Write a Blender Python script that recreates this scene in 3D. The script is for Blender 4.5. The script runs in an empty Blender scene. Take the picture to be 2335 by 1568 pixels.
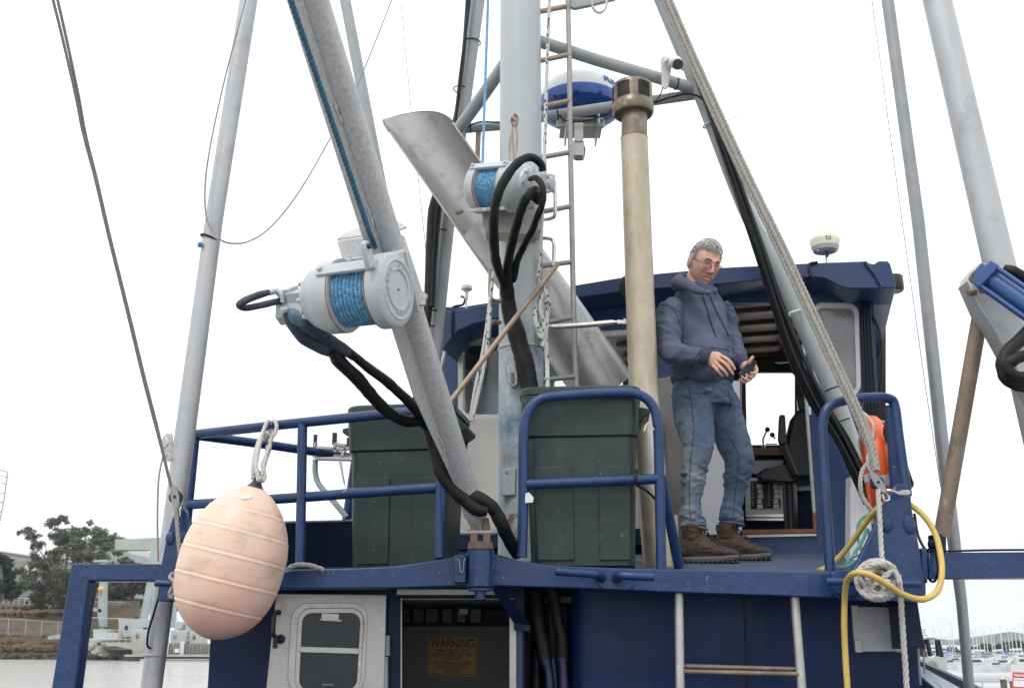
import bpy, math, random
from math import sin, cos, pi, radians, atan, tan, sqrt
from mathutils import Vector as V, Matrix as MX, noise
from mathutils.geometry import tessellate_polygon
random.seed(7)
S = bpy.context.scene
COL = S.collection
# ------------------------------------------------------------------ camera, world, sun, exposure
CH = 2.6                      # camera height above the water (m)
FP = 2400.0                   # focal length in units of a 2335 wide picture
PIT = atan((1468-784)/FP)     # the camera looks up a little
CP, SP = cos(PIT), sin(PIT)
cam = bpy.data.cameras.new('camera'); co = bpy.data.objects.new('camera', cam); COL.objects.link(co)
cam.sensor_width = 36; cam.lens = 36*FP/2335; cam.clip_end = 9000; cam.clip_start = .05
cam.dof.use_dof = True; cam.dof.focus_distance = 5.3; cam.dof.aperture_fstop = 6.3
co.location = (0, 0, CH); co.rotation_euler = (pi/2+PIT, 0, 0); S.camera = co
SUN_EL, SUN_AZ = radians(52), radians(208)     # azimuth clockwise from +Y: behind the viewer, a little left
w = bpy.data.worlds.new('World'); S.world = w; w.use_nodes = True
nt = w.node_tree; nt.nodes.clear(); N = nt.nodes.new; L = nt.links.new
sky = N('ShaderNodeTexSky'); sky.sky_type = 'NISHITA'; sky.sun_disc = False
sky.sun_elevation = SUN_EL; sky.sun_rotation = SUN_AZ
tc = N('ShaderNodeTexCoord'); sep = N('ShaderNodeSeparateXYZ'); L(tc.outputs['Generated'], sep.inputs[0])
ramp = N('ShaderNodeValToRGB'); L(sep.outputs['Z'], ramp.inputs[0])
ramp.color_ramp.elements[0].position = 0; ramp.color_ramp.elements[0].color = (.70, .70, .70, 1)
ramp.color_ramp.elements[1].position = 1; ramp.color_ramp.elements[1].color = (1, 1, 1.0, 1)
mp = N('ShaderNodeMapping'); mp.inputs['Scale'].default_value = (1.3, 1.3, 9); L(tc.outputs['Generated'], mp.inputs[0])
cn = N('ShaderNodeTexNoise'); cn.inputs['Scale'].default_value = 2.2; cn.inputs['Detail'].default_value = 5; L(mp.outputs[0], cn.inputs[0])
cr = N('ShaderNodeValToRGB'); L(cn.outputs[0], cr.inputs[0])
cr.color_ramp.elements[0].position = .38; cr.color_ramp.elements[0].color = (.86, .9, .95, 1)
cr.color_ramp.elements[1].position = .58; cr.color_ramp.elements[1].color = (1, 1, 1, 1)
m1 = N('ShaderNodeMix'); m1.data_type = 'RGBA'; m1.blend_type = 'MULTIPLY'; m1.inputs[0].default_value = 1
L(ramp.outputs[0], m1.inputs[6]); L(cr.outputs[0], m1.inputs[7])
vm = N('ShaderNodeVectorMath'); vm.operation = 'SCALE'; vm.inputs[3].default_value = 19.5; L(m1.outputs[2], vm.inputs[0])
m2 = N('ShaderNodeMix'); m2.data_type = 'RGBA'; m2.inputs[0].default_value = .93; L(sky.outputs[0], m2.inputs[6]); L(vm.outputs[0], m2.inputs[7])
bg = N('ShaderNodeBackground'); bg.inputs[1].default_value = .1; L(m2.outputs[2], bg.inputs[0])
wo = N('ShaderNodeOutputWorld'); L(bg.outputs[0], wo.inputs[0])
sl = bpy.data.lights.new('sun', 'SUN'); sl.energy = 1.25; sl.angle = radians(14); sl.color = (1, .97, .92)
so = bpy.data.objects.new('sun', sl); COL.objects.link(so)
sd = V((sin(SUN_AZ)*cos(SUN_EL), cos(SUN_AZ)*cos(SUN_EL), sin(SUN_EL)))
so.rotation_euler = (-sd).to_track_quat('-Z', 'Y').to_euler()
S.view_settings.view_transform = 'Standard'; S.view_settings.look = 'None'; S.view_settings.exposure = -.05; S.view_settings.gamma = 1
# ------------------------------------------------------------------ surveying: a bearing in the photograph plus a distance gives a point
def ray(x, y):
    u = (x-1167.5)/FP; v = (784-y)/FP
    return V((u, CP-v*SP, SP+v*CP))
def P(x, y, Y):
    d = ray(x, y); t = Y/d.y
    return V((d.x*t, Y, CH+d.z*t))
WZ = -1.0                     # water level, well below the quay the camera stands on
def PZ(x, y, z):
    z += WZ; d = ray(x, y); t = (z-CH)/d.z
    return V((d.x*t, d.y*t, z))
def PL(x, y, a, b=-.271):           # vertical plane Y = a + b*X
    d = ray(x, y); t = a/(d.y-b*d.x)
    return V((d.x*t, d.y*t, CH+d.z*t))
def SC(p): return (p.y*CP+(p.z-CH)*SP)/FP          # metres per unit at that point
def proj(p):
    z = p.y*CP+(p.z-CH)*SP; u = p.x/z; v = ((p.z-CH)*CP-p.y*SP)/z
    return (1167.5+u*FP, 784-v*FP)
def PX(pts): return [P(*p[:3]) for p in pts]
# ------------------------------------------------------------------ mesh helpers
def cat(pts, k=6, closed=False):
    n = len(pts); out = []
    if n < 3 and not closed: return [V(p) for p in pts]
    rng = range(n if closed else n-1)
    for i in rng:
        p1, p2 = pts[i], pts[(i+1) % n]
        p0 = pts[(i-1) % n] if closed or i > 0 else p1*2-p2
        p3 = pts[(i+2) % n] if closed or i+2 < n else p2*2-p1
        for j in range(k):
            t = j/k; t2 = t*t; t3 = t2*t
            out.append(.5*((2*p1)+(p2-p0)*t+(2*p0-5*p1+4*p2-p3)*t2+(3*p1-p0-3*p2+p3)*t3))
    if not closed: out.append(V(pts[-1]))
    return out
def lerpl(vals, n):
    out = []
    for i in range(n):
        t = i/(n-1)*(len(vals)-1); a = min(int(t), len(vals)-2); out.append(vals[a]+(vals[a+1]-vals[a])*(t-a))
    return out
def resample(pts, step):
    out = [pts[0].copy()]; acc = 0
    for a, b in zip(pts, pts[1:]):
        d = (b-a).length
        if d < 1e-9: continue
        s = step-acc
        while s <= d:
            out.append(a+(b-a)*(s/d)); s += step
        acc = d-(s-step)
    return out
def frames(pts, ref=None, closed=False):
    n = len(pts); T = []
    for i in range(n):
        if closed: t = pts[(i+1) % n]-pts[i-1]
        else: t = pts[min(i+1, n-1)]-pts[max(i-1, 0)]
        T.append(t.normalized() if t.length > 1e-9 else V((0, 0, 1)))
    r = V(ref) if ref else (V((0, 0, 1)) if abs(T[0].z) < .9 else V((1, 0, 0)))
    nn = (r-T[0]*r.dot(T[0])).normalized(); F = [(T[0], nn, T[0].cross(nn))]
    for i in range(1, n):
        if ref: nn = V(ref)-T[i]*V(ref).dot(T[i])
        else: nn = nn-T[i]*nn.dot(T[i])
        nn = nn.normalized(); F.append((T[i], nn, T[i].cross(nn)))
    return F
class MB:
    def __init__(s, xf=None): s.v = []; s.f = []; s.xf = xf; s.m = []; s.cur = 0; s.pr = []
    def add(s, vs, fs):
        o = len(s.v)
        s.v += [(s.xf @ V(p)) if s.xf else V(p) for p in vs]
        s.pr.append((o, len(vs), [list(f) for f in fs])); s.f += [[i+o for i in f] for f in fs]; s.m += [s.cur]*len(fs); return s
    def loft(s, rings, closed=False, cap=True):
        n = len(rings[0]); m = len(rings); vs = [p for r in rings for p in r]; fs = []
        for i in range(m if closed else m-1):
            for j in range(n):
                a = i*n+j; b = i*n+(j+1) % n; c = ((i+1) % m)*n+(j+1) % n; d = ((i+1) % m)*n+j
                fs.append((a, b, c, d))
        if cap and not closed: fs.append(tuple(range(n))[::-1]); fs.append(tuple(range((m-1)*n, m*n)))
        return s.add(vs, fs)
    def tube(s, pts, r, n=12, closed=False, ref=None, k=0, flat=1.0):
        if k: pts = cat(pts, k, closed)
        if isinstance(r, (list, tuple)): r = lerpl(list(r), len(pts))
        else: r = [r]*len(pts)
        F = frames(pts, ref, closed); rings = []
        for p, (t, a, b), q in zip(pts, F, r):
            rings.append([p+a*(q*cos(2*pi*j/n))+b*(q*flat*sin(2*pi*j/n)) for j in range(n)])
        return s.loft(rings, closed)
    def rope(s, pts, r, pitch=None, n=6, strands=3, k=0, closed=False):
        if k: pts = cat(pts, k, closed)
        pitch = pitch or r*7
        pts = resample(pts, pitch/8)
        F = frames(pts)
        for q in range(strands):
            c = []
            for i, (p, (t, a, b)) in enumerate(zip(pts, F)):
                an = 2*pi*(i/8+q/strands); c.append(p+(a*cos(an)+b*sin(an))*r*.47)
            s.tube(c, r*.56, n)
        return s
    def box(s, c, sx, sy, sz, ax=V((1, 0, 0)), ay=V((0, 1, 0)), az=V((0, 0, 1))):
        c = V(c); vs = [c+ax*(i*sx/2)+ay*(j*sy/2)+az*(k*sz/2) for i in (-1, 1) for j in (-1, 1) for k in (-1, 1)]
        return s.add(vs, [(0, 1, 3, 2), (4, 6, 7, 5), (0, 4, 5, 1), (2, 3, 7, 6), (0, 2, 6, 4), (1, 5, 7, 3)])
    def prism(s, loops, th):
        if not isinstance(loops[0], (list, tuple)): loops = [loops]
        loops = [[V(p) for p in l] for l in loops]; flat = [p for l in loops for p in l]
        tr = tessellate_polygon(loops); n = len(flat); th = V(th)
        vs = flat+[p+th for p in flat]; fs = []
        for t in tr:
            fs.append(tuple(t)); fs.append(tuple(i+n for i in reversed(t)))
        o = 0
        for l in loops:
            m = len(l)
            for i in range(m):
                a = o+i; b = o+(i+1) % m; fs.append((a, b, b+n, a+n))
            o += m
        return s.add(vs, fs)
    def lathe(s, p0, ax, prof, n=32, ref=None):
        ax = V(ax).normalized(); r = V(ref) if ref else (V((0, 0, 1)) if abs(ax.z) < .9 else V((1, 0, 0)))
        a = (r-ax*r.dot(ax)).normalized(); b = ax.cross(a)
        return s.loft([[V(p0)+ax*t+(a*cos(2*pi*j/n)+b*sin(2*pi*j/n))*max(q, 1e-4) for j in range(n)] for t, q in prof])
    def ell(s, c, rx, ry, rz, ax=V((1, 0, 0)), ay=V((0, 1, 0)), az=V((0, 0, 1)), n=16, m=10):
        c = V(c)
        return s.loft([[c+az*(-cos(pi*i/m)*rz)+(ax*(rx*cos(2*pi*j/n))+ay*(ry*sin(2*pi*j/n)))*max(sin(pi*i/m), 1e-3) for j in range(n)] for i in range(m+1)])
    def ring(s, c, ax, R, r, n=40, m=8, flat=1):
        ax = V(ax).normalized(); q = V((0, 0, 1)) if abs(ax.z) < .9 else V((1, 0, 0))
        a = (q-ax*q.dot(ax)).normalized(); b = ax.cross(a)
        return s.tube([V(c)+(a*cos(2*pi*j/n)+b*sin(2*pi*j/n))*R for j in range(n)], r, m, True, ref=ax, flat=flat)
    def each(s, name, mat, parent=None, **kw):
        out = []
        for o, n, fs in s.pr:
            q = MB(); q.v = s.v[o:o+n]; q.f = fs; q.m = [0]*len(fs); out.append(q.build(name, mat, parent, **kw))
        return out
    def build(s, name, mat, parent=None, smooth=40, bevel=0, sub=0):
        me = bpy.data.meshes.new(name); base = V((0, 0, 0))
        if parent is None and s.v:
            xs = [p.x for p in s.v]; ys = [p.y for p in s.v]; zs = [p.z for p in s.v]
            base = V(((min(xs)+max(xs))/2, (min(ys)+max(ys))/2, min(zs)))
        me.from_pydata([p-base for p in s.v], [], s.f)
        mats = mat if isinstance(mat, (list, tuple)) else [mat]
        for m in mats: me.materials.append(m)
        if len(mats) > 1: me.polygons.foreach_set('material_index', s.m)
        import bmesh
        bm = bmesh.new(); bm.from_mesh(me); bmesh.ops.recalc_face_normals(bm, faces=bm.faces); bm.to_mesh(me); bm.free()
        if smooth:
            me.polygons.foreach_set('use_smooth', [True]*len(me.polygons)); me.set_sharp_from_angle(angle=radians(smooth))
        o = bpy.data.objects.new(name, me); COL.objects.link(o); o.location = base
        if parent is not None: adopt(o, parent)
        if bevel:
            b = o.modifiers.new('bevel', 'BEVEL'); b.width = bevel; b.segments = 2; b.limit_method = 'ANGLE'; b.angle_limit = radians(50); b.harden_normals = False
        if sub:
            b = o.modifiers.new('sub', 'SUBSURF'); b.levels = sub; b.render_levels = sub
        return o
ORG = {}
def adopt(o, parent):
    o.parent = parent
    if parent.name in ORG: o.matrix_parent_inverse = MX.Translation(-ORG[parent.name])
def tag(o, label=None, cat=None, group=None, kind=None):
    if label: o['label'] = label
    if cat: o['category'] = cat
    if group: o['group'] = group
    if kind: o['kind'] = kind
    return o
def thing(name, label, cat, loc, group=None):
    o = bpy.data.objects.new(name, None); COL.objects.link(o); o.location = loc; o.empty_display_size = .1
    ORG[o.name] = V(loc); return tag(o, label, cat, group)
def text(name, body, size, mxw, mat, parent, ext=.001, bend=None, align='CENTER', bold=0, sx=1):
    cu = bpy.data.curves.new(name, 'FONT'); cu.body = body; cu.size = size; cu.align_x = align; cu.align_y = 'CENTER'; cu.extrude = ext; cu.offset = bold
    cu.resolution_u = 4
    t = bpy.data.objects.new('tmp', cu); COL.objects.link(t); dg = bpy.context.evaluated_depsgraph_get(); dg.update()
    me = bpy.data.meshes.new_from_object(t.evaluated_get(dg)); bpy.data.objects.remove(t)
    for v in me.vertices:
        if sx != 1: v.co.x *= sx
        v.co = bend(v.co) if bend else (mxw @ v.co)
    me.materials.clear(); me.materials.append(mat)
    o = bpy.data.objects.new(name, me); COL.objects.link(o)
    if parent is not None: adopt(o, parent)
    return o
# ------------------------------------------------------------------ materials
def mat(name, col, rough=.5, metal=0., var=.12, vs=4., spots=None, spots2=None, bump=None, stretch=(1, 1, 1), coat=0., spec=.5, rvar=.1, detail=6, bands=None):
    m = bpy.data.materials.new(name); m.use_nodes = True; t = m.node_tree; b = t.nodes['Principled BSDF']
    A = t.nodes.new; K = t.links.new
    tc = A('ShaderNodeTexCoord'); mp = A('ShaderNodeMapping'); mp.inputs['Scale'].default_value = stretch; K(tc.outputs['Object'], mp.inputs[0])
    n = A('ShaderNodeTexNoise'); n.inputs['Scale'].default_value = vs; n.inputs['Detail'].default_value = detail; n.inputs['Roughness'].default_value = .62; K(mp.outputs[0], n.inputs[0])
    r = A('ShaderNodeValToRGB'); K(n.outputs[0], r.inputs[0])
    r.color_ramp.elements[0].position = .3; r.color_ramp.elements[1].position = .7
    r.color_ramp.elements[0].color = tuple(max(0, c*(1-var)) for c in col)+(1,)
    r.color_ramp.elements[1].color = tuple(min(1, c*(1+var)) for c in col)+(1,)
    out = r.outputs[0]
    for sp_ in (spots, spots2):
        if sp_:
            c2, thr, sc, soft = sp_[:4]; st = sp_[4] if len(sp_) > 4 else (1, 1, 1)
            mp2 = A('ShaderNodeMapping'); mp2.inputs['Scale'].default_value = st; mp2.inputs['Location'].default_value = (3.1*thr, 7.7, 1.3); K(tc.outputs['Object'], mp2.inputs[0])
            n2 = A('ShaderNodeTexNoise'); n2.inputs['Scale'].default_value = sc; n2.inputs['Detail'].default_value = 7; n2.inputs['Roughness'].default_value = .65; K(mp2.outputs[0], n2.inputs[0])
            mr = A('ShaderNodeMapRange'); mr.inputs[1].default_value = thr; mr.inputs[2].default_value = thr+soft; K(n2.outputs[0], mr.inputs[0])
            mx = A('ShaderNodeMix'); mx.data_type = 'RGBA'; K(mr.outputs[0], mx.inputs[0]); K(out, mx.inputs[6]); mx.inputs[7].default_value = tuple(c2)+(1,)
            out = mx.outputs[2]
    K(out, b.inputs['Base Color']); b.inputs['Metallic'].default_value = metal
    mr = A('ShaderNodeMapRange'); mr.inputs[3].default_value = max(0.02, rough-rvar); mr.inputs[4].default_value = min(1, rough+rvar); K(n.outputs[0], mr.inputs[0]); K(mr.outputs[0], b.inputs['Roughness'])
    b.inputs['Specular IOR Level'].default_value = spec; b.inputs['Coat Weight'].default_value = coat; b.inputs['Coat Roughness'].default_value = .15
    if bump:
        st, sc, di = bump[:3]; n3 = A('ShaderNodeTexNoise'); n3.inputs['Scale'].default_value = sc; n3.inputs['Detail'].default_value = 5
        mp3 = A('ShaderNodeMapping'); mp3.inputs['Scale'].default_value = bump[3] if len(bump) > 3 else (1, 1, 1); K(tc.outputs['Object'], mp3.inputs[0]); K(mp3.outputs[0], n3.inputs[0])
        bu = A('ShaderNodeBump'); bu.inputs['Strength'].default_value = st; bu.inputs['Distance'].default_value = di; K(n3.outputs[0], bu.inputs['Height']); K(bu.outputs[0], b.inputs['Normal'])
    return m
def flecks(name, base, fl, scale=60):
    m = bpy.data.materials.new(name); m.use_nodes = True; t = m.node_tree; b = t.nodes['Principled BSDF']; A = t.nodes.new; K = t.links.new
    tc = A('ShaderNodeTexCoord'); mp = A('ShaderNodeMapping'); mp.inputs['Scale'].default_value = (1, 1, .6); K(tc.outputs['Object'], mp.inputs[0])
    vo = A('ShaderNodeTexVoronoi'); vo.inputs['Scale'].default_value = scale; K(mp.outputs[0], vo.inputs[0])
    cr = A('ShaderNodeValToRGB'); K(vo.outputs['Color'], cr.inputs[0]); cr.color_ramp.interpolation = 'CONSTANT'
    cr.color_ramp.elements[0].color = tuple(fl)+(1,); cr.color_ramp.elements[1].position = .24; cr.color_ramp.elements[1].color = tuple(base)+(1,)
    K(cr.outputs[0], b.inputs['Base Color']); b.inputs['Roughness'].default_value = .8
    bu = A('ShaderNodeBump'); bu.inputs['Distance'].default_value = .003; bu.inputs['Strength'].default_value = .6; K(vo.outputs['Distance'], bu.inputs['Height']); K(bu.outputs[0], b.inputs['Normal'])
    return m
def glass(name, tint, refl=1.0, rough=.02):
    m = bpy.data.materials.new(name); m.use_nodes = True; t = m.node_tree; t.nodes.clear(); A = t.nodes.new; K = t.links.new
    tr = A('ShaderNodeBsdfTransparent'); tr.inputs[0].default_value = tuple(tint)+(1,); gl = A('ShaderNodeBsdfGlossy'); gl.inputs['Roughness'].default_value = rough
    fr = A('ShaderNodeFresnel'); fr.inputs[0].default_value = 1.5; ml = A('ShaderNodeMath'); ml.operation = 'MULTIPLY'; ml.inputs[1].default_value = refl; K(fr.outputs[0], ml.inputs[0])
    mx = A('ShaderNodeMixShader'); K(ml.outputs[0], mx.inputs[0]); K(tr.outputs[0], mx.inputs[1]); K(gl.outputs[0], mx.inputs[2])
    o = A('ShaderNodeOutputMaterial'); K(mx.outputs[0], o.inputs[0]); return m
RUST = (.16, .06, .025)
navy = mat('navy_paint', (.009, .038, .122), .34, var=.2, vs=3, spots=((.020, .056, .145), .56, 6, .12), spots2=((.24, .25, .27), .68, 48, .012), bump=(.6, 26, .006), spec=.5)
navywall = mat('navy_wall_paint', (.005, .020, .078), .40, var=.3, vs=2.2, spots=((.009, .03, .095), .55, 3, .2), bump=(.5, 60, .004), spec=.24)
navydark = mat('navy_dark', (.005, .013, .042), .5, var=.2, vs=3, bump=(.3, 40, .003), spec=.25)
roofblue = mat('roof_navy', (.011, .036, .105), .3, var=.15, vs=2, spots=((.03, .055, .12), .58, 5, .1), bump=(.25, 9, .006))
gpaint = mat('grey_paint', (.44, .475, .49), .38, var=.07, vs=3, spots=((.3, .17, .08), .71, 9, .03, (1, 1, .35)), spots2=((.36, .4, .43), .62, 14, .1), bump=(.35, 30, .004))
mastp = mat('mast_paint', (.41, .445, .46), .35, var=.06, vs=2, spots=((.25, .34, .42), .66, 5, .1, (1, 1, .5)), spots2=((.35, .2, .1), .73, 11, .02, (1, 1, .4)), bump=(.35, 16, .006))
mastlow = mat('mast_paint_worn', (.39, .435, .46), .42, var=.14, vs=4, spots=((.10, .18, .29), .49, 3.4, .16, (1, 1, .7)), spots2=(RUST, .67, 13, .03), bump=(.8, 18, .008))
tripod = mat('tripod_grey', (.31, .335, .345), .45, var=.12, vs=5, spots=((.2, .17, .14), .68, 8, .08, (1, 1, .4)), bump=(.35, 35, .003))
galv = mat('galvanised', (.45, .45, .45), .5, metal=.25, var=.2, vs=60, spots=((.54, .545, .55), .6, 120, .04), spots2=((.3, .28, .25), .58, 3, .2), bump=(.35, 90, .0015), detail=8)
galvl = mat('aluminium_pole', (.44, .45, .46), .45, metal=.3, var=.1, vs=7, spots=((.35, .36, .38), .56, 5, .14), spots2=((.4, .35, .28), .66, 3, .12, (1, 1, 2)), bump=(.25, 30, .002), stretch=(1, 1, .3))
galvd = mat('dull_pole', (.27, .285, .3), .5, metal=.3, var=.12, vs=6, spots=((.2, .19, .17), .55, 2, .3), bump=(.2, 40, .002))
alu = mat('brushed_aluminium', (.47, .46, .44), .36, metal=.45, var=.13, vs=22, spots=((.62, .62, .62), .62, 30, .08), spots2=((.33, .3, .27), .58, 5, .15), bump=(.25, 40, .0015))
alush = mat('aluminium_sheet', (.46, .45, .43), .4, metal=.4, var=.1, vs=5, spots=((.58, .57, .55), .57, 55, .12), spots2=((.22, .2, .18), .6, 4, .15), bump=(.2, 60, .001))
chute_m = mat('chute_aluminium', (.40, .395, .385), .36, metal=.5, var=.1, vs=9, spots=((.27, .255, .235), .55, 9, .15, (1, 1, 1)), spots2=((.55, .55, .55), .66, 60, .06), bump=(.3, 14, .003), stretch=(1, 1, 1))
stain = mat('stainless', (.6, .58, .55), .25, metal=.9, var=.15, vs=20)
galv_lit = mat('galvanised_web_lit', (.46, .465, .47), .5, metal=.2, var=.15, vs=60, spots=((.60, .61, .62), .6, 120, .04), bump=(.35, 90, .0015), detail=8)  # same metal as galvanised, paler: stronger light on the web put into colour
exh = mat('exhaust_steel', (.44, .385, .29), .38, metal=.3, var=.12, vs=9, spots=((.38, .28, .14), .5, 26, .28, (1.2, 1.2, .3)), spots2=((.56, .55, .52), .55, 4, .12, (1, 1, .3)), bump=(.15, 30, .002))
exhcap = mat('exhaust_cap', (.19, .155, .12), .35, metal=.5, var=.3, vs=14, spots=((.33, .29, .24), .56, 16, .1), bump=(.2, 30, .002))
rusty = mat('rusty_steel', (.22, .165, .125), .6, metal=.2, var=.25, vs=12, spots=((.34, .31, .29), .58, 9, .12, (1, 1, .5)), bump=(.4, 40, .003))
bronze = mat('brown_rod', (.30, .225, .165), .45, metal=.35, var=.2, vs=15, spots=((.42, .38, .33), .6, 20, .1))
rust = mat('rust', (.27, .11, .045), .8, var=.35, vs=30, bump=(.5, 60, .003))
blackrub = mat('black_rubber', (.008, .008, .0085), .5, var=.25, vs=25, spots=((.03, .03, .03), .62, 60, .1), bump=(.7, 34, .006), spec=.3)
bluehose = mat('blue_taped_hose', (.035, .045, .085), .5, var=.3, vs=20, spots=((.09, .075, .06), .62, 22, .1), bump=(.8, 40, .007))
blackpl = mat('black_plastic', (.012, .012, .013), .35, var=.2, vs=20)
cablem = mat('black_cable', (.008, .009, .011), .42, var=.2, vs=20, spec=.3)
farw = mat('far_white', (.42, .43, .44), .4, var=.06, vs=1)
whitepl = mat('white_plastic', (.60, .60, .57), .35, var=.05, vs=10)
creampl = mat('cream_plastic', (.68, .66, .52), .4, var=.05, vs=10)
glossw = mat('white_gelcoat', (.70, .71, .72), .2, var=.03, vs=5)
radblue = mat('radar_blue', (.018, .075, .30), .28, var=.1, vs=8)
bluerope = mat('blue_rope', (.085, .26, .46), .7, var=.35, vs=30, spots=((.22, .45, .62), .5, 60, .1), spots2=((.02, .09, .17), .6, 45, .1), bump=(1, 90, .008, (1, 1, 1)))
bluedark = mat('teal_rope', (.03, .11, .18), .7, var=.3, vs=60, bump=(.8, 90, .004))
ropem = mat('grey_rope', (.33, .315, .285), .85, var=.18, vs=50, spots=((.26, .25, .23), .56, 20, .15), bump=(.5, 160, .001))
ropew = mat('white_rope', (.50, .48, .45), .85, var=.12, vs=50, spots=((.38, .36, .33), .6, 25, .15), bump=(.5, 160, .001))
ropeg = mat('green_rope', (.18, .42, .36), .8, var=.2, vs=50)
ropef = flecks('flecked_rope', (.50, .50, .48), (.02, .08, .13), 100)
wirem = mat('steel_wire', (.22, .21, .21), .5, metal=.4, var=.1)
yellow = mat('yellow_hose', (.60, .43, .11), .45, var=.1, vs=9, spots=((.38, .27, .1), .66, 20, .08), bump=(.2, 60, .001))
orange = mat('orange_buoy', (.78, .115, .015), .4, var=.1, vs=8, spots=((.35, .05, .01), .64, 14, .1))
reflect = mat('reflective_tape', (.6, .6, .66), .4, var=.05)
binm = mat('bin_green', (.013, .031, .027), .45, var=.2, vs=6, spots=((.14, .17, .16), .64, 50, .08, (1, 1, .5)), spots2=((.055, .075, .07), .56, 5, .2, (1, 1, .5)), bump=(.3, 60, .0015))
beige = mat('speckled_panel', (.50, .48, .44), .6, var=.05, vs=3, spots=((.36, .33, .28), .6, 160, .04), bump=(.4, 200, .001))
lgpan = mat('light_panel', (.55, .56, .58), .4, var=.05, vs=3, spots=((.42, .42, .42), .65, 8, .1))
wood = mat('varnished_wood', (.075, .025, .011), .35, var=.3, vs=8, stretch=(1, 1, 1))
ceilw = mat('ceiling_panel', (.88, .84, .74), .5, var=.05, vs=3)
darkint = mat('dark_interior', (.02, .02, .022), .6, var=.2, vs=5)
seatm = mat('seat_vinyl', (.018, .019, .021), .4, var=.2, vs=12)
yelsign = mat('yellow_sign', (.42, .22, .015), .45, var=.06, vs=5)
inkm = mat('black_print', (.015, .015, .015), .5, var=.05)
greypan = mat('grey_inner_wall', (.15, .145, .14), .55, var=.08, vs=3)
gl_clear = glass('clear_glass', (.82, .86, .86), 1.0)
gl_dark = glass('tinted_glass', (.05, .065, .07), 1.3, .03)
gl_sheen = glass('painted_sheen_glass', (.62, .65, .66), 2.6, .16)
tn_ = gl_sheen.node_tree; om_ = [n for n in tn_.nodes if n.type == 'OUTPUT_MATERIAL'][0]; src_ = om_.inputs[0].links[0].from_socket
df_ = tn_.nodes.new('ShaderNodeBsdfDiffuse'); df_.inputs[0].default_value = (.5, .51, .51, 1); mz_ = tn_.nodes.new('ShaderNodeMixShader'); nz_ = tn_.nodes.new('ShaderNodeTexNoise'); nz_.inputs['Scale'].default_value = 3; mr_ = tn_.nodes.new('ShaderNodeMapRange'); mr_.inputs[3].default_value = .05; mr_.inputs[4].default_value = .5  # pale diffuse film added to lighten the pane, reflected grey put into colour
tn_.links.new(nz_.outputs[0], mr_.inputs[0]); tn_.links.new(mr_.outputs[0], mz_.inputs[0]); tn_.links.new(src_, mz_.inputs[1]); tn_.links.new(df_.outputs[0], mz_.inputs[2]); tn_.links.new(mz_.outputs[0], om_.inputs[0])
# ================================================================== the boat
FW = V((.262, .965, 0))                 # the direction the boat points
LT = V((.965, -.262, 0))
def DZ(Y): return CH+.337+(Y-5.05)*.13  # upper deck rises towards the bow
boat = thing('fishing_boat', 'navy blue steel fishing boat with upper deck railings and a wheelhouse', 'fishing boat', P(1250, 1290, 6)*1)
def pipe(name, pts, wpx, m, par, k=6, n=14, **kw):
    q = PX(pts); r = [wpx/2*SC(p) for p in q] if not isinstance(wpx, (list, tuple)) else [a/2*SC(p) for a, p in zip(wpx, q)]
    r = sum(r)/len(r) if not isinstance(wpx, (list, tuple)) else r
    b = MB(); b.tube(q, r, n, k=k if len(q) > 2 else 0, **kw); return b.build(name, m, par)
# --- deck edge beam
top = [(385, 1303), (655, 1298), (820, 1294), (900, 1290), (1000, 1276), (1066, 1261), (1130, 1262), (1180, 1276), (1250, 1288), (1400, 1294), (1560, 1298), (1750, 1301), (1900, 1304), (2112, 1310)]
bot = [(2112, 1368), (1900, 1363), (1750, 1357), (1560, 1351), (1400, 1344), (1300, 1340), (1135, 1335), (1060, 1335), (900, 1340), (655, 1342), (385, 1345)]
MB().prism([P(x, y, 5.0) for x, y in top+bot], (0, .09, 0)).build('deck_beam', navy, boat, bevel=.006)
# --- upper deck plate
dk = []
ZL = CH+.352
MB().prism([V((P(385, 1300, 5.07).x, 5.08, ZL)), V((P(1165, 1300, 5.07).x, 5.08, ZL)), V((.02, 9, ZL)), V((-1.2, 9, ZL)), V((-1.75, 5.7, ZL))], (0, 0, -.05)).build('side_deck', navydark, boat)
for x in (1165, 1400, 1750, 2112):
    p = P(x, 1300, 5.07); dk.append(V((p.x, 5.07, DZ(5.07)-.012)))
dk += [V((3.4, 9.0, DZ(9)-.012)), V((.02, 9.0, DZ(9)-.012))]
MB().prism(dk, (0, 0, -.05)).build('upper_deck', mat('deck_paint', (.06, .085, .15), .5, var=.2, vs=5, spots=((.16, .17, .2), .56, 9, .12), spots2=((.03, .045, .09), .6, 4, .15), bump=(.3, 50, .003)), boat)
# --- far side bulwark
MB().prism([P(424, 1193, 5.67), P(620, 1191, 5.95), P(812, 1187, 6.3), P(812, 1330, 6.3), P(620, 1330, 5.95), P(424, 1340, 5.67)], (.02, .03, 0)).build('bulwark', navydark, boat)
MB().tube([P(424, 1193, 5.67), P(620, 1191, 5.95), P(812, 1187, 6.3)], .008, 8).build('bulwark_rim', galvd, boat)
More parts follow.
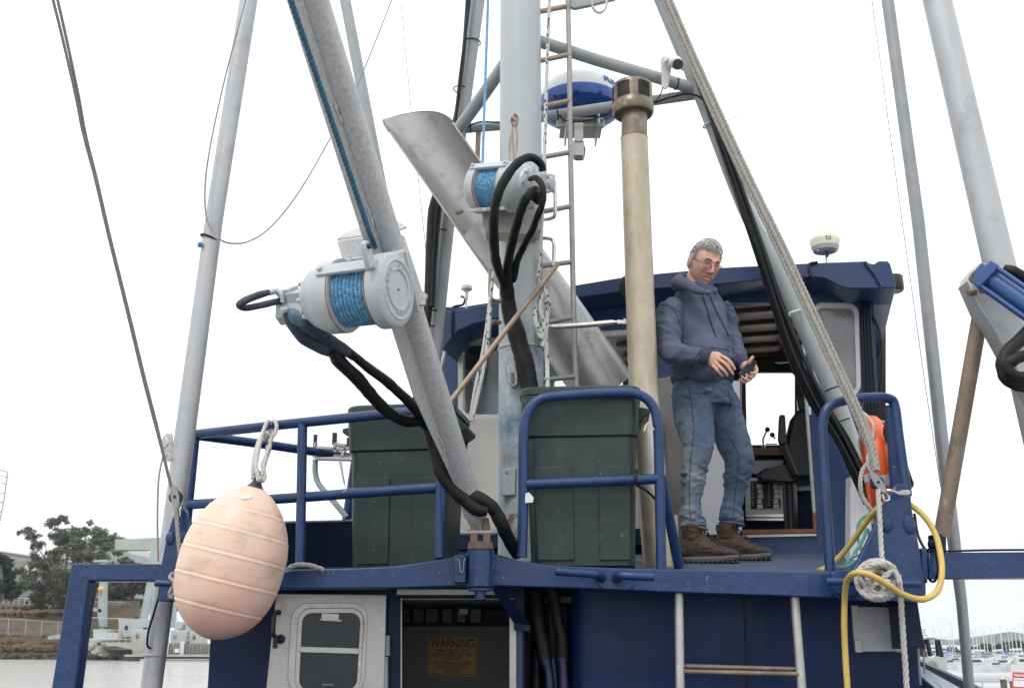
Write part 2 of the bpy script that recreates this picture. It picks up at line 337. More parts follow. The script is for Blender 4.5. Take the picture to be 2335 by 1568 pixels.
# --- swivel in the middle of the beam
c0 = P(1095, 1338, 4.93); R = 27*SC(c0); h = P(1095, 1252, 4.93).z-c0.z
MB().lathe(c0, (0, 0, 1), [(0, .0), (0, R), (h, R), (h, 0)]).build('swivel_tube', navy, boat, bevel=.003)
MB().lathe(c0+V((0, 0, h)), (0, 0, 1), [(0, 0), (0, R*1.1), (.028, R*1.1), (.034, R*.9), (.034, 0)], 6*4).build('swivel_cap', mat('rusty_cap', (.16, .10, .075), .7, var=.4, vs=25, bump=(.5, 60, .003)), boat)
b = MB()
for s_ in (-1, 1): b.tube([c0+V((s_*R*1.02+random.uniform(-.002, .002), -.0+.035, h*k/24)) for k in range(25)], [.006, .009, .007, .009, .006, .009, .006], 8)
b.each('weld_bead', navy, boat)
MB().lathe(c0-V((0, 0, .005)), (0, 0, -1), [(0, 0), (0, R*1.03), (.012, R), (.012, R*.45), (.05, R*.45), (.05, 0)]).build('swivel_pin', navy, boat)
MB().box(P(1050, 1297, 4.97), .055, .07, .125).box(P(1050, 1290, 4.93), .018, .012, .07).build('beam_bracket', navy, boat, bevel=.004)
b = MB(); b.tube([P(1042, 1272, 4.925), P(1047, 1278, 4.925), P(1049, 1300, 4.925), P(1052, 1308, 4.925), P(1056, 1300, 4.925), P(1058, 1278, 4.925), P(1063, 1271, 4.925)], .0016, 6); b.build('worn_bracket_edge', gpaint, boat)
# --- horn cleat on the beam
b = MB(); b.prism([P(x, y, 4.985) for x, y in [(1362, 1302), (1372, 1295), (1428, 1298), (1445, 1308), (1446, 1335), (1432, 1344), (1372, 1340), (1362, 1330)]], (0, .02, 0))
b.tube([P(1266, 1302, 4.86), P(1340, 1307, 4.87), P(1362, 1310, 4.9), P(1370, 1316, 5.0)], [.0185, .0185, .0195, .028], 14, k=4)
b.tube([P(1492, 1315, 4.86), P(1430, 1312, 4.87), P(1412, 1311, 4.9), P(1406, 1318, 5.0)], [.0185, .0185, .0195, .028], 14, k=4)
b.build('horn_cleat', navy, boat, bevel=.002)
# --- railings
r1 = thing  # alias
def rail(name, paths, w=22, joints=()):
    b = MB()
    for p in paths:
        q = PX(p); b.tube(cat(q, 8), w/2*SC(q[0]), 14)
    for j in joints:
        q = P(*j); b.ell(q, .026, .026, .026)
    return b.build(name, navy, boat)
rail('railing', [[(445, 990, 5.67), (690, 963, 5.38), (930, 940, 5.17), (975, 944, 5.14), (998, 965, 5.13), (1005, 1010, 5.13), (1005, 1120, 5.12), (1003, 1272, 5.1)],
                 [(430, 1150, 5.66), (690, 1133, 5.36), (850, 1121, 5.24), (1003, 1111, 5.13)],
                 [(445, 990, 5.67), (425, 1195, 5.67)], [(690, 963, 5.38), (684, 1298, 5.3)],
                 [(447, 992, 5.67), (620, 1015, 5.98), (812, 1044, 6.32)], [(812, 1044, 6.32), (790, 1190, 6.3)]], 22, [(445, 990, 5.67)])
rail('arched_railing', [[(1190, 1270, 5.05), (1193, 1150, 5.05), (1194, 1010, 5.05), (1200, 950, 5.05), (1226, 914, 5.05), (1270, 903, 5.05), (1400, 895, 5.05), (1455, 899, 5.05), (1488, 925, 5.05), (1500, 975, 5.05), (1504, 1100, 5.05), (1508, 1297, 5.05)],
                 [(1200, 1104, 5.05), (1500, 1091, 5.05)], [(1508, 1085, 5.07), (1548, 1292, 5.3)]], 24)
rail('arched_railing', [[(1893, 1300, 5.05), (1886, 1180, 5.05), (1877, 1040, 5.05), (1875, 970, 5.05), (1888, 930, 5.05), (1925, 913, 5.06), (1985, 906, 5.08), (2025, 908, 5.1), (2040, 925, 5.11), (2050, 1000, 5.1), (2068, 1130, 5.08)],
                 [(2030, 925, 5.3), (2038, 1050, 5.3), (2055, 1300, 5.3)]], 24)
# small lashings on the rails
def lash(x, y, Y, r=.017, tilt=(1, 0, .1), w=.004):
    b = MB(); b.ring(P(x, y, Y), tilt, r, w, 20, 6); return b
tag(lash(793, 1128, 5.28, .016).tube(PX([(782, 1122, 5.26), (790, 1117, 5.26), (795, 1112, 5.25)]), .004, 6).build('lashing_loop', ropem), 'grey cord loop tied round the middle rail left of the left bin', 'cord', 'cord lashings on the rails')
tag(lash(1192, 1127, 5.05, .017, (0, .2, 1)).build('lashing_loop', ropem), 'grey cord loop tied round the arched rail with the white tag', 'cord', 'cord lashings on the rails')
MBt = MB().prism([P(x, y, 5.02) for x, y in [(1198, 1125), (1206, 1122), (1217, 1134), (1215, 1145), (1197, 1146)]], (0, -.003, 0)).build('paper_tag', glossw); tag(MBt, 'small crumpled white tag hanging from the arched rail', 'tag')
tag(MB().tube(PX([(1447, 1073, 5.02), (1450, 1090, 5.0), (1453, 1106, 5.02), (1470, 1115, 5.1), (1492, 1135, 5.2), (1500, 1150, 5.25)]), .006, 8, k=4).ell(P(1450, 1074, 5.02), .013, .01, .013).build('bungee_cord', blackrub), 'dark bungee hooked on the arched rail in front of the right bin', 'bungee cord')
tag(MB().rope(PX([(1487, 962, 5.02), (1475, 968, 5.02), (1468, 985, 5.01)]), .006, k=4).rope(PX([(1478, 968, 5.02), (1478, 990, 5.02)]), .005, k=4).rope(PX([(1480, 965, 5.02), (1492, 980, 5.0)]), .004, k=3).build('rope_end', ropew), 'frayed white rope end tied at the top right of the arched rail', 'rope')
# --- side plates with bosses and cleat bars
b = MB(); b.prism([P(x, y, 4.93) for x, y in [(396, 1170), (401, 1160), (411, 1157), (421, 1160), (427, 1170), (433, 1222), (438, 1290), (442, 1372), (358, 1370), (361, 1330), (368, 1281), (380, 1222)]], (0, .035, 0)).build('side_plate', navy, boat, bevel=.006)
b = MB(); q = SC(P(400, 1220, 4.9))
for x, y in ((388, 1227), (420, 1226)): b.ell(P(x, y, 4.93), 11*q, .012, 16*q)
b.each('plate_boss', navy, boat)
b = MB(); b.prism([P(x, y, 4.93) for x, y in [(2034, 1118), (2042, 1105), (2058, 1102), (2072, 1108), (2077, 1120), (2080, 1160), (2090, 1212), (2101, 1272), (2113, 1373), (2060, 1371), (1915, 1366), (1899, 1352), (1897, 1338), (1903, 1310), (1945, 1300), (1965, 1260), (1992, 1205), (2015, 1150)]], (0, .035, 0)).build('side_plate', navy, boat, bevel=.006)
b = MB()
for x, y in ((2021, 1192), (2074, 1195)): b.ell(P(x, y, 4.93), 15*q, .013, 23*q)
b.each('plate_boss', navy, boat)
b = MB(); b.prism([P(x, y, 4.92) for x, y in [(1897, 1308), (1905, 1300), (1950, 1301), (1960, 1310), (1955, 1350), (1945, 1358), (1908, 1352), (1897, 1340)]], (0, .02, 0)).build('cleat_plate', navy, boat, bevel=.003)
pipe('cleat_bar', [(1884, 1325, 4.84), (1960, 1326, 4.83), (2098, 1331, 4.84)], 17, navy, boat)
pipe('cleat_bar', [(355, 1329, 4.84), (410, 1330, 4.83), (470, 1331, 4.84)], 15, navy, boat)
MB().tube([P(1990, 1327, 4.84), P(1990, 1330, 4.95)], .022, 12).build('cleat_stem', navy, boat)
# --- square tube arms either side
MB().prism([P(x, y, 5.0) for x, y in [(163, 1285), (380, 1285), (378, 1325), (203, 1324), (171, 1570), (160, 1650), (100, 1650), (117, 1570)]], (0, .1, 0)).build('side_frame', navy, boat, bevel=.008)
MB().prism([P(x, y, 4.96) for x, y in [(2116, 1259), (2430, 1257), (2430, 1317), (2116, 1317)]], (0, .13, 0)).build('side_beam', navy, boat, bevel=.008)
MB().prism([P(x, y, 4.94) for x, y in [(2102, 1248), (2114, 1252), (2116, 1322), (2104, 1324)]], (0, .17, 0)).build('beam_flange', navy, boat, bevel=.004)
MB().ring(P(2124, 1288, 5.0), (1, 0, 0), .075, .006, 24, 6).build('beam_strap', blackrub, boat)
pipe('beam_cable', [(2120, 1253, 4.97), (2160, 1256, 4.96), (2230, 1254, 4.96), (2340, 1253, 4.96), (2430, 1255, 4.96)], 5, cablem, boat)
# --- lower deckhouse
WA = 5.32
def W(x, y, d=0): return P(x, y, WA+d)
zb = CH-1.15
def col(pts, Y): return [P(x, y, Y) if y < 1600 else V((P(x, 1560, Y).x, Y, zb)) for x, y in pts]
house = thing
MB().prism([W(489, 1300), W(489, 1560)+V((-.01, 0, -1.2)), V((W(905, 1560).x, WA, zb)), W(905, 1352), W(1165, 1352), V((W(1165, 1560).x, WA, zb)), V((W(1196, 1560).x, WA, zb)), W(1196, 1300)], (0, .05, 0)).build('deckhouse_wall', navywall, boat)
# right part with a rounded corner and a recess beside it
xr0, xr1 = W(1300, 1450).x, W(2092, 1450).x
rg = []
for z in (zb, CH+.33):
    pass
ptsx = [(xr0-.0, WA+.3), (xr0+.005, WA+.12), (xr0+.03, WA+.05), (xr0+.07, WA+.012), (xr0+.12, WA)] + [(xr0+.12+(xr1-xr0-.12)*i/8, WA+.004*sin(i*1.7)) for i in range(1, 9)]+[(xr1, WA+.25), (xr1+.6, WA+2.6)]
b = MB(); n_ = len(ptsx); nz = 8
b.add([(x, y, zb+(CH+.33-zb)*k/nz) for k in range(nz+1) for x, y in ptsx], [(k*n_+i, k*n_+i+1, (k+1)*n_+i+1, (k+1)*n_+i) for k in range(nz) for i in range(n_-1)])
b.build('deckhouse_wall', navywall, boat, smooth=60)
MB().prism([V((W(1190, 1450).x, WA+.3, zb)), V((xr0+.02, WA+.3, zb)), V((xr0+.02, WA+.3, CH+.33)), V((W(1190, 1450).x, WA+.3, CH+.33))], (0, .03, 0)).build('recess_wall', navydark, boat)
MB().prism([V((W(1192, 1450).x, WA+.05, zb)), V((W(1192, 1450).x, WA+.3, zb)), V((W(1192, 1450).x, WA+.3, CH+.33)), V((W(1192, 1450).x, WA+.05, CH+.33))], (.01, 0, 0)).build('recess_side', navydark, boat)
b = MB(); b.prism([W(1845-150, 1362, -.006), W(1850-150, 1362, -.006), W(1862-150, 1640, -.006), W(1857-150, 1640, -.006)], (0, .004, 0)); b.build('wall_seam', navydark, boat)
# left side wall of the deckhouse, floor, ceiling and back panels of the cabin
xl = W(489, 1450).x
MB().box((xl+.012, WA+1.35, (zb+CH+.33)/2), .02, 2.6, CH+.33-zb).build('deckhouse_side', navywall, boat)
xa, xb = W(880, 1450).x, W(1188, 1450).x
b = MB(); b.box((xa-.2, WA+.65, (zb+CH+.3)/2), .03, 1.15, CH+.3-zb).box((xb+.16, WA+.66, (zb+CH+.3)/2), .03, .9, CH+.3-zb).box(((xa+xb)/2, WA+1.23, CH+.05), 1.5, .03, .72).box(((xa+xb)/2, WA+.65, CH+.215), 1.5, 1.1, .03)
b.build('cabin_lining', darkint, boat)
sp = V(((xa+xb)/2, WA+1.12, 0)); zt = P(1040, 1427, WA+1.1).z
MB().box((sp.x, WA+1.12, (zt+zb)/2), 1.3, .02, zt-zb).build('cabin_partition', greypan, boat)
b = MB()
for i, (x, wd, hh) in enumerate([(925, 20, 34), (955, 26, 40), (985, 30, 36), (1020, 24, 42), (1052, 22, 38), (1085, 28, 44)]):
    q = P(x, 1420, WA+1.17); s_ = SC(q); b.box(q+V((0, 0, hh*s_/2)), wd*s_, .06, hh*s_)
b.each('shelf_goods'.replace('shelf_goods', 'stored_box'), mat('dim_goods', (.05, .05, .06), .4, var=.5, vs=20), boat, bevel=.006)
MB().box(P(1057, 1392, WA+1.05), .05, .03, .04).build('small_box', creampl, boat)
# door frame
b = MB(); b.prism([[W(884, 1345, -.012), W(884, 1640, -.012), W(916, 1640, -.012), W(916, 1361, -.012), W(1174, 1361, -.012), W(1174, 1640, -.012), W(1196, 1640, -.012), W(1196, 1345, -.012)]], (0, .05, 0)); b.build('door_frame', navydark, boat, bevel=.003)
MB().prism([W(1162, 1405, -.03), W(1177, 1408, -.03), W(1177, 1640, -.03), W(1162, 1640, -.03)], (0, .012, 0)).build('door_jamb', alu, boat)
MB().tube([W(915, 1640, -.02), W(915, 1364, -.02)], .004, 8).build('door_edge', alu, boat)
MB().tube([W(915, 1365, -.02), W(1174, 1365, -.02)], .003, 8).build('door_edge', alu, boat)
MB().prism([W(930, 1343, -.02), W(1145, 1343, -.02), W(1145, 1355, -.02), W(905, 1355, -.02), W(905, 1343, -.02)], (0, .012, 0)).build('lintel_plate', alu, boat)
MB().prism([P(1118, 1336, 5.1), P(1140, 1336, 5.1), P(1210, 1425, 5.24), P(1210, 1440, 5.24), P(1172, 1436, 5.24), P(1172, 1420, 5.24)], (0, .03, 0)).build('gusset', navydark, boat, bevel=.003)
MB().prism([W(1178, 1405, -.02), W(1191, 1405, -.02), W(1191, 1640, -.02), W(1178, 1640, -.02)], (0, .015, 0)).build('door_post', navy, boat)
# aluminium door leaf, swung open against the wall
DA = V((W(617, 1450).x, 5.13, 0)); DB = V((W(880, 1450).x, 5.26, 0)); dv = (DB-DA).normalized(); dn = V((dv.y, -dv.x, 0))
def D(x, y, off=0.):       # a point on the door's plane
    d = ray(x, y); m_ = (DB.y-DA.y)/(DB.x-DA.x); a_ = DA.y-m_*DA.x; t = a_/(d.y-m_*d.x); return V((d.x*t, d.y*t, CH+d.z*t))+dn*off
door = MB().prism([D(630, 1352), D(882, 1355), D(874, 1640), D(600, 1640)], -dn*.035).build('cabin_door', alush, boat, bevel=.004)
def rrect(x0, y0, x1, y1, r, n=6, sk=0):
    o = []
    for cx, cy, a0 in ((x1-r, y0+r, -90), (x1-r, y1-r, 0), (x0+r, y1-r, 90), (x0+r, y0+r, 180)):
        for i in range(n+1):
            a = radians(a0+90*i/n); X, Y = cx+r*cos(a), cy+r*sin(a); o.append((X+sk*(Y-y0), Y))
    return o
out_ = rrect(666, 1374, 840, 1580, 38, 6, -.055); inn = rrect(690, 1397, 822, 1571, 22, 6, -.05); mid = rrect(680, 1386, 831, 1575, 30, 6, -.052)
def dpart(name, loops, off, th, m, bev=.002): 
    o = MB().prism([[D(x, y, off) for x, y in l] for l in loops], -dn*th).build(name, m, door, bevel=bev); return o
# sub-parts of the door (thing > part > sub-part)
dpart('window_frame', [out_, mid], .012, .012, alu); dpart('window_frame', [mid, inn], .006, .006, alu)
dpart('window_pane', [inn], .002, .001, mat('dark_pane', (.012, .023, .030), .12, var=.3, vs=3, spec=.35), 0)
dpart('window_bar', [[(684, 1473), (819, 1477), (818, 1490), (683, 1486)]], .014, .012, alu)
dpart('window_latch', [[(733, 1397), (773, 1399), (772, 1412), (778, 1412), (778, 1417), (728, 1414), (728, 1410), (732, 1410)]], .016, .012, alu)
b = MB()
for x, y in [(712, 1382), (756, 1382), (777, 1383), (820, 1384), (826, 1420), (822, 1475), (818, 1530), (672, 1420), (668, 1475), (664, 1530)]: b.ell(D(x, y, .014), .003, .003, .003, n=8, m=6)
b.each('screw', stain, door)
text('pane_print', 'TEMPERED', .012, None, glossw, door, bend=lambda c: D(747, 1560, .004)+dv*c.x+V((0, 0, c.y)))
b = MB(); b.tube([D(640, 1396, .03), D(627, 1397, .035), D(624, 1410, .04), D(623, 1445, .04), D(628, 1452, .03), D(627, 1477, .035)], .011, 8, k=3); b.tube([D(650, 1607, .03), D(634, 1608, .035), D(630, 1640, .04)], .011, 8, k=3)
b.each('handle', blackpl, door); MB().lathe(D(640, 1456, .0), dn, [(0, 0), (0, .022), (.02, .019), (.025, 0)], 20).build('handle_boss', navydark, door)
b = MB(); q = [(878, 1448, 22), (880, 1500, 40), (876, 1580, 40)]
for x, y0, y1 in ((884, 1448, 1494), (880, 1497, 1575), (878, 1580, 1630)): b.tube([W(x, y0, -.05), W(x, y1, -.05)], .012, 10)
b.each('hinge', galvd, door)
# --- aluminium ladder on the wall
lad = None
b = MB(); b.tube([P(1548, 1352, 5.07), P(1552, 1640, 5.05)], .021, 14).tube([P(1812, 1361, 5.07), P(1834, 1640, 5.05)], .021, 14).each('ladder_rail', alu, boat)
b = MB(); b.tube([P(1560, 1530, 5.05), P(1823, 1536, 5.05)], .0105, 10); b.tube([P(1560, 1518, 5.09), P(1823, 1525, 5.09)], .0105, 10); b.each('ladder_rung', rusty, boat)
# --- grey hatch panel
b = MB(); b.prism([W(1942, 1382, -.02), W(2046, 1384, -.02), W(2053, 1484, -.02), W(1950, 1485, -.02)], (0, .018, 0)); b.build('hatch_cover', lgpan, boat, bevel=.003)
b = MB()
for x, y in ((1949, 1394), (1957, 1472), (2040, 1392), (2047, 1471)): b.box(W(x, y, -.028), .032, .012, .06)
b.box(W(2000, 1422, -.024), .005, .006, .022).box(W(2000, 1415, -.024), .012, .006, .004); b.each('hatch_clip', alush, boat, bevel=.002)
# fairlead box below the plate
b = MB(); b.prism([P(2048, 1368, 5.05), P(2092, 1368, 5.05), P(2108, 1475, 5.05), P(2058, 1478, 5.05)], (.02, .2, 0)); b.build('corner_post', navydark, boat, bevel=.004)
MB().tube([P(2093, 1478, 5.2), P(2099, 1560, 5.2)], .006, 8).tube([P(2106, 1480, 5.24), P(2108, 1535, 5.24)], .004, 6).build('corner_trim', galvd, boat)
b = MB(); b.prism([P(1222, 1541, WA+.28), P(1280, 1541, WA+.28), P(1283, 1600, WA+.28), P(1220, 1600, WA+.28)], (0, -.01, 0)); b.build('recess_hatch', navydark, boat, bevel=.004)
# --- hull, main deck and starboard bulwark below the frame
b = MB(); sec = []
for Y, wl, wr, zz in [(3.9, -2.3, 2.35, CH-.75), (6, -2.5, 2.75, CH-.55), (8, -2.2, 3.4, CH-.3), (10.5, -1.2, 3.6, CH+0), (13.5, 1.6, 2.4, CH+.45)]:
    dx = (Y-3.9)*.0
    sec.append([V((wl, Y, zz)), V((wl*.9+wr*.1, Y, -.65)), V(((wl+wr)/2, Y, -1.8)), V((wr*.9+wl*.1, Y, -.65)), V((wr, Y, zz)), V((wr-.04, Y, zz)), V((wr-.06, Y, zb)), V((wl+.06, Y, zb)), V((wl+.04, Y, zz))])
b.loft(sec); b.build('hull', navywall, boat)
b = MB(); b.prism([P(2086, 1510, 6.75), P(2120, 1529, 6.2), P(2205, 1576, 5.2), P(2222, 1660, 4.2), P(2170, 1660, 4.1), P(2142, 1576, 5.0), P(2108, 1546, 5.85), P(2086, 1532, 6.4)], (0, 0, -.03)); b.build('bulwark_cap', mat('pale_blue_paint', (.36, .42, .56), .4, var=.05, vs=4), boat)
b = MB(); b.prism([P(2086, 1533, 6.42), P(2108, 1547, 5.87), P(2141, 1577, 5.02), P(2141, 1700, 5.02), P(2086, 1640, 6.42)], (.04, 0, 0)); b.build('bulwark_side', mat('scuffed_navy', (.025, .05, .12), .5, var=.3, vs=4, spots=((.4, .43, .46), .68, 9, .03)), boat)
# ================================================================== wheelhouse
A0 = 7.356
def WH(x, y, o=0.): return PL(x, y, A0+o)
op_door = [(1690, 1208), (1690, 866), (1640, 866), (1640, 690), (1828, 690), (1835, 880), (1859, 1213)]
win2 = rrect(1862, 702, 1948, 892, 16); win2 = [(x+(y-702)*.03, y) for x, y in win2]
win1 = rrect(1056, 786, 1488, 944, 18); win1 = [(x, y-(x-1056)*.06*(1 if y < 860 else 0)) for x, y in win1]
outer = [(1004, 708), (1300, 660), (1600, 640), (1860, 640), (1990, 650), (1996, 760), (2003, 900), (2012, 1300), (1004, 1300)]
wall = MB().prism([[WH(x, y) for x, y in l] for l in (outer, win1, op_door, win2)], FW*.07).build('wheelhouse_wall', navy, boat)
w1o = rrect(1044, 774, 1500, 956, 26); w1o = [(x, y-(x-1044)*.06*(1 if y < 860 else 0)) for x, y in w1o]
w2o = rrect(1850, 690, 1958, 902, 26); w2o = [(x+(y-702)*.03, y) for x, y in w2o]
wf = MB().prism([[WH(x, y, -.012) for x, y in l] for l in (w1o, win1)], FW*.05).build('window_frame', alu, boat, bevel=.004)
MB().prism([[WH(x, y, .02) for x, y in win1]], FW*.004).build('window_pane', glass('aft_glass', (.84, .87, .87), 1.0, .05), wf)
wf = MB().prism([[WH(x, y, -.012) for x, y in l] for l in (w2o, win2)], FW*.05).build('window_frame', alu, boat, bevel=.004)
MB().prism([[WH(x, y, .02) for x, y in win2]], FW*.004).build('window_pane', gl_sheen, wf)
for x in (1490,): pass
MB().tube([WH(1493, 640+90, -.01), WH(1495, 960, -.01)], .02, 8).build('wall_post', navydark, boat)
# light panels covering the lower wall
MB().prism([WH(x, y, -.35) for x, y in [(1030, 953), (1500, 946), (1500, 1212), (1030, 1212)]], FW*.3).build('deck_locker', beige, boat, bevel=.006)
MB().box(WH(1260, 1232, -.3), 1.5, .25, .1, LT, FW).build('locker_base', navydark, boat)
MB().prism([WH(x, y, -.12) for x, y in [(1499, 855), (1556, 850), (1562, 1285), (1502, 1290)]], FW*.1).build('side_casing', mat('dark_casing', (.19, .185, .18), .3, metal=.6, var=.2, vs=2), boat, bevel=.02)
MB().prism([WH(x, y, -.02) for x, y in [(1556, 868), (1687, 868), (1692, 1216), (1562, 1222)]], FW*.018).build('sliding_door', lgpan, boat, bevel=.004)
# opening trim and sill
b = MB(); b.tube([WH(1829, 690, -.01), WH(1836, 880, -.01), WH(1857, 1170, -.01)], .012, 6); b.build('door_trim', alu, boat)
b = MB(); b.prism([WH(1690, 1207, -.02), WH(1855, 1205, -.02), WH(1852, 1165, -.02), WH(1861, 1165, -.02), WH(1863, 1214, -.02), WH(1690, 1217, -.02)], FW*.06); b.build('door_sill', mat('sill_wood', (.16, .06, .025), .5, var=.3, vs=12), boat)
b = MB(); b.prism([WH(1690, 1219, -.03), WH(1862, 1216, -.03), WH(1862, 1221, -.03), WH(1690, 1225, -.03)], FW*.03); b.build('sill_edge', alu, boat)
MB().box(WH(1846, 936, -.015), .02, .02, .06, LT, FW).build('door_catch', glossw, boat, bevel=.003)
# roof: a thick visor whose end rolls down to the pillar on the left
rt = [(1010, 716), (1020, 711), (1060, 703), (1140, 688), (1310, 650), (1430, 630), (1640, 610), (1860, 599), (1971, 595), (1984, 600), (1992, 602), (2003, 595), (2024, 595), (2030, 601), (2044, 650), (2042, 657)]
rb = [(1936, 658), (1916, 653), (1897, 643), (1880, 634), (1861, 631), (1807, 632), (1640, 648), (1430, 663), (1310, 680), (1140, 724), (1080, 738), (1045, 754), (1024, 778), (1010, 800)]
roof = MB().prism([WH(x, y, -.33) for x, y in rt+rb], FW*.36).build('wheelhouse_roof', roofblue, boat, bevel=.012)
rt2 = [WH(x, y, .03) for x, y in [(1020, 730), (1140, 706), (1310, 668), (1430, 648), (1640, 628), (1860, 617), (1975, 615), (2025, 668), (1860, 668), (1640, 672), (1430, 690), (1310, 706), (1140, 744), (1020, 762)]]
MB().prism(rt2, FW*1.65).build('roof_slab', navydark, boat)
b = MB(); b.tube([WH(1972, 597, -.35), WH(1994, 622, -.35), WH(2012, 654, -.35)], .012, 8); b.build('roof_rib', roofblue, boat)
# right overhang going forward
p0 = WH(2042, 655, -.3); p1 = WH(2012, 655, -.3)
b = MB(); b.prism([p0, p0+V((0, 0, .1))-LT*.02, p0+V((0, 0, .1))-LT*.02+FW*1.9, p0+FW*1.9], -LT*.22); b.build('roof_overhang', roofblue, boat)
# room: side walls, front wall with windows, ceiling with wooden beams, floor
zc0 = WH(1700, 690, .1).z; 
pR = WH(1999, 900, .07); pLf = WH(1008, 900, .07); D2 = 1.45
zf = DZ(6.9)-.02
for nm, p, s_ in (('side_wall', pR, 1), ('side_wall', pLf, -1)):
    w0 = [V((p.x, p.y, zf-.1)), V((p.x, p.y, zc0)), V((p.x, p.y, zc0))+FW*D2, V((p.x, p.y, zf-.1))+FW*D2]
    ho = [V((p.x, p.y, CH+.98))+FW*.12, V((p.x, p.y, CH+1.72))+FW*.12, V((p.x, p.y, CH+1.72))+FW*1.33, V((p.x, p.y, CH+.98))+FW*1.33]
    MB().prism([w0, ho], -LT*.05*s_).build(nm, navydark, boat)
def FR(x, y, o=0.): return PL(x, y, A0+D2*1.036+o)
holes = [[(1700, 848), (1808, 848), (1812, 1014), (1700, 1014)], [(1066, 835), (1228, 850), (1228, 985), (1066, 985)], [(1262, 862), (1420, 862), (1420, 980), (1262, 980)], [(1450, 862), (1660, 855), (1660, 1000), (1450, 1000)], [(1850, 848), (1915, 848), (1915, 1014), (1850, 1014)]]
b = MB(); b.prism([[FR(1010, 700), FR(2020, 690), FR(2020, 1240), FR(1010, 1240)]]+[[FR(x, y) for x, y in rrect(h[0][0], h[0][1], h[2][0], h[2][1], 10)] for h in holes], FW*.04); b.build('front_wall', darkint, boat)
b = MB()
for x0, x1 in ((1694, 1699), (1812, 1832)): b.prism([FR(x0, 800, -.03), FR(x1, 800, -.03), FR(x1+4, 1010, -.03), FR(x0, 1010, -.03)], FW*.02)
b.each('window_post', wood, boat)
MB().prism([V((q.x, q.y, zc0-.012)) for q in (WH(1012, 900, .08), WH(1998, 900, .08), WH(1998, 900, .08)+FW*(D2-.05), WH(1012, 900, .08)+FW*(D2-.05))], (0, 0, .01)).build('ceiling', ceilw, boat)
b = MB()
for i in range(5):
    d_ = .12+.31*i; a = WH(1500, 900, .08)+FW*d_; b.box(V((0, 0, zc0-.035))+V((a.x, a.y, 0))+LT*.55, 1.9, .06, .035, LT, FW)
for i in range(4):
    a = WH(1560+i*118, 900, .08)+FW*.75; b.box(V((a.x, a.y, zc0-.03)), .07, 1.4, .03, LT, FW)
b.each('ceiling_beam', wood, boat, bevel=.004)
MB().prism([V((q.x, q.y, zf)) for q in (WH(1012, 900, .0), WH(2000, 900, .0), WH(2000, 900, .0)+FW*(D2), WH(1012, 900, .0)+FW*(D2))], (0, 0, -.02)).build('cabin_floor', wood, boat)
# console, breaker panel, levers
def IN(x, y, o): return PL(x, y, A0+o)
b = MB(); b.prism([IN(1640, 1042, .85), IN(1858, 1042, .85), IN(1866, 1250, .85), IN(1640, 1250, .85)], FW*.5); b.build('console', navydark, boat)
b = MB(); b.prism([IN(1640, 1021, .75), IN(1796, 1020, .75), IN(1800, 1036, .75), IN(1640, 1038, .75)], FW*.55); b.build('console_top', mat('console_wood', (.2, .075, .03), .35, var=.3, vs=10), boat)
b = MB(); b.prism([IN(1700, 1050, .8), IN(1786, 1048, .8), IN(1786, 1078, .8), IN(1700, 1080, .8)], FW*.02); b.build('console_panel', lgpan, boat)
br = MB().prism([IN(1699, 1088, .7), IN(1786, 1090, .7), IN(1790, 1180, .7), IN(1700, 1178, .7)], FW*.06).build('breaker_panel', alu, boat, bevel=.004)
b = MB(); b.prism([IN(1711, 1096, .69), IN(1776, 1097, .69), IN(1780, 1158, .69), IN(1712, 1160, .69)], FW*.012); b.build('switch_plate', inkm, br)
b = MB()
for cx in (1716, 1753):
    for i in range(9): b.box(IN(cx, 1103+6*i, .68), .012, .006, .006, LT, FW)
b.each('switch', whitepl, br)
b = MB()
for cx in (1727, 1764):
    for i in range(5): b.box(IN(cx+(i % 3)*1.2+5, 1108+11.5*i, .683), .038-(i % 2)*.006, .004, .03, LT, FW)
b.each('switch_label', glossw, br)
b = MB(); b.prism([IN(1702, 1172, .66), IN(1788, 1172, .66), IN(1788, 1178, .66), IN(1702, 1178, .66)], FW*.02).prism([IN(1702, 1181, .66), IN(1788, 1181, .66), IN(1788, 1186, .66), IN(1702, 1186, .66)], FW*.02); b.build('piano_hinge', stain, br)
b = MB(); b.prism([IN(1804, 1108, .8), IN(1850, 1106, .8), IN(1850, 1117, .8), IN(1804, 1119, .8)], FW*.03); b.prism([IN(1804, 1119, .8), IN(1815, 1119, .8), IN(1818, 1205, .8), IN(1808, 1205, .8)], FW*.03); b.build('step_frame', alu, boat)
b = MB(); b.tube([IN(1740, 1021, .85), IN(1740, 1000, .85), IN(1748, 982, .85)], .007, 8); b.tube([IN(1768, 1000, .85), IN(1762, 993, .85)], .006, 8); b.tube([IN(1745, 1020, .8), IN(1747, 1012, .8), IN(1771, 1012, .8), IN(1772, 1020, .8)], .005, 8); b.build('lever', stain, boat)
MB().ell(IN(1750, 979, .85), .019, .019, .019).build('lever_knob', blackpl, boat); MB().ell(IN(1761, 991, .85), .019, .019, .019).build('lever_knob', mat('red_knob', (.12, .02, .015), .4), boat)
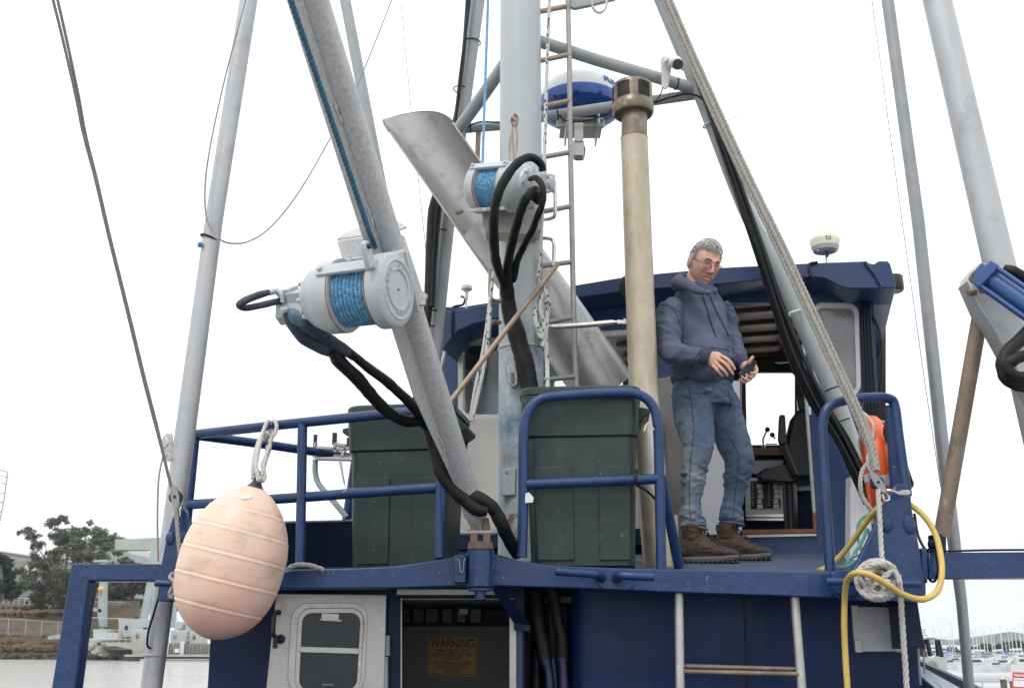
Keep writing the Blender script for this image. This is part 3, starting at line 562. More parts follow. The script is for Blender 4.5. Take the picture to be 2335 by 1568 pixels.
# helm seat
seat = thing('helm_seat', 'black high backed helm seat seen through the wheelhouse doorway', 'seat', IN(1810, 1200, .4))
b = MB(); b.prism([IN(x, y, .5) for x, y in [(1722, 1082), (1740, 1068), (1800, 1055), (1822, 1060), (1830, 1085), (1815, 1100), (1730, 1092)]], FW*.42); b.build('cushion', seatm, seat, bevel=.03)
b = MB(); b.prism([IN(x, y, .5) for x, y in [(1795, 1065), (1790, 1000), (1800, 958), (1816, 935), (1850, 925), (1870, 1000), (1872, 1090), (1810, 1092)]], FW*.42); b.build('backrest', seatm, seat, bevel=.03)
b = MB(); b.prism([IN(x, y, .52) for x, y in [(1816, 905), (1832, 895), (1858, 893), (1860, 930), (1822, 940)]], FW*.34); b.build('headrest', seatm, seat, bevel=.03)
b = MB(); b.prism([IN(x, y, .35) for x, y in [(1776, 945), (1790, 944), (1794, 1010), (1776, 1013), (1773, 1000)]], FW*.1); b.tube([IN(1785, 1010, .4), IN(1800, 1050, .42), IN(1815, 1085, .45)], .03, 8, k=4); b.build('armrest', seatm, seat, bevel=.012)
b = MB(); b.tube([IN(1800, 1095, .6), IN(1805, 1215, .6)], .05, 12); b.build('pedestal', blackpl, seat)
# ceiling light curtain rail glimpses
b = MB(); b.tube([IN(1760, 826, .9), IN(1790, 835, .9), IN(1830, 828, .9)], .006, 6, k=4).box(IN(1795, 822, 1.2), .2, .06, .03, LT, FW); b.build('overhead_cable', cablem, boat)
# --- side window leaf at the far left
b = MB(); b.tube(PX([(1003, 712, 7.3), (1014, 722, 7.25), (1017, 750, 7.2), (1014, 800, 7.2), (1004, 840, 7.2), (996, 870, 7.2)]), .012, 8, k=5); b.build('side_window_rim', whitepl, boat)
# wiring on the wall
b = MB()
for i, x in enumerate((1962, 1968, 1975, 1982)):
    b.tube([WH(x, 664, -.04), WH(x+4, 760, -.05), WH(x+10+i, 900, -.04), WH(x+16, 1050, -.05), WH(x+14, 1180, -.04)], .008, 6, k=4)
b.each('wall_cable', cablem, boat)
tag(MB().tube([WH(1985, 715, -.02), WH(2004, 750, -.05), WH(2011, 800, -.05), WH(2009, 870, -.03), WH(2002, 930, -.02), WH(2000, 1000, -.03)], .008, 8, k=6).build('hanging_cable', cablem), 'thin black cable curving down outside the right edge of the wheelhouse', 'cable')
tag(MB().tube([WH(1864, 598, -.34), WH(1850, 600, -.35), WH(1844, 606, -.36), WH(1850, 630, -.36), WH(1860, 640, -.34)], .009, 8, k=5).build('antenna_cable', cablem), 'short black cable running from the round white antenna over the roof edge', 'cable')
tag(MB().tube([WH(1052, 676, -.2), WH(1060, 680, -.25), WH(1056, 694, -.3), WH(1040, 698, -.3), WH(1032, 704, -.34), WH(1030, 740, -.36), WH(1031, 770, -.34)], .009, 8, k=5).build('antenna_cable', cablem), 'short black cable hanging from the little mushroom antenna', 'cable')
b = MB(); b.tube([WH(1430, 632, -.34), WH(1421, 640, -.37), WH(1419, 656, -.37), WH(1424, 676, -.35)], .02, 8, k=4); b.tube([WH(1437, 630, -.34), WH(1430, 642, -.38), WH(1430, 660, -.37), WH(1436, 682, -.35)], .016, 8, k=4)
tag(b.build('cable_bundle', cablem), 'black cable bundle hanging over the roof edge left of the exhaust stack', 'cables')
# horn/black lamp on the roof end
t = thing('deck_lamp', 'black cylindrical lamp at the right end of the wheelhouse roof', 'lamp', P(2050, 660, 6.6))
q = P(2038, 652, 6.7); MB().lathe(q-V((0, 0, .04)), (0, 0, 1), [(0, 0), (0, .055), (.015, .065), (.1, .065), (.11, .058), (.11, 0)]).build('lamp_body', blackpl, t); q+V((0, 0, 0)); MB().box(q-V((.05, 0, 0)), .1, .03, .03).build('bracket', blackpl, t)
for ch in t.children[:1]: ch.location = V((.04, 0, 0))
# ================================================================== rigging and deck gear
# --- mast
MB0 = P(1189, 1262, 5.8); MT = P(1186, -500, 5.8); MRad = 51.5*SC(P(1188, 900, 5.8))
mast = thing('mast', 'thick pale grey steel mast with rust streaks rising through the middle', 'mast', MB0)
zs = P(1188, 640, 5.8).z
def mx_(z): t = (z-MB0.z)/(MT.z-MB0.z); return MB0+(MT-MB0)*t
MB().tube([mx_(zs), MT], MRad, 40).build('upper_tube', mastp, mast)
MB().tube([mx_(MB0.z-.05), mx_(zs)], MRad, 40).build('lower_tube', mastlow, mast)
def on_mast(x, y): return P(x, y, 5.8-MRad*.98)
# rust weep: a real stain of rust on the paint, shaped as a thin film
def film(name, pts, m, par, th=.0012):
    b = MB(); cols = 6; rows = len(pts); vs = []
    for (x0, x1, y) in pts:
        for k in range(cols+1):
            x = x0+(x1-x0)*k/cols; p = P(x, y, 5.8-MRad); ax = P(1188, y, 5.8); dx = (x-1188.5)*SC(p)
            dx = max(-MRad*.99, min(MRad*.99, dx)); c = mx_(p.z); vs.append(V((c.x+dx, c.y-sqrt(MRad**2-dx*dx)-th, p.z)))
    b.add(vs, [(i*(cols+1)+j, i*(cols+1)+j+1, (i+1)*(cols+1)+j+1, (i+1)*(cols+1)+j) for i in range(rows-1) for j in range(cols)]); return b.build(name, m, par)
def stain_mat(name, colr, dens=.5, sc=30, st=(1, 1, .2)):
    m = bpy.data.materials.new(name); m.use_nodes = True; t = m.node_tree; t.nodes.clear(); A = t.nodes.new; K = t.links.new
    tc = A('ShaderNodeTexCoord'); mp = A('ShaderNodeMapping'); mp.inputs['Scale'].default_value = st; K(tc.outputs['Object'], mp.inputs[0])
    n = A('ShaderNodeTexNoise'); n.inputs['Scale'].default_value = sc; n.inputs['Detail'].default_value = 6; K(mp.outputs[0], n.inputs[0])
    mr = A('ShaderNodeMapRange'); mr.inputs[1].default_value = .72-dens*.5; mr.inputs[2].default_value = .95-dens*.35; K(n.outputs[0], mr.inputs[0])
    d = A('ShaderNodeBsdfDiffuse'); d.inputs[0].default_value = tuple(colr)+(1,); tr = A('ShaderNodeBsdfTransparent'); mx = A('ShaderNodeMixShader'); K(mr.outputs[0], mx.inputs[0]); K(tr.outputs[0], mx.inputs[1]); K(d.outputs[0], mx.inputs[2])
    o = A('ShaderNodeOutputMaterial'); K(mx.outputs[0], o.inputs[0]); return m
film('rust_stain', [(1172, 1176, 258), (1167, 1181, 264), (1165, 1184, 272), (1167, 1182, 282), (1170, 1179, 290)], stain_mat('rust_spot', (.22, .06, .02), .75, 40, (1, 1, 1)), mast)
film('rust_stain', [(1168, 1180, 288), (1163, 1182, 305), (1160, 1183, 330), (1160, 1181, 355), (1160, 1182, 375)], stain_mat('rust_weep', (.46, .31, .15), .52, 60, (1, 1, .08)), mast)
film('rust_stain', [(1150, 1165, 805), (1148, 1170, 830), (1152, 1166, 860)], stain_mat('rust_weep_low', (.4, .24, .1), .45, 30), mast)
film('rust_stain', [(1160, 1180, 1170), (1155, 1185, 1190), (1160, 1182, 1215), (1165, 1180, 1240)], stain_mat('rust_weep_base', (.26, .1, .03), .55, 18, (1, 1, .6)), mast)
# band clamp, eye plate, bracket on the mast
b = MB(); b.ring(mx_(P(1188, 797, 5.8).z), (0, 0, 1), MRad+.002, .006, 48, 6); b.box(P(1187, 797, 5.8-MRad-.01), .022, .01, .02); b.build('cable_tie', whitepl, mast)
b = MB(); ey = on_mast(1168, 860); b.prism([[P(x, y, 5.66) for x, y in [(1156, 835), (1170, 832), (1181, 842), (1181, 878), (1170, 887), (1156, 872)]]], (0, -.03, 0)); b.build('eye_plate', mastlow, mast, bevel=.006)
MB().tube([P(1168, 850, 5.625), P(1169, 872, 5.625)], .009, 8).build('eye_slot', rust, mast)
b = MB(); b.prism([P(x, y, 5.665) for x, y in [(1145, 1068), (1176, 1066), (1175, 1128), (1146, 1130)]], (0, .03, 0)).ell(P(1155, 1075, 5.66), .007, .004, .007); b.build('mast_bracket', gpaint, mast, bevel=.004)
# winch foundation on the mast
b = MB(); b.prism([P(x, y, 5.56) for x, y in [(1096, 480), (1200, 468), (1228, 460), (1236, 520), (1222, 534), (1130, 530), (1108, 528), (1097, 515)]], (0, .14, 0)); b.build('winch_foundation', mat('foundation_paint', (.42, .42, .36), .45, var=.1, vs=4, spots=((.3, .2, .1), .66, 8, .06), bump=(.4, 20, .004)), mast, bevel=.012)
b = MB(); b.box(P(1213, 400, 5.64), .17, .12, .16); b.build('back_plate', gpaint, mast, bevel=.01)
# handle loops left and right
b = MB(); b.tube(cat(PX([(1119, 613, 5.66), (1118, 640, 5.66), (1118, 672, 5.66), (1123, 684, 5.67), (1142, 687, 5.7)]), 6), .0125, 10); b.tube(cat(PX([(1142, 735, 5.7), (1124, 734, 5.68), (1116, 745, 5.66), (1115, 770, 5.66), (1113, 812, 5.66)]), 6), .0125, 10); b.each('handle_loop', bronze, mast)
b = MB(); b.tube(cat(PX([(1236, 501, 5.7), (1256, 498, 5.68), (1265, 490, 5.66), (1266, 460, 5.65), (1265, 425, 5.65)]), 6), .0105, 10); b.tube(cat(PX([(1236, 543, 5.7), (1256, 545, 5.68), (1263, 556, 5.66), (1263, 580, 5.65), (1262, 606, 5.65)]), 6), .0105, 10); b.each('handle_loop', stain, mast)
b = MB(); b.tube([P(1233, 580, 5.68), P(1232, 790, 5.68)], .012, 10); b.build('flat_bar', bronze, mast)
# --- winch builder, in a local frame: x runs from the cover to the motor, unit = drum radius
def winch(name, label, A_, B_, R, up, gm, letters=True):
    ax = (B_-A_).normalized(); upv = (up-ax*up.dot(ax)).normalized(); sid = ax.cross(upv)
    if sid.y < 0: sid = -sid
    Mx = MX(((ax.x*R, sid.x*R, upv.x*R, A_.x), (ax.y*R, sid.y*R, upv.y*R, A_.y), (ax.z*R, sid.z*R, upv.z*R, A_.z), (0, 0, 0, 1)))
    t = thing(name, label, 'winch', A_, 'hydraulic rope winches'); X = V((1, 0, 0)); O = V((0, 0, 0))
    MB(Mx).lathe(O, X, [(0, 0), (.0, .5), (-.035, .52), (-.035, .56), (0, .58), (0, .74), (-.03, .76), (-.03, .8), (0, .82), (.02, .93), (.1, 1), (.44, 1.0), (.44, .5), (.3, 0)], 48).build('gear_cover', gm, t)
    MB(Mx).lathe(V((-.01, 0, 0)), X, [(-.02, 0), (-.02, .035), (.02, .035), (.02, 0)], 16).build('drain_plug', rusty, t)
    if letters:
        def arc(s_, a0, step):
            for i, ch in enumerate(s_):
                if ch == ' ': continue
                an = radians(a0+step*i)
                def bd(c, an=an):
                    y = c.y+.62; x = c.x
                    return Mx @ V((-.035+c.z*0-max(0, c.z)*.6, -(x*cos(an)+y*sin(an))*1, (y*cos(an)-x*sin(an))*1))
                text('raised_letter', ch, .14, None, gm, t, ext=.03, bend=bd)
        arc('MASTER', 150, 15); arc('INC', -65, 20); arc('SURREY', 20, 17)
    prof = [(.5, .0), (.5, .8)]; n_ = 9
    for i in range(n_*8+1):
        prof.append((.5+1.06*i/(n_*8), .80+.055*abs(sin(pi*i/8))**.6))
    prof += [(1.56, .8), (1.56, 0)]
    d = MB(Mx).lathe(O, X, prof, 56); 
    d.build('rope_drum', bluerope, t, smooth=50)
    for x0 in (.44, 1.56): MB(Mx).lathe(V((x0, 0, 0)), X, [(0, 0), (0, .985), (.05, .985), (.05, 0)], 48).build('drum_flange', gm, t)
    for x0 in (.47, 1.6): MB(Mx).ring(V((x0, 0, 0)), X, .985, .018, 56, 6).build('rusty_rim', rust, t)
    MB(Mx).lathe(V((1.61, 0, 0)), X, [(0, 0), (0, 1.0), (.42, .99), (.5, .95), (.82, .80), (.86, .72), (.98, .68), (1.0, .6), (1.05, .56), (1.08, .4), (1.08, 0)], 48).build('brake_housing', gm, t)
    b = MB(Mx)
    for i in range(8):
        an = 2*pi*i/8+.2; b.lathe(V((2.5, .62*sin(an), .62*cos(an))), X, [(0, 0), (0, .07), (.2, .07), (.2, 0)], 6)
    b.each('housing_bolt', gm, t)
    b = MB(Mx); b.box((2.95, 0, 0), .6, .62, .62).lathe(V((2.6, 0, 0)), X, [(0, 0), (0, .42), (.2, .4), (.2, 0)], 24).box((3.3, 0, .06), .35, .52, .7).lathe(V((3.4, 0, .05)), X, [(0, 0), (0, .26), (.16, .26), (.2, .2), (.2, 0)], 20); b.build('hydraulic_motor', gm, t, bevel=.004)
    b = MB(Mx)
    for yy, zz in ((-.35, .3), (-.35, -.25), (.35, .3), (.35, -.25)): b.lathe(V((3.42, yy*.6, zz)), X, [(0, 0), (0, .06), (.12, .06), (.12, 0)], 6)
    b.each('motor_bolt', gm, t)
    for an in (35, -115):
        a = radians(an); c = V((1.02, -1.02*sin(a), 1.02*cos(a))); b = MB(Mx)
        b.box(c, 1.75, .1, .34, X, V((0, -sin(a), cos(a))), V((0, cos(a), sin(a))))
        for xx in (.25, 1.8):
            b.lathe(V((xx, -1.06*sin(a), 1.06*cos(a))), V((0, -sin(a), cos(a))), [(0, 0), (0, .08), (.1, .08), (.1, 0)], 6)
        b.build('tie_bar', gm, t, bevel=.003)
    b = MB(Mx); b.box((.245, .55, .45), .36, .9, .9).box((1.9, .62, .1), .5, .75, 1.5); b.box((1.05, .95, .0), 2.1, .12, 1.7); b.each('mounting_foot', gm, t, bevel=.006)
    return t, Mx
BA, BB = P(1088, 1190, 5.0), P(719, -2, 3.5)
def bt(y):
    lo, hi = 0, 1
    for _ in range(40):
        m = (lo+hi)/2
        if proj(BA+(BB-BA)*m)[1] > y: lo = m
        else: hi = m
    return BA+(BB-BA)*lo
bw = bt(650)
R1 = 86*SC(P(850, 660, bw.y-.2))
A1 = P(908, 660, bw.y-.26); B1 = P(655, 690, bw.y-.26+.20)
w1, M1 = winch('boom_winch', 'large grey winch wound with blue rope, bolted to the slanting galvanised boom', A1, B1, R1, (V((-.12, -.5, .85))), gpaint)
A2 = P(1089, 432, 5.50); B2 = P(1262, 420, 5.22); R2 = 57*SC(P(1120, 430, 5.5))
w2, M2 = winch('mast_winch', 'smaller grey winch wound with blue rope, bolted to the front of the mast', A2, B2, R2, V((0, -.35, .94)), gpaint, False)
film2 = MB(M2); film2.box((1.0, -.62, -.86), 1.75, .35, .14); film2.build('lower_bar', mat('rusting_grey', (.44, .46, .47), .5, spots=((.35, .15, .05), .52, 14, .08), bump=(.4, 30, .004)), w2, bevel=.003)
# lifting eye on boom winch
b = MB(M1); b.prism([V((.16, y, z)) for y, z in [(-.95, .75), (-.98, 1.2), (-.93, 1.42), (-.8, 1.5), (-.67, 1.42), (-.62, 1.15), (-.55, .8)]], (.14, 0, 0)); b.build('lifting_eye', gpaint, w1, bevel=.006)
MB(M1).lathe(V((.08, -.8, 1.33)), (1, 0, 0), [(0, 0), (0, .07), (.08, .07), (.08, 0)], 12).build('eye_hole', inkm, w1)
# fittings under the boom winch motor
q = B1+V((-.015, 0, -.0))
b = MB(); b.box(P(665, 708, q.y), .13, .11, .085, (B1-A1).normalized()*-1, V((0, 1, 0)), V((0, 0, 1))); b.tube(PX([(700, 700, q.y), (705, 730, q.y), (690, 752, q.y)]), .03, 10, k=3); b.tube(PX([(634, 662, q.y-.05), (612, 668, q.y-.06)]), .013, 10); b.tube(PX([(645, 690, q.y-.06), (642, 670, q.y-.07), (632, 661, q.y-.06)]), .01, 10, k=4); b.tube(PX([(655, 705, q.y-.05), (640, 710, q.y-.07)]), .016, 8)
b.build('valve_block', gpaint, w1, bevel=.003)
MB().tube(PX([(662, 712, q.y-.03), (676, 722, q.y-.05), (696, 730, q.y-.03), (705, 728, q.y)]), [.024, .034, .036, .026], 12, k=3).build('fitting_wrap', mat('teal_wrap', (.09, .17, .22), .6, var=.4, vs=25, bump=(.8, 60, .004)), w1)
# --- boom
boom = thing('cargo_boom', 'slanting galvanised boom carrying the large winch, hinged on the deck beam', 'boom', BA)
BBx = BA+(BB-BA)*1.25
rb_ = 25*SC(BA)
MB().tube([BA+(BB-BA)*.02, BBx], rb_, 32).build('boom_tube', galv, boom)
dirb = (BB-BA).normalized(); view = (bt(600)-V((0, 0, CH))).normalized(); lat = dirb.cross(view).normalized()
if lat.x > 0: lat = -lat
fl = (lat*.80-view*.28).normalized(); nrm = dirb.cross(fl).normalized()
b = MB(); w0, wt = .060, .012
p_ = [BA+(BB-BA)*.09, BBx]; c_ = [p_[0]+fl*(rb_*.6), p_[1]+fl*(rb_*.6), p_[1]+fl*(rb_+w0), p_[0]+fl*(rb_+.0*w0)]
cm = BA+(BB-BA)*.3+fl*(rb_+w0)
b.prism([c_[0], c_[1], c_[2], cm, c_[3]], nrm*wt)
b.build('boom_web', galv_lit, boom, bevel=.002)
b = MB()       # weld bead
for a0, a1 in ((.16, .2), (.62, .66), (.80, .84)):
    pts = [BA+(BB-BA)*(a0+(a1-a0)*i/14)+fl*rb_*.97-nrm*.002 if False else BA+(BB-BA)*(a0+(a1-a0)*i/14)+fl*rb_*.93-view*rb_*.36+V((random.uniform(-.002, .002), 0, random.uniform(-.002, .002))) for i in range(15)]
    b.tube(pts, [.003, .006, .004, .007, .003], 8)
b.each('weld_bead', mat('weld_metal', (.55, .57, .6), .5, metal=.3, bump=(1, 80, .003)), boom)
# clevis at the foot
b = MB(); b.tube([BA+(BB-BA)*.035, BA, P(1093, 1215, 5.0)], [rb_*.98, rb_*.8, rb_*.45], 20); b.build('boom_foot', galv, boom)
b = MB()
for x in (1081, 1110): b.prism([P(x-9, 1245, 4.955), P(x+8, 1245, 4.955), P(x+8, 1205, 4.955), P(x+4, 1180, 4.955), P(x-3, 1178, 4.955), P(x-8, 1195, 4.955)], (0, .09, 0))
b.each('clevis', rusty, boom, bevel=.004)
pipe('hinge_pin', [(1050, 1213, 4.965), (1137, 1212, 4.965)], 12, alu, boom, k=0)
# winch plates on the boom
yb = bw.y-.085
b = MB(); b.prism([P(x, y, yb) for x, y in [(768, 549), (905, 531), (922, 537), (972, 690), (968, 695), (915, 700), (880, 620), (790, 622)]], (0, .02, 0)); b.build('winch_plate', galv, boom, bevel=.003)
b = MB(); b.prism([P(768, 549, yb), P(905, 530, yb), P(928, 521, yb+.17), P(900, 506, yb+.2), P(828, 521, yb+.2), P(778, 540, yb+.06)], (0, .0, .012)); b.build('plate_gusset', galv, boom, bevel=.003)
b = MB(); b.prism([P(955, 655, yb+.01), P(975, 672, yb+.01), P(972, 680, yb+.01), P(958, 690, yb+.01)], (0, .03, 0)); b.build('plate_lug', galv, boom, bevel=.003)
# blue line along the boom
rl = [BA+(BB-BA)*s_ for s_ in (.60, 1.2)]
pB = [P(856, 566, bw.y-.14)]+[P(x, y, bt(y).y-.12) for x, y in ((840, 525), (829, 490))]
top0 = P(663, 0, 3.36); pB += [pB[-1]+(top0-pB[-1])*s_ for s_ in (.3, .6, 1.0, 1.15)]
tag(MB().rope(pB, .012, pitch=.06, n=6).build('winch_line', bluedark), 'dark blue line running up the slanting boom from the large winch', 'rope')
# blue line to the mast winch
tag(MB().rope(PX([(1100, 392, 5.42), (1104, 260, 5.42), (1109, 120, 5.43), (1115, -60, 5.44)]), .009, pitch=.05, n=5).build('winch_line', mat('light_blue_line', (.17, .36, .60), .7, var=.2, vs=60)), 'light blue line running straight up beside the mast from the smaller winch', 'rope')
# --- tripod legs and cross bars
tri = thing('mast_tripod', 'grey pipe tripod of slanting legs and cross bars bracing the mast', 'mast brace', P(1500, 1150, 6.3))
pipe('right_leg'[:0]+'leg', [(1491, -40, 6.1), (1602, 225, 6.16), (1700, 475, 6.22), (1790, 650, 6.25), (1880, 850, 6.28), (1940, 1010, 6.3), (1972, 1120, 6.3)], [31, 34, 36, 38, 40, 43, 46], tripod, tri, k=4, n=20)
pipe('leg', [(1096, -40, 6.6), (1062, 203, 6.6), (1027, 457, 6.6), (1000, 700, 6.6), (975, 960, 6.6)], [31, 32, 33, 34, 36], tripod, tri, k=4, n=20)
pipe('cross_bar', [(1225, 93, 5.85), (1360, 137, 6.0), (1590, 204, 6.17)], 28, tripod, tri, k=0, n=18)
pipe('cross_bar', [(1150, 148, 5.95), (1100, 220, 6.2), (1040, 302, 6.5)], 29, tripod, tri, k=0, n=18)
pipe('cross_bar', [(1150, 286, 6.5), (1060, 293, 6.5)], 22, tripod, tri, k=0, n=18)
pipe('cross_bar', [(1230, 268, 6.3), (1395, 243, 6.25), (1590, 215, 6.2)], 24, tripod, tri, k=0, n=18)
b = MB(); b.prism([P(1085, 300, 6.5), P(1097, 300, 6.5), P(1094, 362, 6.5), P(1083, 358, 6.5)], (0, .01, 0)); b.build('flat_bar', bronze, tri)
MB().prism([P(1940, 1085, 6.25), P(1985, 1120, 6.25), P(1990, 1295, 6.1), P(1938, 1298, 6.1)], (0, .1, 0)).build('leg_foot', lgpan, tri, bevel=.004)
ties = MB()
def tie(x, y, Y, r, ax):
    ties.ring(P(x, y, Y), ax, r, .0045, 24, 6)
d1 = (P(1880, 850, 6.28)-P(1602, 225, 6.16)).normalized(); d2 = (P(1000, 700, 6.6)-P(1096, 0, 6.6)).normalized(); d3 = (P(1590, 204, 6.17)-P(1360, 137, 6)).normalized(); d4 = (P(1590, 215, 6.2)-P(1395, 243, 6.25)).normalized()
for x, y in ((1570, 150), (1900, 885), (1918, 960), (1952, 1058)): tie(x, y, 6.24, .052, d1)
for x, y in ((1082, 97), (1056, 205), (1014, 530), (992, 712), (987, 747)): tie(x-4, y, 6.6, .055, d2)
for x, y in ((1473, 170), (1543, 192)): tie(x, y, 6.1, .037, d3)
for x, y in ((1272, 261), (1388, 243), (1528, 223)): tie(x, y, 6.26, .034, d4)
tie(1073, 292, 6.5, .032, (1, 0, 0))
ties.each('cable_tie', blackrub, tri)
b = MB(); b.ring(P(1620, 283, 6.17), d1, .05, .006, 24, 6); b.ring(P(1805, 715, 6.2), d1, .056, .007, 24, 6); b.each('cable_tie', whitepl, tri)
# cable bundles
b = MB()
for i in range(7):
    o = i-3; sp_ = [(1506+o*1, -30), (1545+o*1, 60), (1583+o*1, 160), (1613+o*1.6, 240), (1648+o*3, 330), (1690+o*3.4, 450), (1733+o*3.6, 570), (1772+o*4, 690), (1815+o*6, 810), (1868+o*6.5, 920), (1918+o*5, 1000), (1958+o*5, 1080), (1990+o*5, 1150)]
    b.tube([P(x+random.uniform(-2, 2), y, 6.12-.02*(i % 3)) for x, y in sp_], .0105, 7, k=4)
tag(b.build('cable_bundle', cablem), 'bundle of black cables strapped along the right tripod leg down to the deck', 'cables')
b = MB(); b.tube(PX([(1068, -30, 6.52), (1058, 110, 6.52), (1043, 240, 6.52), (1030, 300, 6.52), (1000, 420, 6.5), (990, 480, 6.5), (985, 560, 6.5), (976, 700, 6.5), (960, 830, 6.5), (945, 950, 6.5)]), [.014, .014, .014, .014, .02, .042, .042, .03, .026, .026], 10, k=5)
b.tube(PX([(1075, -30, 6.5), (1050, 170, 6.5), (1035, 300, 6.5), (1004, 440, 6.48), (992, 560, 6.48), (985, 700, 6.48)]), [.01, .012, .012, .03, .025, .02], 8, k=5)
tag(b.build('sleeved_hoses', blackrub), 'black sleeved hoses strapped along the left tripod leg', 'hoses')
b = MB(); b.tube(PX([(1275, 262, 6.2), (1290, 275, 6.2), (1330, 277, 6.2), (1380, 262, 6.2), (1395, 250, 6.2)]), .006, 6, k=5); b.tube(PX([(1515, 165, 6.05), (1510, 205, 6.05), (1498, 228, 6.08), (1490, 232, 6.1)]), .004, 6, k=5); b.tube(PX([(1490, 235, 6.15), (1530, 222, 6.15), (1575, 215, 6.1), (1610, 235, 6.1), (1640, 300, 6.1)]), .007, 6, k=5); b.tube(PX([(1065, 290, 6.45), (1095, 278, 6.45), (1140, 280, 6.45)]), .006, 6, k=4)
b.each('loose_wire', cablem, tri)
b = MB(); b.tube(PX([(1655, 278, 6.1), (1690, 260, 6.0)]), .002, 5); b.tube(PX([(1576, 147, 6.1), (1606, 155, 6.1)]), .002, 5); b.each('wire_end', wirem, tri)
# --- exhaust
ex = thing('exhaust_stack', 'tall rust streaked exhaust stack with slotted spark arrestor behind the right bin', 'exhaust stack', P(1490, 1280, 5.62))
EY = 5.58
e0 = P(1502, 1290, EY); e1 = P(1468, 900, EY); e2 = P(1447, 262, EY); e3 = P(1446, 315, EY)
er = 34*SC(e1)
MB().tube([e0, e1, P(1446, 316, EY)], [er*1.0, er, er*.97], 36).build('pipe', exh, ex)
MB().tube([P(1446, 316, EY), P(1447, 250, EY)], er*.93, 36).build('neck', exhcap, ex)
MB().ring(P(1446, 316, EY), (0, 0, 1), er*.965, .003, 40, 6).build('weld_ring', rust, ex)
pc = P(1444, 262, EY); ph = P(1441, 196, EY).z-pc.z; cR = 47*SC(pc)
cb = MB()
pr = [(0, er*.9), (0, cR*.93), (.015, cR), (ph*.32, cR), (ph*.35, cR*.965), (ph*.40, cR*.965)]
for i in range(9):
    z = ph*(.40+.052*i); pr += [(z, cR*.965), (z+ph*.002, cR*.965)]
pr += [(ph*.97, cR*.965), (ph*1.0, cR*.93), (ph*1.0, 0)]
cb.lathe(pc, (0, 0, 1), pr, 48).build('arrestor', exhcap, ex)
b = MB()
for a0 in (-150, -105+8, -35, 30):
    for i in range(9):
        z = ph*(.42+.057*i); pts = [pc+V((sin(radians(a0+d_))*cR*.972, -cos(radians(a0+d_))*cR*.972, z)) for d_ in (-20, -10, 0, 10, 20)]
        b.tube(pts, .0042, 6, ref=(0, 0, 1))
b.each('slot', inkm, ex)
b = MB(); b.tube([P(1507, 1175, EY), P(1510, 1300, EY)], 1.1*er, 30); b.build('base_sleeve', exh, ex)
b = MB(); b.ell(P(1516, 1180, EY-er), .01, .008, .008).ell(P(1508, 1278, EY-er*1.1), .012, .01, .012); b.each('sleeve_bolt', rust, ex)
# --- aluminium chute
ch = thing('aluminium_chute', 'wide dull aluminium chute leaning diagonally behind the mast, open trough at its top', 'chute', P(1400, 900, 6.0))
ca = P(1385, 893, 6.2); cb_ = P(960, 290, 6.0); cd = (cb_-ca).normalized(); vw = (P(1150, 560, 6.1)-V((0, 0, CH))).normalized(); cl = cd.cross(vw).normalized()
if cl.x < 0: cl = -cl                   # towards the right edge in the picture
cn_ = cl.cross(cd).normalized()
if cn_.dot(vw) < 0: cn_ = -cn_          # away from the viewer
cr_ = 68*SC(P(1150, 560, 6.1))
# trough: the wall bulges away from the viewer, its mouth cut on a curve
lenT = (cb_-ca).length; ns, nt_ = 18, 20; vs = []; vi = []
def endlen(a):        # a: 0 right edge .. pi left edge
    t = a/pi; return lenT*(.955+.14*t+.06*sin(pi*t)-.045*max(0, (t-.88)/.12)**2)
for k in range(ns+1):
    for j in range(nt_+1):
        a = pi*j/nt_; s_ = lenT*.60+(endlen(a)-lenT*.60)*k/ns
        for lst, rr in ((vs, cr_), (vi, cr_*.94)):
            lst.append(ca+cd*s_+cl*(cos(a)*rr)+cn_*(sin(a)*rr*.9))
nn = len(vs); fs = []
for k in range(ns):
    for j in range(nt_):
        a = k*(nt_+1)+j; fs.append((a, a+1, a+nt_+2, a+nt_+1)); fs.append((a+nn, a+nt_+1+nn, a+nt_+2+nn, a+1+nn))
for k in range(ns):
    for j in (0, nt_): a = k*(nt_+1)+j; fs.append((a, a+nt_+1, a+nt_+1+nn, a+nn))
for j in range(nt_):
    for k in (0, ns): a = k*(nt_+1)+j; fs.append((a, a+1, a+1+nn, a+nn))
b = MB(); b.add(vs+vi, fs); b.build('trough', chute_m, ch)
MB().tube([ca+cd*(-.0), ca+cd*(lenT*.63)], cr_, 40).build('tube', chute_m, ch)
rim = [ca+cd*endlen(pi*j/nt_)+cl*(cos(pi*j/nt_)*cr_*.98)+cn_*(sin(pi*j/nt_)*cr_*.88) for j in range(nt_+1)]
MB().tube(rim, .007, 8).build('rim_edge', mat('dark_edge', (.16, .155, .15), .35, metal=.6), ch)
MB().tube([P(1052, 482, 5.95), P(1043, 486, 5.9)], .014, 10).build('spigot', rusty, ch)
b = MB(); b.tube([P(1246, 690, 6.05), P(1318, 850, 6.05)], .009, 6); b.build('edge_seam', alu, ch)
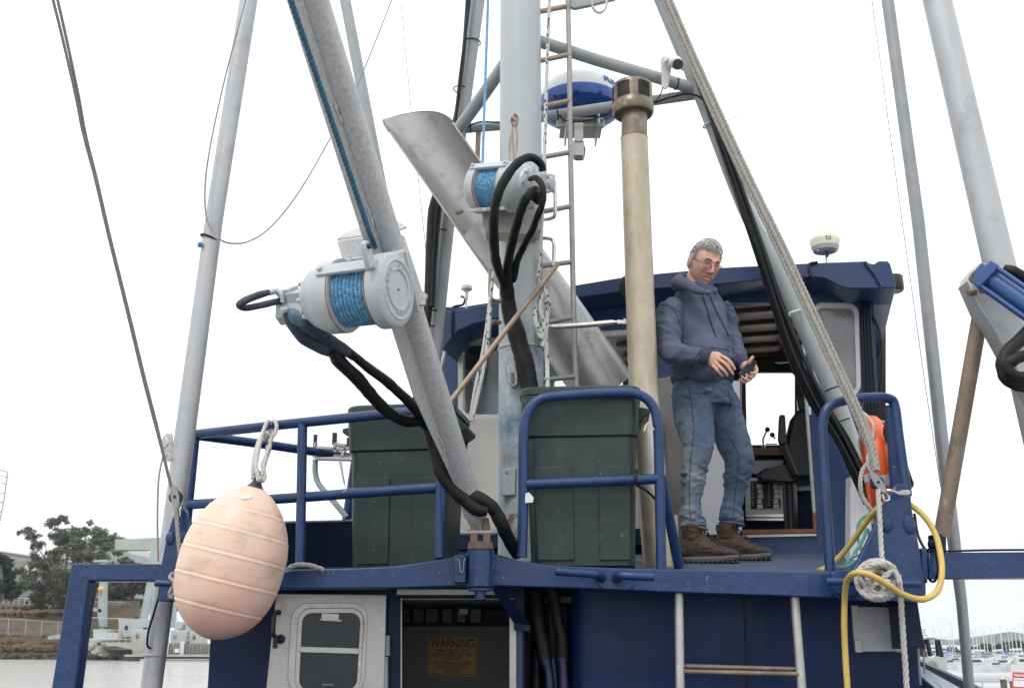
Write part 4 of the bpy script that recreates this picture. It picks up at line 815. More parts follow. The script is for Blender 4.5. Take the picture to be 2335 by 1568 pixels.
# --- mast ladder
ml = thing('mast_ladder', 'narrow grey steel ladder welded to the right side of the mast', 'ladder', P(1310, 880, 5.85))
pipe('side_rail', [(1294, -40, 5.85), (1298, 130, 5.85), (1300, 300, 5.85), (1304, 500, 5.85), (1308, 720, 5.85), (1315, 888, 5.85)], 12, mat('ladder_grey', (.33, .31, .29), .45, metal=.3, var=.15, vs=14, spots=((.2, .13, .08), .62, 12, .1)), ml, k=0, n=6)
for (x0, y0, x1, y1) in [(1230, 27, 1296, 14), (1230, 139, 1298, 125), (1230, 244, 1300, 230), (1230, 360, 1300, 347), (1230, 484, 1303, 470), (1230, 607, 1305, 597), (1250, 734, 1308, 723), (1236, 866, 1313, 858)]:
    pipe('rung', [(x0, y0, 5.8), (x1, y1, 5.85)], 12, bronze if y0 < 300 else galvd, ml, k=0, n=10)
for nm, m, pts, w_, lab, ct in [
    ('brace_rod', bronze, [(1028, 914, 5.35), (1150, 757, 5.42), (1272, 601, 5.5)], 12, 'thin brown metal rod leaning diagonally across the front of the mast', 'rod'),
    ('turnbuckle_rod', stain, [(1246, 746, 5.68), (1330, 741, 5.66), (1398, 735, 5.64)], 13, 'polished stainless rod linking the mast to the exhaust stack', 'rod')]:
    o = MB(); q_ = PX(pts); o.tube(q_, w_/2*SC(q_[1]), 12)
    if nm[0] == 't': o.tube(PX([(1398, 735, 5.64), (1410, 734, 5.63)]), [.014, .006], 10); o.box(P(1417, 734, 5.62), .05, .016, .02).box(P(1428, 733, 5.62), .03, .02, .03)
    tag(o.build(nm, m), lab, ct)
# --- radar dome
rc = P(1322, 250, 6.75); rd = thing('radar_dome', 'round marine radar dome, white top over blue base, on the tripod cross bar', 'radar', rc)
rR = 95*SC(rc)
rz = rc-V((0, 0, .07))
MB().lathe(rz, (0, 0, 1), [(0, 0), (0, rR*.62), (.012, rR*.8), (.05, rR*.97), (.10, rR), (.125, rR*.985), (.125, 0)], 64).build('radome_base', radblue, rd)
dome = [(.1255, 0), (.1255, rR*.985), (.16, rR*.97), (.22, rR*.89), (.265, rR*.74), (.30, rR*.5), (.316, rR*.25), (.32, 0)]
MB().lathe(rz, (0, 0, 1), dome, 64).build('radome_top', mat('radome_white', (.56, .57, .58), .3, var=.03), rd)
b = MB()
for an in (-75, -40, -8, 25, 60): a = radians(an); b.lathe(rz+V((sin(a)*rR*.965, -cos(a)*rR*.965, .055)), (sin(a), -cos(a), -.5), [(0, 0), (0, .012), (.006, .012), (.006, 0)], 10)
b.each('screw_recess', inkm, rd)
def onr(c, a0=-12):
    s_ = c.x/(rR*.95); a = radians(33)+s_; z = .185+c.y*.9; r_ = rR*(.985-max(0, (z-.14))*.95) + c.z+.004
    return rz+V((sin(a)*r_, -cos(a)*r_, z))
text('maker_lettering', 'FURUNO', .075, None, radblue, rd, ext=.003, bend=onr, align='LEFT', bold=.0012)
b = MB(); b.box(rz+V((0, -.03, -.06)), .34, .03, .05).box(rz+V((-.1, 0, -.08)), .012, .36, .1).box(rz+V((.12, 0, -.08)), .012, .36, .1).box(rz+V((.01, .06, -.045)), .3, .3, .012); b.build('radar_bracket', alush, rd, bevel=.003)
hl = thing('loud_hailer', 'small grey flat loud hailer hanging below the radar dome', 'loud hailer', P(1322, 350, 6.3))
b = MB(); b.prism([P(x, y, 6.25) for x, y in rrect(1307, 318, 1332, 354, 5, 3)], (0, .07, 0)).prism([P(x, y, 6.24) for x, y in rrect(1310, 276, 1330, 322, 3, 2)], (0, .012, 0)); b.build('bracket_plate', alush, hl, bevel=.004)
MB().prism([P(x, y, 6.27) for x, y in rrect(1309, 330, 1335, 353, 7, 3)], (0, .09, 0)).build('speaker_body', blackpl, hl, bevel=.01)
# --- bullet camera on bracket
cmr = thing('security_camera', 'white ball shaped security camera on a grey bracket at the right tripod leg', 'camera', P(1540, 147, 5.95))
b = MB(); b.prism([P(x, y, 6.0) for x, y in [(1507, 135), (1512, 129), (1530, 129), (1532, 150), (1524, 198), (1518, 203), (1509, 198)]], (0, .012, 0)); b.build('bracket', alush, cmr, bevel=.002)
b = MB(); b.ell(P(1540, 142, 5.93), .042, .045, .04).tube(PX([(1518, 140, 5.98), (1528, 135, 5.95), (1536, 130, 5.95)]), .018, 10, k=3); b.build('camera_body', glossw, cmr)
b = MB(); b.lathe(P(1546, 147, 5.895), (.2, -1, -.35), [(-.01, 0), (-.01, .034), (.006, .033), (.006, 0)], 24); b.build('lens', blackpl, cmr)
# --- plate at the very top
tp = thing('masthead_plate', 'grey metal plate on the mast ladder at the top edge with a looped wire', 'plate', P(1350, 8, 5.9))
b = MB(); b.prism([P(x, y, 5.85) for x, y in [(1299, -20), (1395, -25), (1404, -3), (1345, 12), (1310, 19), (1300, 15)]], (0, .03, 0)); b.build('plate', tripod, tp, bevel=.004)
b = MB(); b.tube(PX([(1350, -5, 5.8), (1351, 15, 5.8), (1360, 27, 5.8), (1372, 28, 5.8), (1382, 15, 5.8), (1384, -10, 5.8)]), .009, 8, k=5); b.build('wire_loop', galvl, tp)
# --- antennas
an = thing('round_antenna', 'wide round white antenna puck with coloured dots on the wheelhouse roof', 'antenna', P(1880, 596, 6.5))
q = P(1881, 556, 6.55); s_ = SC(q)
MB().lathe(q-V((0, 0, 9*s_)), (0, 0, 1), [(0, 0), (0, 31*s_), (14*s_, 33.5*s_), (20*s_, 32.5*s_), (26*s_, 27*s_), (28*s_, 0)], 40).build('antenna_cap', creampl, an)
MB().lathe(q-V((0, 0, 22*s_)), (0, 0, 1), [(0, 0), (0, 17*s_), (4*s_, 27*s_), (13*s_, 31*s_), (13*s_, 0)], 24).build('antenna_base', mat('pale_base', (.42, .46, .5), .4), an)
b = MB()
for dx in (-20, 20): b.tube([q+V((dx*s_, -.03, -22*s_)), q+V((dx*s_, -.03, -4*s_))], .008, 8)
b.each('antenna_stud', whitepl, an)
MB().tube([q-V((0, 0, 47*s_)), q-V((0, 0, 20*s_))], .006, 8).build('antenna_rod', alu, an)
MB().tube([q+V((1*s_, -.03, -15*s_)), q+V((1*s_, -.03, -25*s_)), q+V((-1*s_, -.03, -36*s_))], [.018, .016, .007], 10).build('antenna_plug', blackpl, an)
for i, c in enumerate(((.02, .1, .35), (.02, .3, .1), (.5, .05, .04))):
    MB().lathe(q+V(((-6+4.5*i)*s_, -32.8*s_, 6*s_)), (0, -1, 0), [(0, 0), (0, .0045), (.002, .0045), (.002, 0)], 10).build('logo_dot', mat('dot', c), an)
text('antenna_print', 'CLS', .022, MX.Translation(q+V((-1.5*s_, -33.2*s_, 1*s_))) @ MX.Rotation(pi/2, 4, 'X'), inkm, an)
a2 = thing('mushroom_antenna', 'small cream mushroom shaped antenna at the left end of the wheelhouse roof', 'antenna', P(1061, 700, 7.1))
q = P(1064, 654, 7.15); s_ = SC(q)
MB().lathe(q-V((0, 0, 12*s_)), (0, 0, 1), [(0, 0), (0, 4*s_), (4*s_, 10*s_), (6*s_, 13*s_), (13*s_, 13*s_), (17*s_, 9*s_), (18*s_, 0)], 30).build('antenna_cap', creampl, a2)
MB().tube([q-V((0, 0, 29*s_)), q-V((0, 0, 10*s_))], 4.2*s_, 12).build('antenna_neck', creampl, a2); MB().tube([q-V((0, 0, 52*s_)), q-V((0, 0, 28*s_))], 2*s_, 8).build('antenna_stem', whitepl, a2)
# --- poles
def pole(name, label, pts, w_, m, group=None, ct='pole', extra=None):
    q_ = PX(pts); b = MB(); b.tube(q_, [a/2*SC(p) for a, p in zip(w_, q_)], 28)
    if extra is None: return tag(b.build(name, m), label, ct, group)
    t = thing(name, label, ct, q_[-1], group); b.build('pole_tube', m, t); return t
OG = 'outrigger poles of the boat'
lp = pole('outrigger_pole', 'leaning grey aluminium pole at the far left behind the pink buoy', [(646, -500, 5.25), (567, 0, 5.25), (489, 495, 5.25), (417, 1025, 5.25), (345, 1568, 5.25), (335, 1650, 5.25)], [38, 40, 40, 46, 48, 49], galvl, OG, extra=1)
b = MB(); dl = (P(567, 0, 5.25)-P(345, 1568, 5.25)).normalized(); b.ring(P(351, 1493, 5.25), dl, .0535, .005, 30, 6); b.build('weld_ring', galvl, lp)
b = MB(); b.ring(P(479, 545, 5.25), (dl+V((.35, 0, 0))).normalized(), .05, .007, 30, 6); b.build('rubber_strap', blackrub, lp); MB().ell(P(456, 558, 5.2), .014, .014, .016).build('strap_knob', mat('blue_knob', (.05, .15, .45), .4), lp)
b = MB(); b.prism([P(x, y, 5.24) for x, y in [(392, 988), (380, 988), (372, 994), (366, 1010), (368, 1020), (378, 1048), (395, 1052)]], (0, .012, 0)); b.build('pole_bracket', alu, lp, bevel=.002)
b = MB(); b.tube(PX([(372, 998, 5.2), (380, 1000, 5.19), (382, 1012, 5.19), (374, 1020, 5.2)]), .006, 8, k=4); b.ring(P(384, 1043, 5.2), (0, 1, .3), .016, .004, 16, 6); b.build('shackle', stain, lp)
rp = pole('outrigger_pole', 'thickest pale aluminium pole, leaning at the right edge behind the blue hydraulic ram', [(2019, -500, 5.1), (2137, 0, 5.1), (2256, 507, 5.1), (2342, 870, 5.1), (2420, 1200, 5.1)], [57, 61, 68, 73, 77], galvl, OG)
p3 = pole('outrigger_pole', 'long thin dull grey pole crossing behind the rusty strut at the right', [(1955, -500, 8), (2024, 0, 8), (2094, 507, 8), (2146, 990, 8), (2172, 1209, 8), (2193, 1375, 8), (2213, 1600, 8)], [27, 27, 28, 29, 29, 24, 23], galvd, OG)
tag(MB().tube(PX([(692, -500, 6.9), (787, 0, 6.9), (850, 330, 6.9), (912, 640, 6.9), (968, 940, 6.9)]), 13*SC(P(850, 330, 6.9)), 20).build('outrigger_pole', tripod), 'grey pole partly hidden behind the slanting boom and large winch', 'pole', OG)
# --- wires
def wire(label, pts, r, m=wirem, k=6, ct='wire', nm='stay_wire'): return tag(MB().tube(PX(pts), r, 6, k=k).build(nm, m), label, ct)
wire('thin grey wire looping slack from the left pole up behind the boom', [(566, -30, 5.15), (555, 20, 5.15), (520, 150, 5.15), (490, 280, 5.15), (472, 380, 5.15), (467, 450, 5.15), (472, 500, 5.15), (487, 530, 5.14), (505, 548, 5.12), (530, 555, 5.2), (570, 549, 5.3), (620, 515, 5.5), (680, 440, 5.8), (745, 330, 6.2), (810, 205, 6.5), (860, 85, 6.8), (905, -30, 7.1)], .0045)
wire('very thin wire dropping from the top edge behind the chute', [(911, -30, 7.5), (937, 245, 7.5), (956, 430, 7.5), (973, 590, 7.5)], .0028, k=0)
wire('very thin wire running down beside the thin dull pole on the right', [(1984, -30, 7.6), (2020, 235, 7.6), (2062, 540, 7.6), (2110, 880, 7.6), (2145, 1110, 7.6)], .0032, k=0)
wire('thin grey wire hanging from the bracket down the left pole to the arm', [(374, 1030, 5.18), (362, 1090, 5.15), (359, 1180, 5.12), (361, 1280, 5.1)], .0045)
wire('thin wire below the left arm, curving in to the left pole', [(372, 1325, 5.1), (350, 1400, 5.15), (338, 1440, 5.17), (336, 1470, 5.18), (344, 1478, 5.19)], .0055, m=blackrub)
# --- twin rope at the far left with block
b = MB(); ra = [(124, 0), (148, 98), (176, 220), (193, 305), (220, 406), (249, 531), (276, 640), (303, 750), (330, 862), (356, 962), (374, 1030), (386, 1080), (397, 1120)]
for off in (0, 1):
    b.rope([P(x-3+(8*max(0, 1-y/420) if off else 0)+(2.5 if off else 0)*(y < 1000), y, 4.3+.6*y/1100+.01*off) for x, y in [(112, -50)]+ra], .0076, pitch=.052, k=3)
tag(b.build('halyard', mat('grey_halyard', (.19, .18, .18), .85, var=.15, vs=50)), 'pair of twisted grey ropes slanting from the top left corner to the left pulley', 'rope')
def block(name, label, x, y, Y, tilt=0.):
    t = thing(name, label, 'pulley', P(x, y, Y), 'rope pulleys'); p = P(x, y, Y); up = V((-.25+tilt, 0, 1)).normalized(); s_ = up.cross(V((0, 1, 0)))
    b = MB()
    for dy in (-.014, .014):
        b.loft([[p+V((0, dy+e, 0))+up*(.045*cos(a)*1.25)+s_*(.019*sin(a)) for a in [2*pi*i/20 for i in range(20)]] for e in (-.002, .002)])
    b.each('cheek', galvd, t); MB().lathe(p-V((0, .011, 0)), (0, 1, 0), [(0, 0), (0, .03), (.011, .024), (.022, .03), (.022, 0)], 24).build('sheave', blackpl, t); MB().lathe(p-V((0, .02, 0)), (0, 1, 0), [(0, 0), (0, .007), (.004, .007), (.004, 0)], 12).build('axle', blackpl, t)
    b = MB(); b.tube([p+up*-.055+s_*.012, p+up*-.085+s_*.02, p+up*-.09-s_*.004, p+up*-.055-s_*.008], .005, 8, k=3); b.build('shackle', stain, t); return t
block('rope_block', 'small steel pulley hanging on ropes above the left blue plate', 401, 1133, 4.88)
tag(MB().ring(P(413, 1160, 4.9), (1, .2, 0), .02, .005, 20, 6).build('shackle', stain), 'steel shackle through the top of the left blue plate', 'shackle', 'plate shackles')
tag(MB().rope(PX([(400, 1150, 4.87), (404, 1200, 4.87), (409, 1260, 4.87), (413, 1310, 4.86), (412, 1340, 4.85)]), .0095, k=4).rope(PX([(398, 1325, 4.8), (388, 1316, 4.82), (392, 1308, 4.85), (405, 1306, 4.86), (414, 1314, 4.84)]), .009, k=4).rope(PX([(393, 1338, 4.8), (386, 1352, 4.8), (390, 1362, 4.8), (398, 1352, 4.8), (408, 1346, 4.8)]), .009, k=4).rope(PX([(400, 1322, 4.8), (396, 1334, 4.79), (398, 1346, 4.8), (412, 1352, 4.82)]), .009, k=4).build('belayed_rope', ropem), 'grey rope led down the left plate and belayed on its cleat bar', 'rope')
# --- fender buoy
by = thing('fender_buoy', 'large faded pink inflatable fender buoy with stained ribs hanging on rope', 'fender', P(531, 1450, 4.6))
bc = P(531, 1279, 4.62); bs = SC(bc); bax = (P(583, 1105, 4.62)-P(478, 1450, 4.62)).normalized(); L0 = 348*bs/2*1.01
pr = []
for i in range(201):
    t = -1+2*i/200; r_ = (1-abs(t)**(2.15 if t > 0 else 2.6))**.56*119*bs
    r_ *= 1-.10*max(0, t)**2
    for tb in (-.62, -.28, .05, .36, .64):
        r_ += .0022*math.exp(-((t-tb)/.014)**2)-.002*math.exp(-((t-tb-.03)/.014)**2)
    pr.append((t*L0, max(r_, 0.001)))
bm_ = mat('buoy_pink', (.80, .56, .45), .42, var=.05, vs=3, spots=((.70, .54, .41), .48, 4, .2), spots2=((.33, .24, .13), .50, 5.5, .35, (.8, .8, 1.8)), bump=(.15, 25, .003))
# redder lower end: orange fade and light off the water, put into the colour
tn = bm_.node_tree; bs_ = tn.nodes['Principled BSDF']; src = bs_.inputs['Base Color'].links[0].from_socket
tcn = tn.nodes.new('ShaderNodeTexCoord'); nz = tn.nodes.new('ShaderNodeTexNoise'); nz.inputs['Scale'].default_value = 3.1; tn.links.new(tcn.outputs['Object'], nz.inputs[0])
sx = tn.nodes.new('ShaderNodeSeparateXYZ'); tn.links.new(tcn.outputs['Object'], sx.inputs[0]); m_a = tn.nodes.new('ShaderNodeMath'); m_a.operation = 'MULTIPLY_ADD'; tn.links.new(sx.outputs['Z'], m_a.inputs[0]); m_a.inputs[1].default_value = -1.7; m_a.inputs[2].default_value = 0.0
m_b = tn.nodes.new('ShaderNodeMath'); m_b.operation = 'ADD'; tn.links.new(m_a.outputs[0], m_b.inputs[0]); tn.links.new(nz.outputs[0], m_b.inputs[1])
mr_ = tn.nodes.new('ShaderNodeMapRange'); BUOYMR = mr_; tn.links.new(m_b.outputs[0], mr_.inputs[0])
mxx = tn.nodes.new('ShaderNodeMix'); mxx.data_type = 'RGBA'; tn.links.new(mr_.outputs[0], mxx.inputs[0]); tn.links.new(src, mxx.inputs[6]); mxx.inputs[7].default_value = (.88, .46, .35, 1); tn.links.new(mxx.outputs[2], bs_.inputs['Base Color'])
ob = MB().lathe(bc, bax, pr, 64).build('inflated_body', bm_, by, smooth=80)
zc_ = bc.z-by.location.z if False else bc.z     # object coords of children equal world coords
mr_.inputs[1].default_value = -1.7*(zc_-.02)+.5; mr_.inputs[2].default_value = -1.7*(zc_-.45)+.5; mr_.inputs[4].default_value = .85
b = MB(); b.lathe(bc+bax*(L0*.88), bax, [(0, .0), (-.012, .085), (.0, .078), (.02, .05), (.045, .028), (.06, .02), (.06, 0)], 24)
b.box(bc+bax*(L0*.88+.075), .02, .05, .05, bax.cross(V((0, 1, 0))), V((0, 1, 0)), bax); b.ring(bc+bax*(L0*.88+.085), V((1, 0, .3)), .022, .010, 20, 8); b.build('end_cap', mat('end_cap_navy', (.03, .045, .07), .4, var=.2), by)
b = MB()
for tb in (-.62, -.28, .05, .36, .64):
    rr_ = (1-abs(tb-.03)**(2.15 if tb > 0 else 2.6))**.56*119*bs*(1-.10*max(0, tb)**2)-.0015; b.ring(bc+bax*((tb-.03)*L0), bax, rr_-.0008, .0017, 72, 6)
b.each('rib_grime_shade', mat('rib_grime_shade', (.40, .26, .17), .7, var=.4, vs=12), by)  # brown rings: rib grime plus groove shade put into the colour
b = MB(); b.ell(P(560, 1136, 4.42), .02, .004, .008).ell(P(570, 1133, 4.43), .012, .003, .006); b.build('scuff', glossw, by)
b = MB()
b.rope(PX([(590, 1095, 4.58), (584, 1060, 4.62), (590, 1020, 4.8), (600, 985, 5.1), (606, 970, 5.3), (610, 961, 5.4), (616, 966, 5.48), (614, 985, 5.44), (607, 1000, 5.3), (602, 985, 5.3), (606, 968, 5.36)]), .011, k=5)
b.rope(PX([(577, 1092, 4.6), (578, 1060, 4.65), (583, 1030, 4.85), (592, 1003, 5.1), (602, 990, 5.3), (620, 994, 5.3), (628, 985, 5.32), (631, 968, 5.36), (625, 959, 5.4), (618, 968, 5.44), (622, 985, 5.42), (617, 1005, 5.2), (612, 1030, 5.0), (600, 1060, 4.7), (604, 1085, 4.62), (598, 1098, 4.6)]), .011, k=5)
b.rope(PX([(588, 1098, 4.6), (598, 1078, 4.62), (606, 1045, 4.8), (613, 1020, 5.0)]), .011, k=4)
b.ell(P(612, 1022, 4.98), .016, .016, .018)
tag(b.build('fender_rope', ropew), 'white twisted rope tying the pink buoy to the top rail', 'rope')
tag(MB().rope(PX([(653, 1302, 4.98), (662, 1292, 4.97), (680, 1287, 4.97), (705, 1288, 4.97), (722, 1293, 4.98), (740, 1300, 5.0)]), .012, k=5).build('rope_loop', ropem), 'bight of grey rope lying on the beam just right of the buoy', 'rope')
# --- storage bins
def bin_(label, org, yaw, W_, D_, H_, tp=.88, sides=(-1, 1)):
    t = thing('storage_bin', label, 'storage bin', org, 'dark green deck bins'); Mx = MX.Translation(org) @ MX.Rotation(yaw, 4, 'Z')
    def rr(w_, d_, z, r_, e=0):
        o = []
        for sx_, sy_, a0 in ((1, -1, -90), (1, 1, 0), (-1, 1, 90), (-1, -1, 180)):
            for i in range(7):
                a = radians(a0+15*i); o.append(V((sx_*(w_/2-r_)+r_*cos(a), sy_*(d_/2-r_)+r_*sin(a), z)))
        return o
    def lv(f, e=0): k_ = tp+(1-tp)*f; return rr(W_*k_+e, D_*k_+e, H_*f, .055)
    b = MB(Mx); b.loft([lv(.0, -.05), lv(.015), lv(.5), lv(.71), lv(.722, .022), lv(.80, .022), lv(.83, .026), lv(.95, .028)]); b.build('bin_body', binm, t, bevel=0)
    b = MB(Mx)
    for s1, wd, dp in ((-1, W_, D_), ):
        for x0, x1 in ((-.44, -.08), (.17, .46)):
            pts = []
            for f, xx in ((.04, x0), (.04, x1), (.55, x1), (.55, x0)):
                k_ = tp+(1-tp)*f; pts.append(V((xx*W_*k_*.97, -D_*k_/2-.001, H_*f)))
            b.prism(pts, V((0, -.009, 0)))
    b.each('raised_panel', binm, t, bevel=.004)
    b = MB(Mx); k_ = 1
    b.loft([rr(W_+.025, D_+.02, H_*.955, .07), rr(W_+.042, D_+.035, H_*.955, .08), rr(W_+.042, D_+.035, H_*.988, .08), rr(W_+.022, D_+.015, H_*1.0, .075), rr(W_-.03, D_-.03, H_*1.0, .07), rr(W_-.05, D_-.05, H_*.985, .06)]); b.build('lid', binm, t)
    b = MB(Mx)
    for s1 in sides:
        x = s1*(W_/2+.035); b.prism([V((x-.045*s1, -D_*.28, H_*.80)), V((x+.03*s1, -D_*.28, H_*.86)), V((x+.03*s1, -D_*.28, H_*.885)), V((x-.045*s1, -D_*.28, H_*.9))], V((0, D_*.56, 0)))
        for yy in (-.2, 0, .2): b.prism([V((x-.055*s1, yy*D_, H_*.72)), V((x+.0*s1, yy*D_, H_*.84)), V((x-.03*s1, yy*D_, H_*.9))], V((0, .01, 0)))
    b.each('handle', binm, t, bevel=.006)
    MB(Mx).lathe(V((.0+.13*W_, -D_*.455, H_*.28)), (0, -1, 0), [(0, 0), (0, .009), (.004, .009), (.004, 0)], 12).build('drain_hole', inkm, t)
    return t
bo = P(908, 1284, 5.52); bo.z = P(908, 1284, 5.5).z
bin_('dark green plastic bin with lid behind the left rail, beneath the slanting boom', V((P(925, 1284, 5.62).x, 5.66, ZL+.003)), radians(-9), .55, .48, .86)
bo = P(1330, 1281, 5.32)
bin_('dark green plastic bin with lid inside the arched rail, right of the mast', V((bo.x+.0, 5.31, DZ(5.12)+.003)), radians(-5), .57, .38, .89, sides=(1,))
# --- hoses of the boom winch
hY = B1.y
def hose(label, nm, m, *paths):
    b = MB()
    for pts, r in paths:
        c_ = cat(PX(pts), 8); rr = lerpl(r, len(c_)) if isinstance(r, list) else [r]*len(c_)
        if nm not in ('yellow_hose',):
            rr = [q_*(1+.10*noise.noise(p_*22)+.06*noise.noise(p_*60)) for q_, p_ in zip(rr, c_)]; c_ = [p_+V((noise.noise(p_*9), 0, noise.noise(p_*9+V((5, 5, 5)))))*.006 for p_ in c_]
        b.tube(c_, rr, 14)
    return tag(b.build(nm, m), label, 'hose')
hose('blue taped hose pair hanging from the large winch motor', 'taped_hose', bluehose, ([(655, 712, hY-.05), (668, 740, hY-.02), (700, 775, hY+.05), (740, 795, hY+.1), (765, 805, hY+.15)], [.022, .03, .03, .029, .026]), ([(690, 735, hY-.05), (720, 755, hY), (755, 780, hY+.08), (790, 800, hY+.12), (806, 812, hY+.15)], [.028, .03, .028, .024, .02]))
hose('pair of black hoses sagging from the large winch down to the deck beside the mast', 'hydraulic_hose', blackrub,
     ([(757, 800, hY+.1), (775, 826, hY+.15), (815, 865, hY+.25), (850, 905, hY+.35), (885, 940, hY+.45), (925, 960, hY+.55), (960, 958, hY+.6), (980, 975, hY+.65), (995, 1030, 4.86), (1010, 1080, 4.86), (1045, 1125, 4.86), (1085, 1160, 4.86), (1110, 1165, 4.87)], [.024, .030, .029, .028, .027, .027, .030, .034, .036, .036, .034, .031, .026]),
     ([(798, 803, hY+.12), (835, 835, hY+.22), (880, 868, hY+.32), (920, 905, hY+.42), (950, 935, hY+.52), (975, 965, hY+.62), (990, 1000, 4.9), (1012, 1050, 4.9), (1040, 1095, 4.9), (1075, 1128, 4.88), (1110, 1146, 4.88), (1128, 1165, 4.9), (1150, 1210, 4.95), (1178, 1262, 5.15)], [.019, .021, .022, .023, .026, .031, .035, .037, .037, .035, .032, .032, .031, .029]))
hose('short blue taped hose loop at the far left end of the large winch', 'hose_loop', bluehose, ([(612, 667, hY-.06), (590, 672, hY-.1), (565, 681, hY-.14), (549, 690, hY-.16), (546, 697, hY-.15), (560, 702, hY-.12), (590, 697, hY-.1), (620, 691, hY-.07), (640, 688, hY-.04)], [.013, .0155, .0155, .0145, .0135, .0135, .0145, .0145, .014]))
# hoses of the mast winch
hose('three black hoses looping from the smaller winch into one sleeve down the mast', 'hydraulic_hose', blackrub,
     ([(1238, 390, 5.12), (1234, 374, 5.1), (1218, 362, 5.06), (1200, 361, 5.04), (1180, 372, 5.02), (1155, 402, 5.02), (1135, 445, 5.04), (1127, 495, 5.1), (1125, 545, 5.2), (1132, 595, 5.35), (1148, 645, 5.5), (1153, 680, 5.58)], [.019, .021, .021, .022, .024, .026, .026, .026, .026, .026, .024, .024]),
     ([(1222, 432, 5.12), (1208, 440, 5.08), (1195, 462, 5.1), (1180, 505, 5.18), (1168, 550, 5.3), (1160, 600, 5.42), (1156, 650, 5.52)], [.02, .023, .025, .025, .025, .026, .027]),
     ([(1208, 408, 5.14), (1222, 407, 5.1), (1236, 420, 5.08), (1240, 445, 5.08), (1232, 480, 5.12), (1210, 530, 5.25), (1185, 580, 5.4), (1168, 640, 5.52)], [.014, .016, .018, .018, .018, .019, .02, .022]),
     ([(1156, 640, 5.52), (1160, 700, 5.6), (1180, 770, 5.62), (1196, 830, 5.62), (1210, 900, 5.62), (1216, 960, 5.62)], [.036, .045, .052, .052, .05, .048]),
     ([(1215, 438, 5.13), (1222, 450, 5.15), (1228, 462, 5.18)], [.03, .034, .02]))
hose('black hoses ending in blue taped tails in the dark recess right of the cabin doorway', 'recess_hose', blackrub,
     ([(1215, 1338, 5.35), (1224, 1400, 5.42), (1232, 1450, 5.42), (1243, 1500, 5.42)], .038), ([(1255, 1338, 5.36), (1268, 1400, 5.4), (1278, 1450, 5.4), (1283, 1500, 5.4)], .03), ([(1232, 1338, 5.4), (1226, 1450, 5.52), (1222, 1640, 5.52)], .03))
hose('purple blue taped ends of the hoses in the recess', 'taped_tail', mat('purple_tape', (.02, .02, .07), .35, var=.3, vs=15, bump=(.6, 40, .005)), ([(1243, 1498, 5.42), (1250, 1530, 5.42), (1254, 1580, 5.42), (1256, 1660, 5.42)], [.026, .02, .024, .024]), ([(1283, 1498, 5.4), (1285, 1540, 5.4), (1288, 1660, 5.4)], [.026, .022, .026]), ([(1262, 1500, 5.44), (1268, 1580, 5.44), (1270, 1660, 5.44)], .014))
# --- flecked ropes by the mast
b = MB(); b.tube(PX([(1254, -40, 5.5), (1248, 130, 5.5), (1243, 300, 5.5), (1238, 450, 5.5), (1235, 520, 5.5), (1232, 590, 5.5), (1225, 650, 5.52), (1222, 700, 5.52)]), .0105, 8, k=3)
for pts in ([(1222, 650), (1218, 700), (1226, 745), (1236, 770), (1240, 740), (1232, 700), (1238, 668), (1246, 700), (1244, 750), (1236, 790)], [(1232, 660), (1224, 690), (1222, 730), (1232, 757), (1246, 730), (1246, 690), (1240, 665)], [(1240, 655), (1250, 690), (1248, 730), (1238, 760), (1232, 772), (1228, 750), (1236, 710), (1244, 680)], [(1228, 640), (1230, 690), (1240, 730), (1246, 780), (1246, 830), (1250, 880), (1253, 935)]):
    b.tube([P(x+random.uniform(-2, 2), y, 5.5+random.uniform(-.03, .03)) for x, y in pts], .0125, 8, k=5)
tag(b.build('flecked_rope', ropef), 'white rope with blue flecks hanked in a tangle down the right side of the mast', 'rope', 'blue flecked white ropes')
b = MB(); b.tube(PX([(1130, 570, 5.62), (1126, 620, 5.62), (1118, 680, 5.6), (1108, 760, 5.6), (1096, 830, 5.6), (1083, 890, 5.6), (1072, 960, 5.6)]), .0105, 8, k=3); b.tube(PX([(1118, 700, 5.57), (1112, 780, 5.57), (1103, 840, 5.57), (1092, 890, 5.57), (1076, 960, 5.57)]), .0105, 8, k=3)
tag(b.build('flecked_rope', ropef), 'white rope with blue flecks hanging left of the mast', 'rope', 'blue flecked white ropes')
# --- right side: ropes, pulley, hose, lifebuoy
b = MB()
ln = [(1492, -50), (1520, 0), (1572, 120), (1628, 244), (1700, 400), (1776, 555), (1832, 675), (1890, 800), (1948, 925), (1983, 1010), (1998, 1075)]
for off in (-1, 0, 1):
    sp_ = lambda y: (9.5 if y < 900 else 9.5-(y-900)*.03)
    b.rope([P(x+off*sp_(y), y, 5.25-.35*y/1100+(.008 if off else -.008)) for x, y in ln], .0125, pitch=.075, k=3)
tag(b.build('tackle_rope', ropem), 'three parallel twisted ropes slanting from the top down to the right pulley', 'rope')
block('rope_block', 'steel pulley on the slanting ropes beside the orange lifebuoy', 2000, 1100, 4.85, -.35)
tag(MB().tube(PX([(2012, 1120, 4.86), (2030, 1118, 4.84), (2050, 1125, 4.85), (2062, 1122, 4.87)]), .008, 8, k=4).ell(P(2058, 1124, 4.88), .018, .015, .016).tube([P(2050, 1124, 4.85), P(2072, 1122, 4.88)], .012, 8).build('shackle', stain), 'steel shackle pinned through the top of the right blue plate', 'shackle', 'plate shackles')
b = MB(); b.rope(PX([(2002, 1115, 4.84), (2006, 1180, 4.84), (2009, 1240, 4.84), (2012, 1282, 4.83)]), .012, k=4)
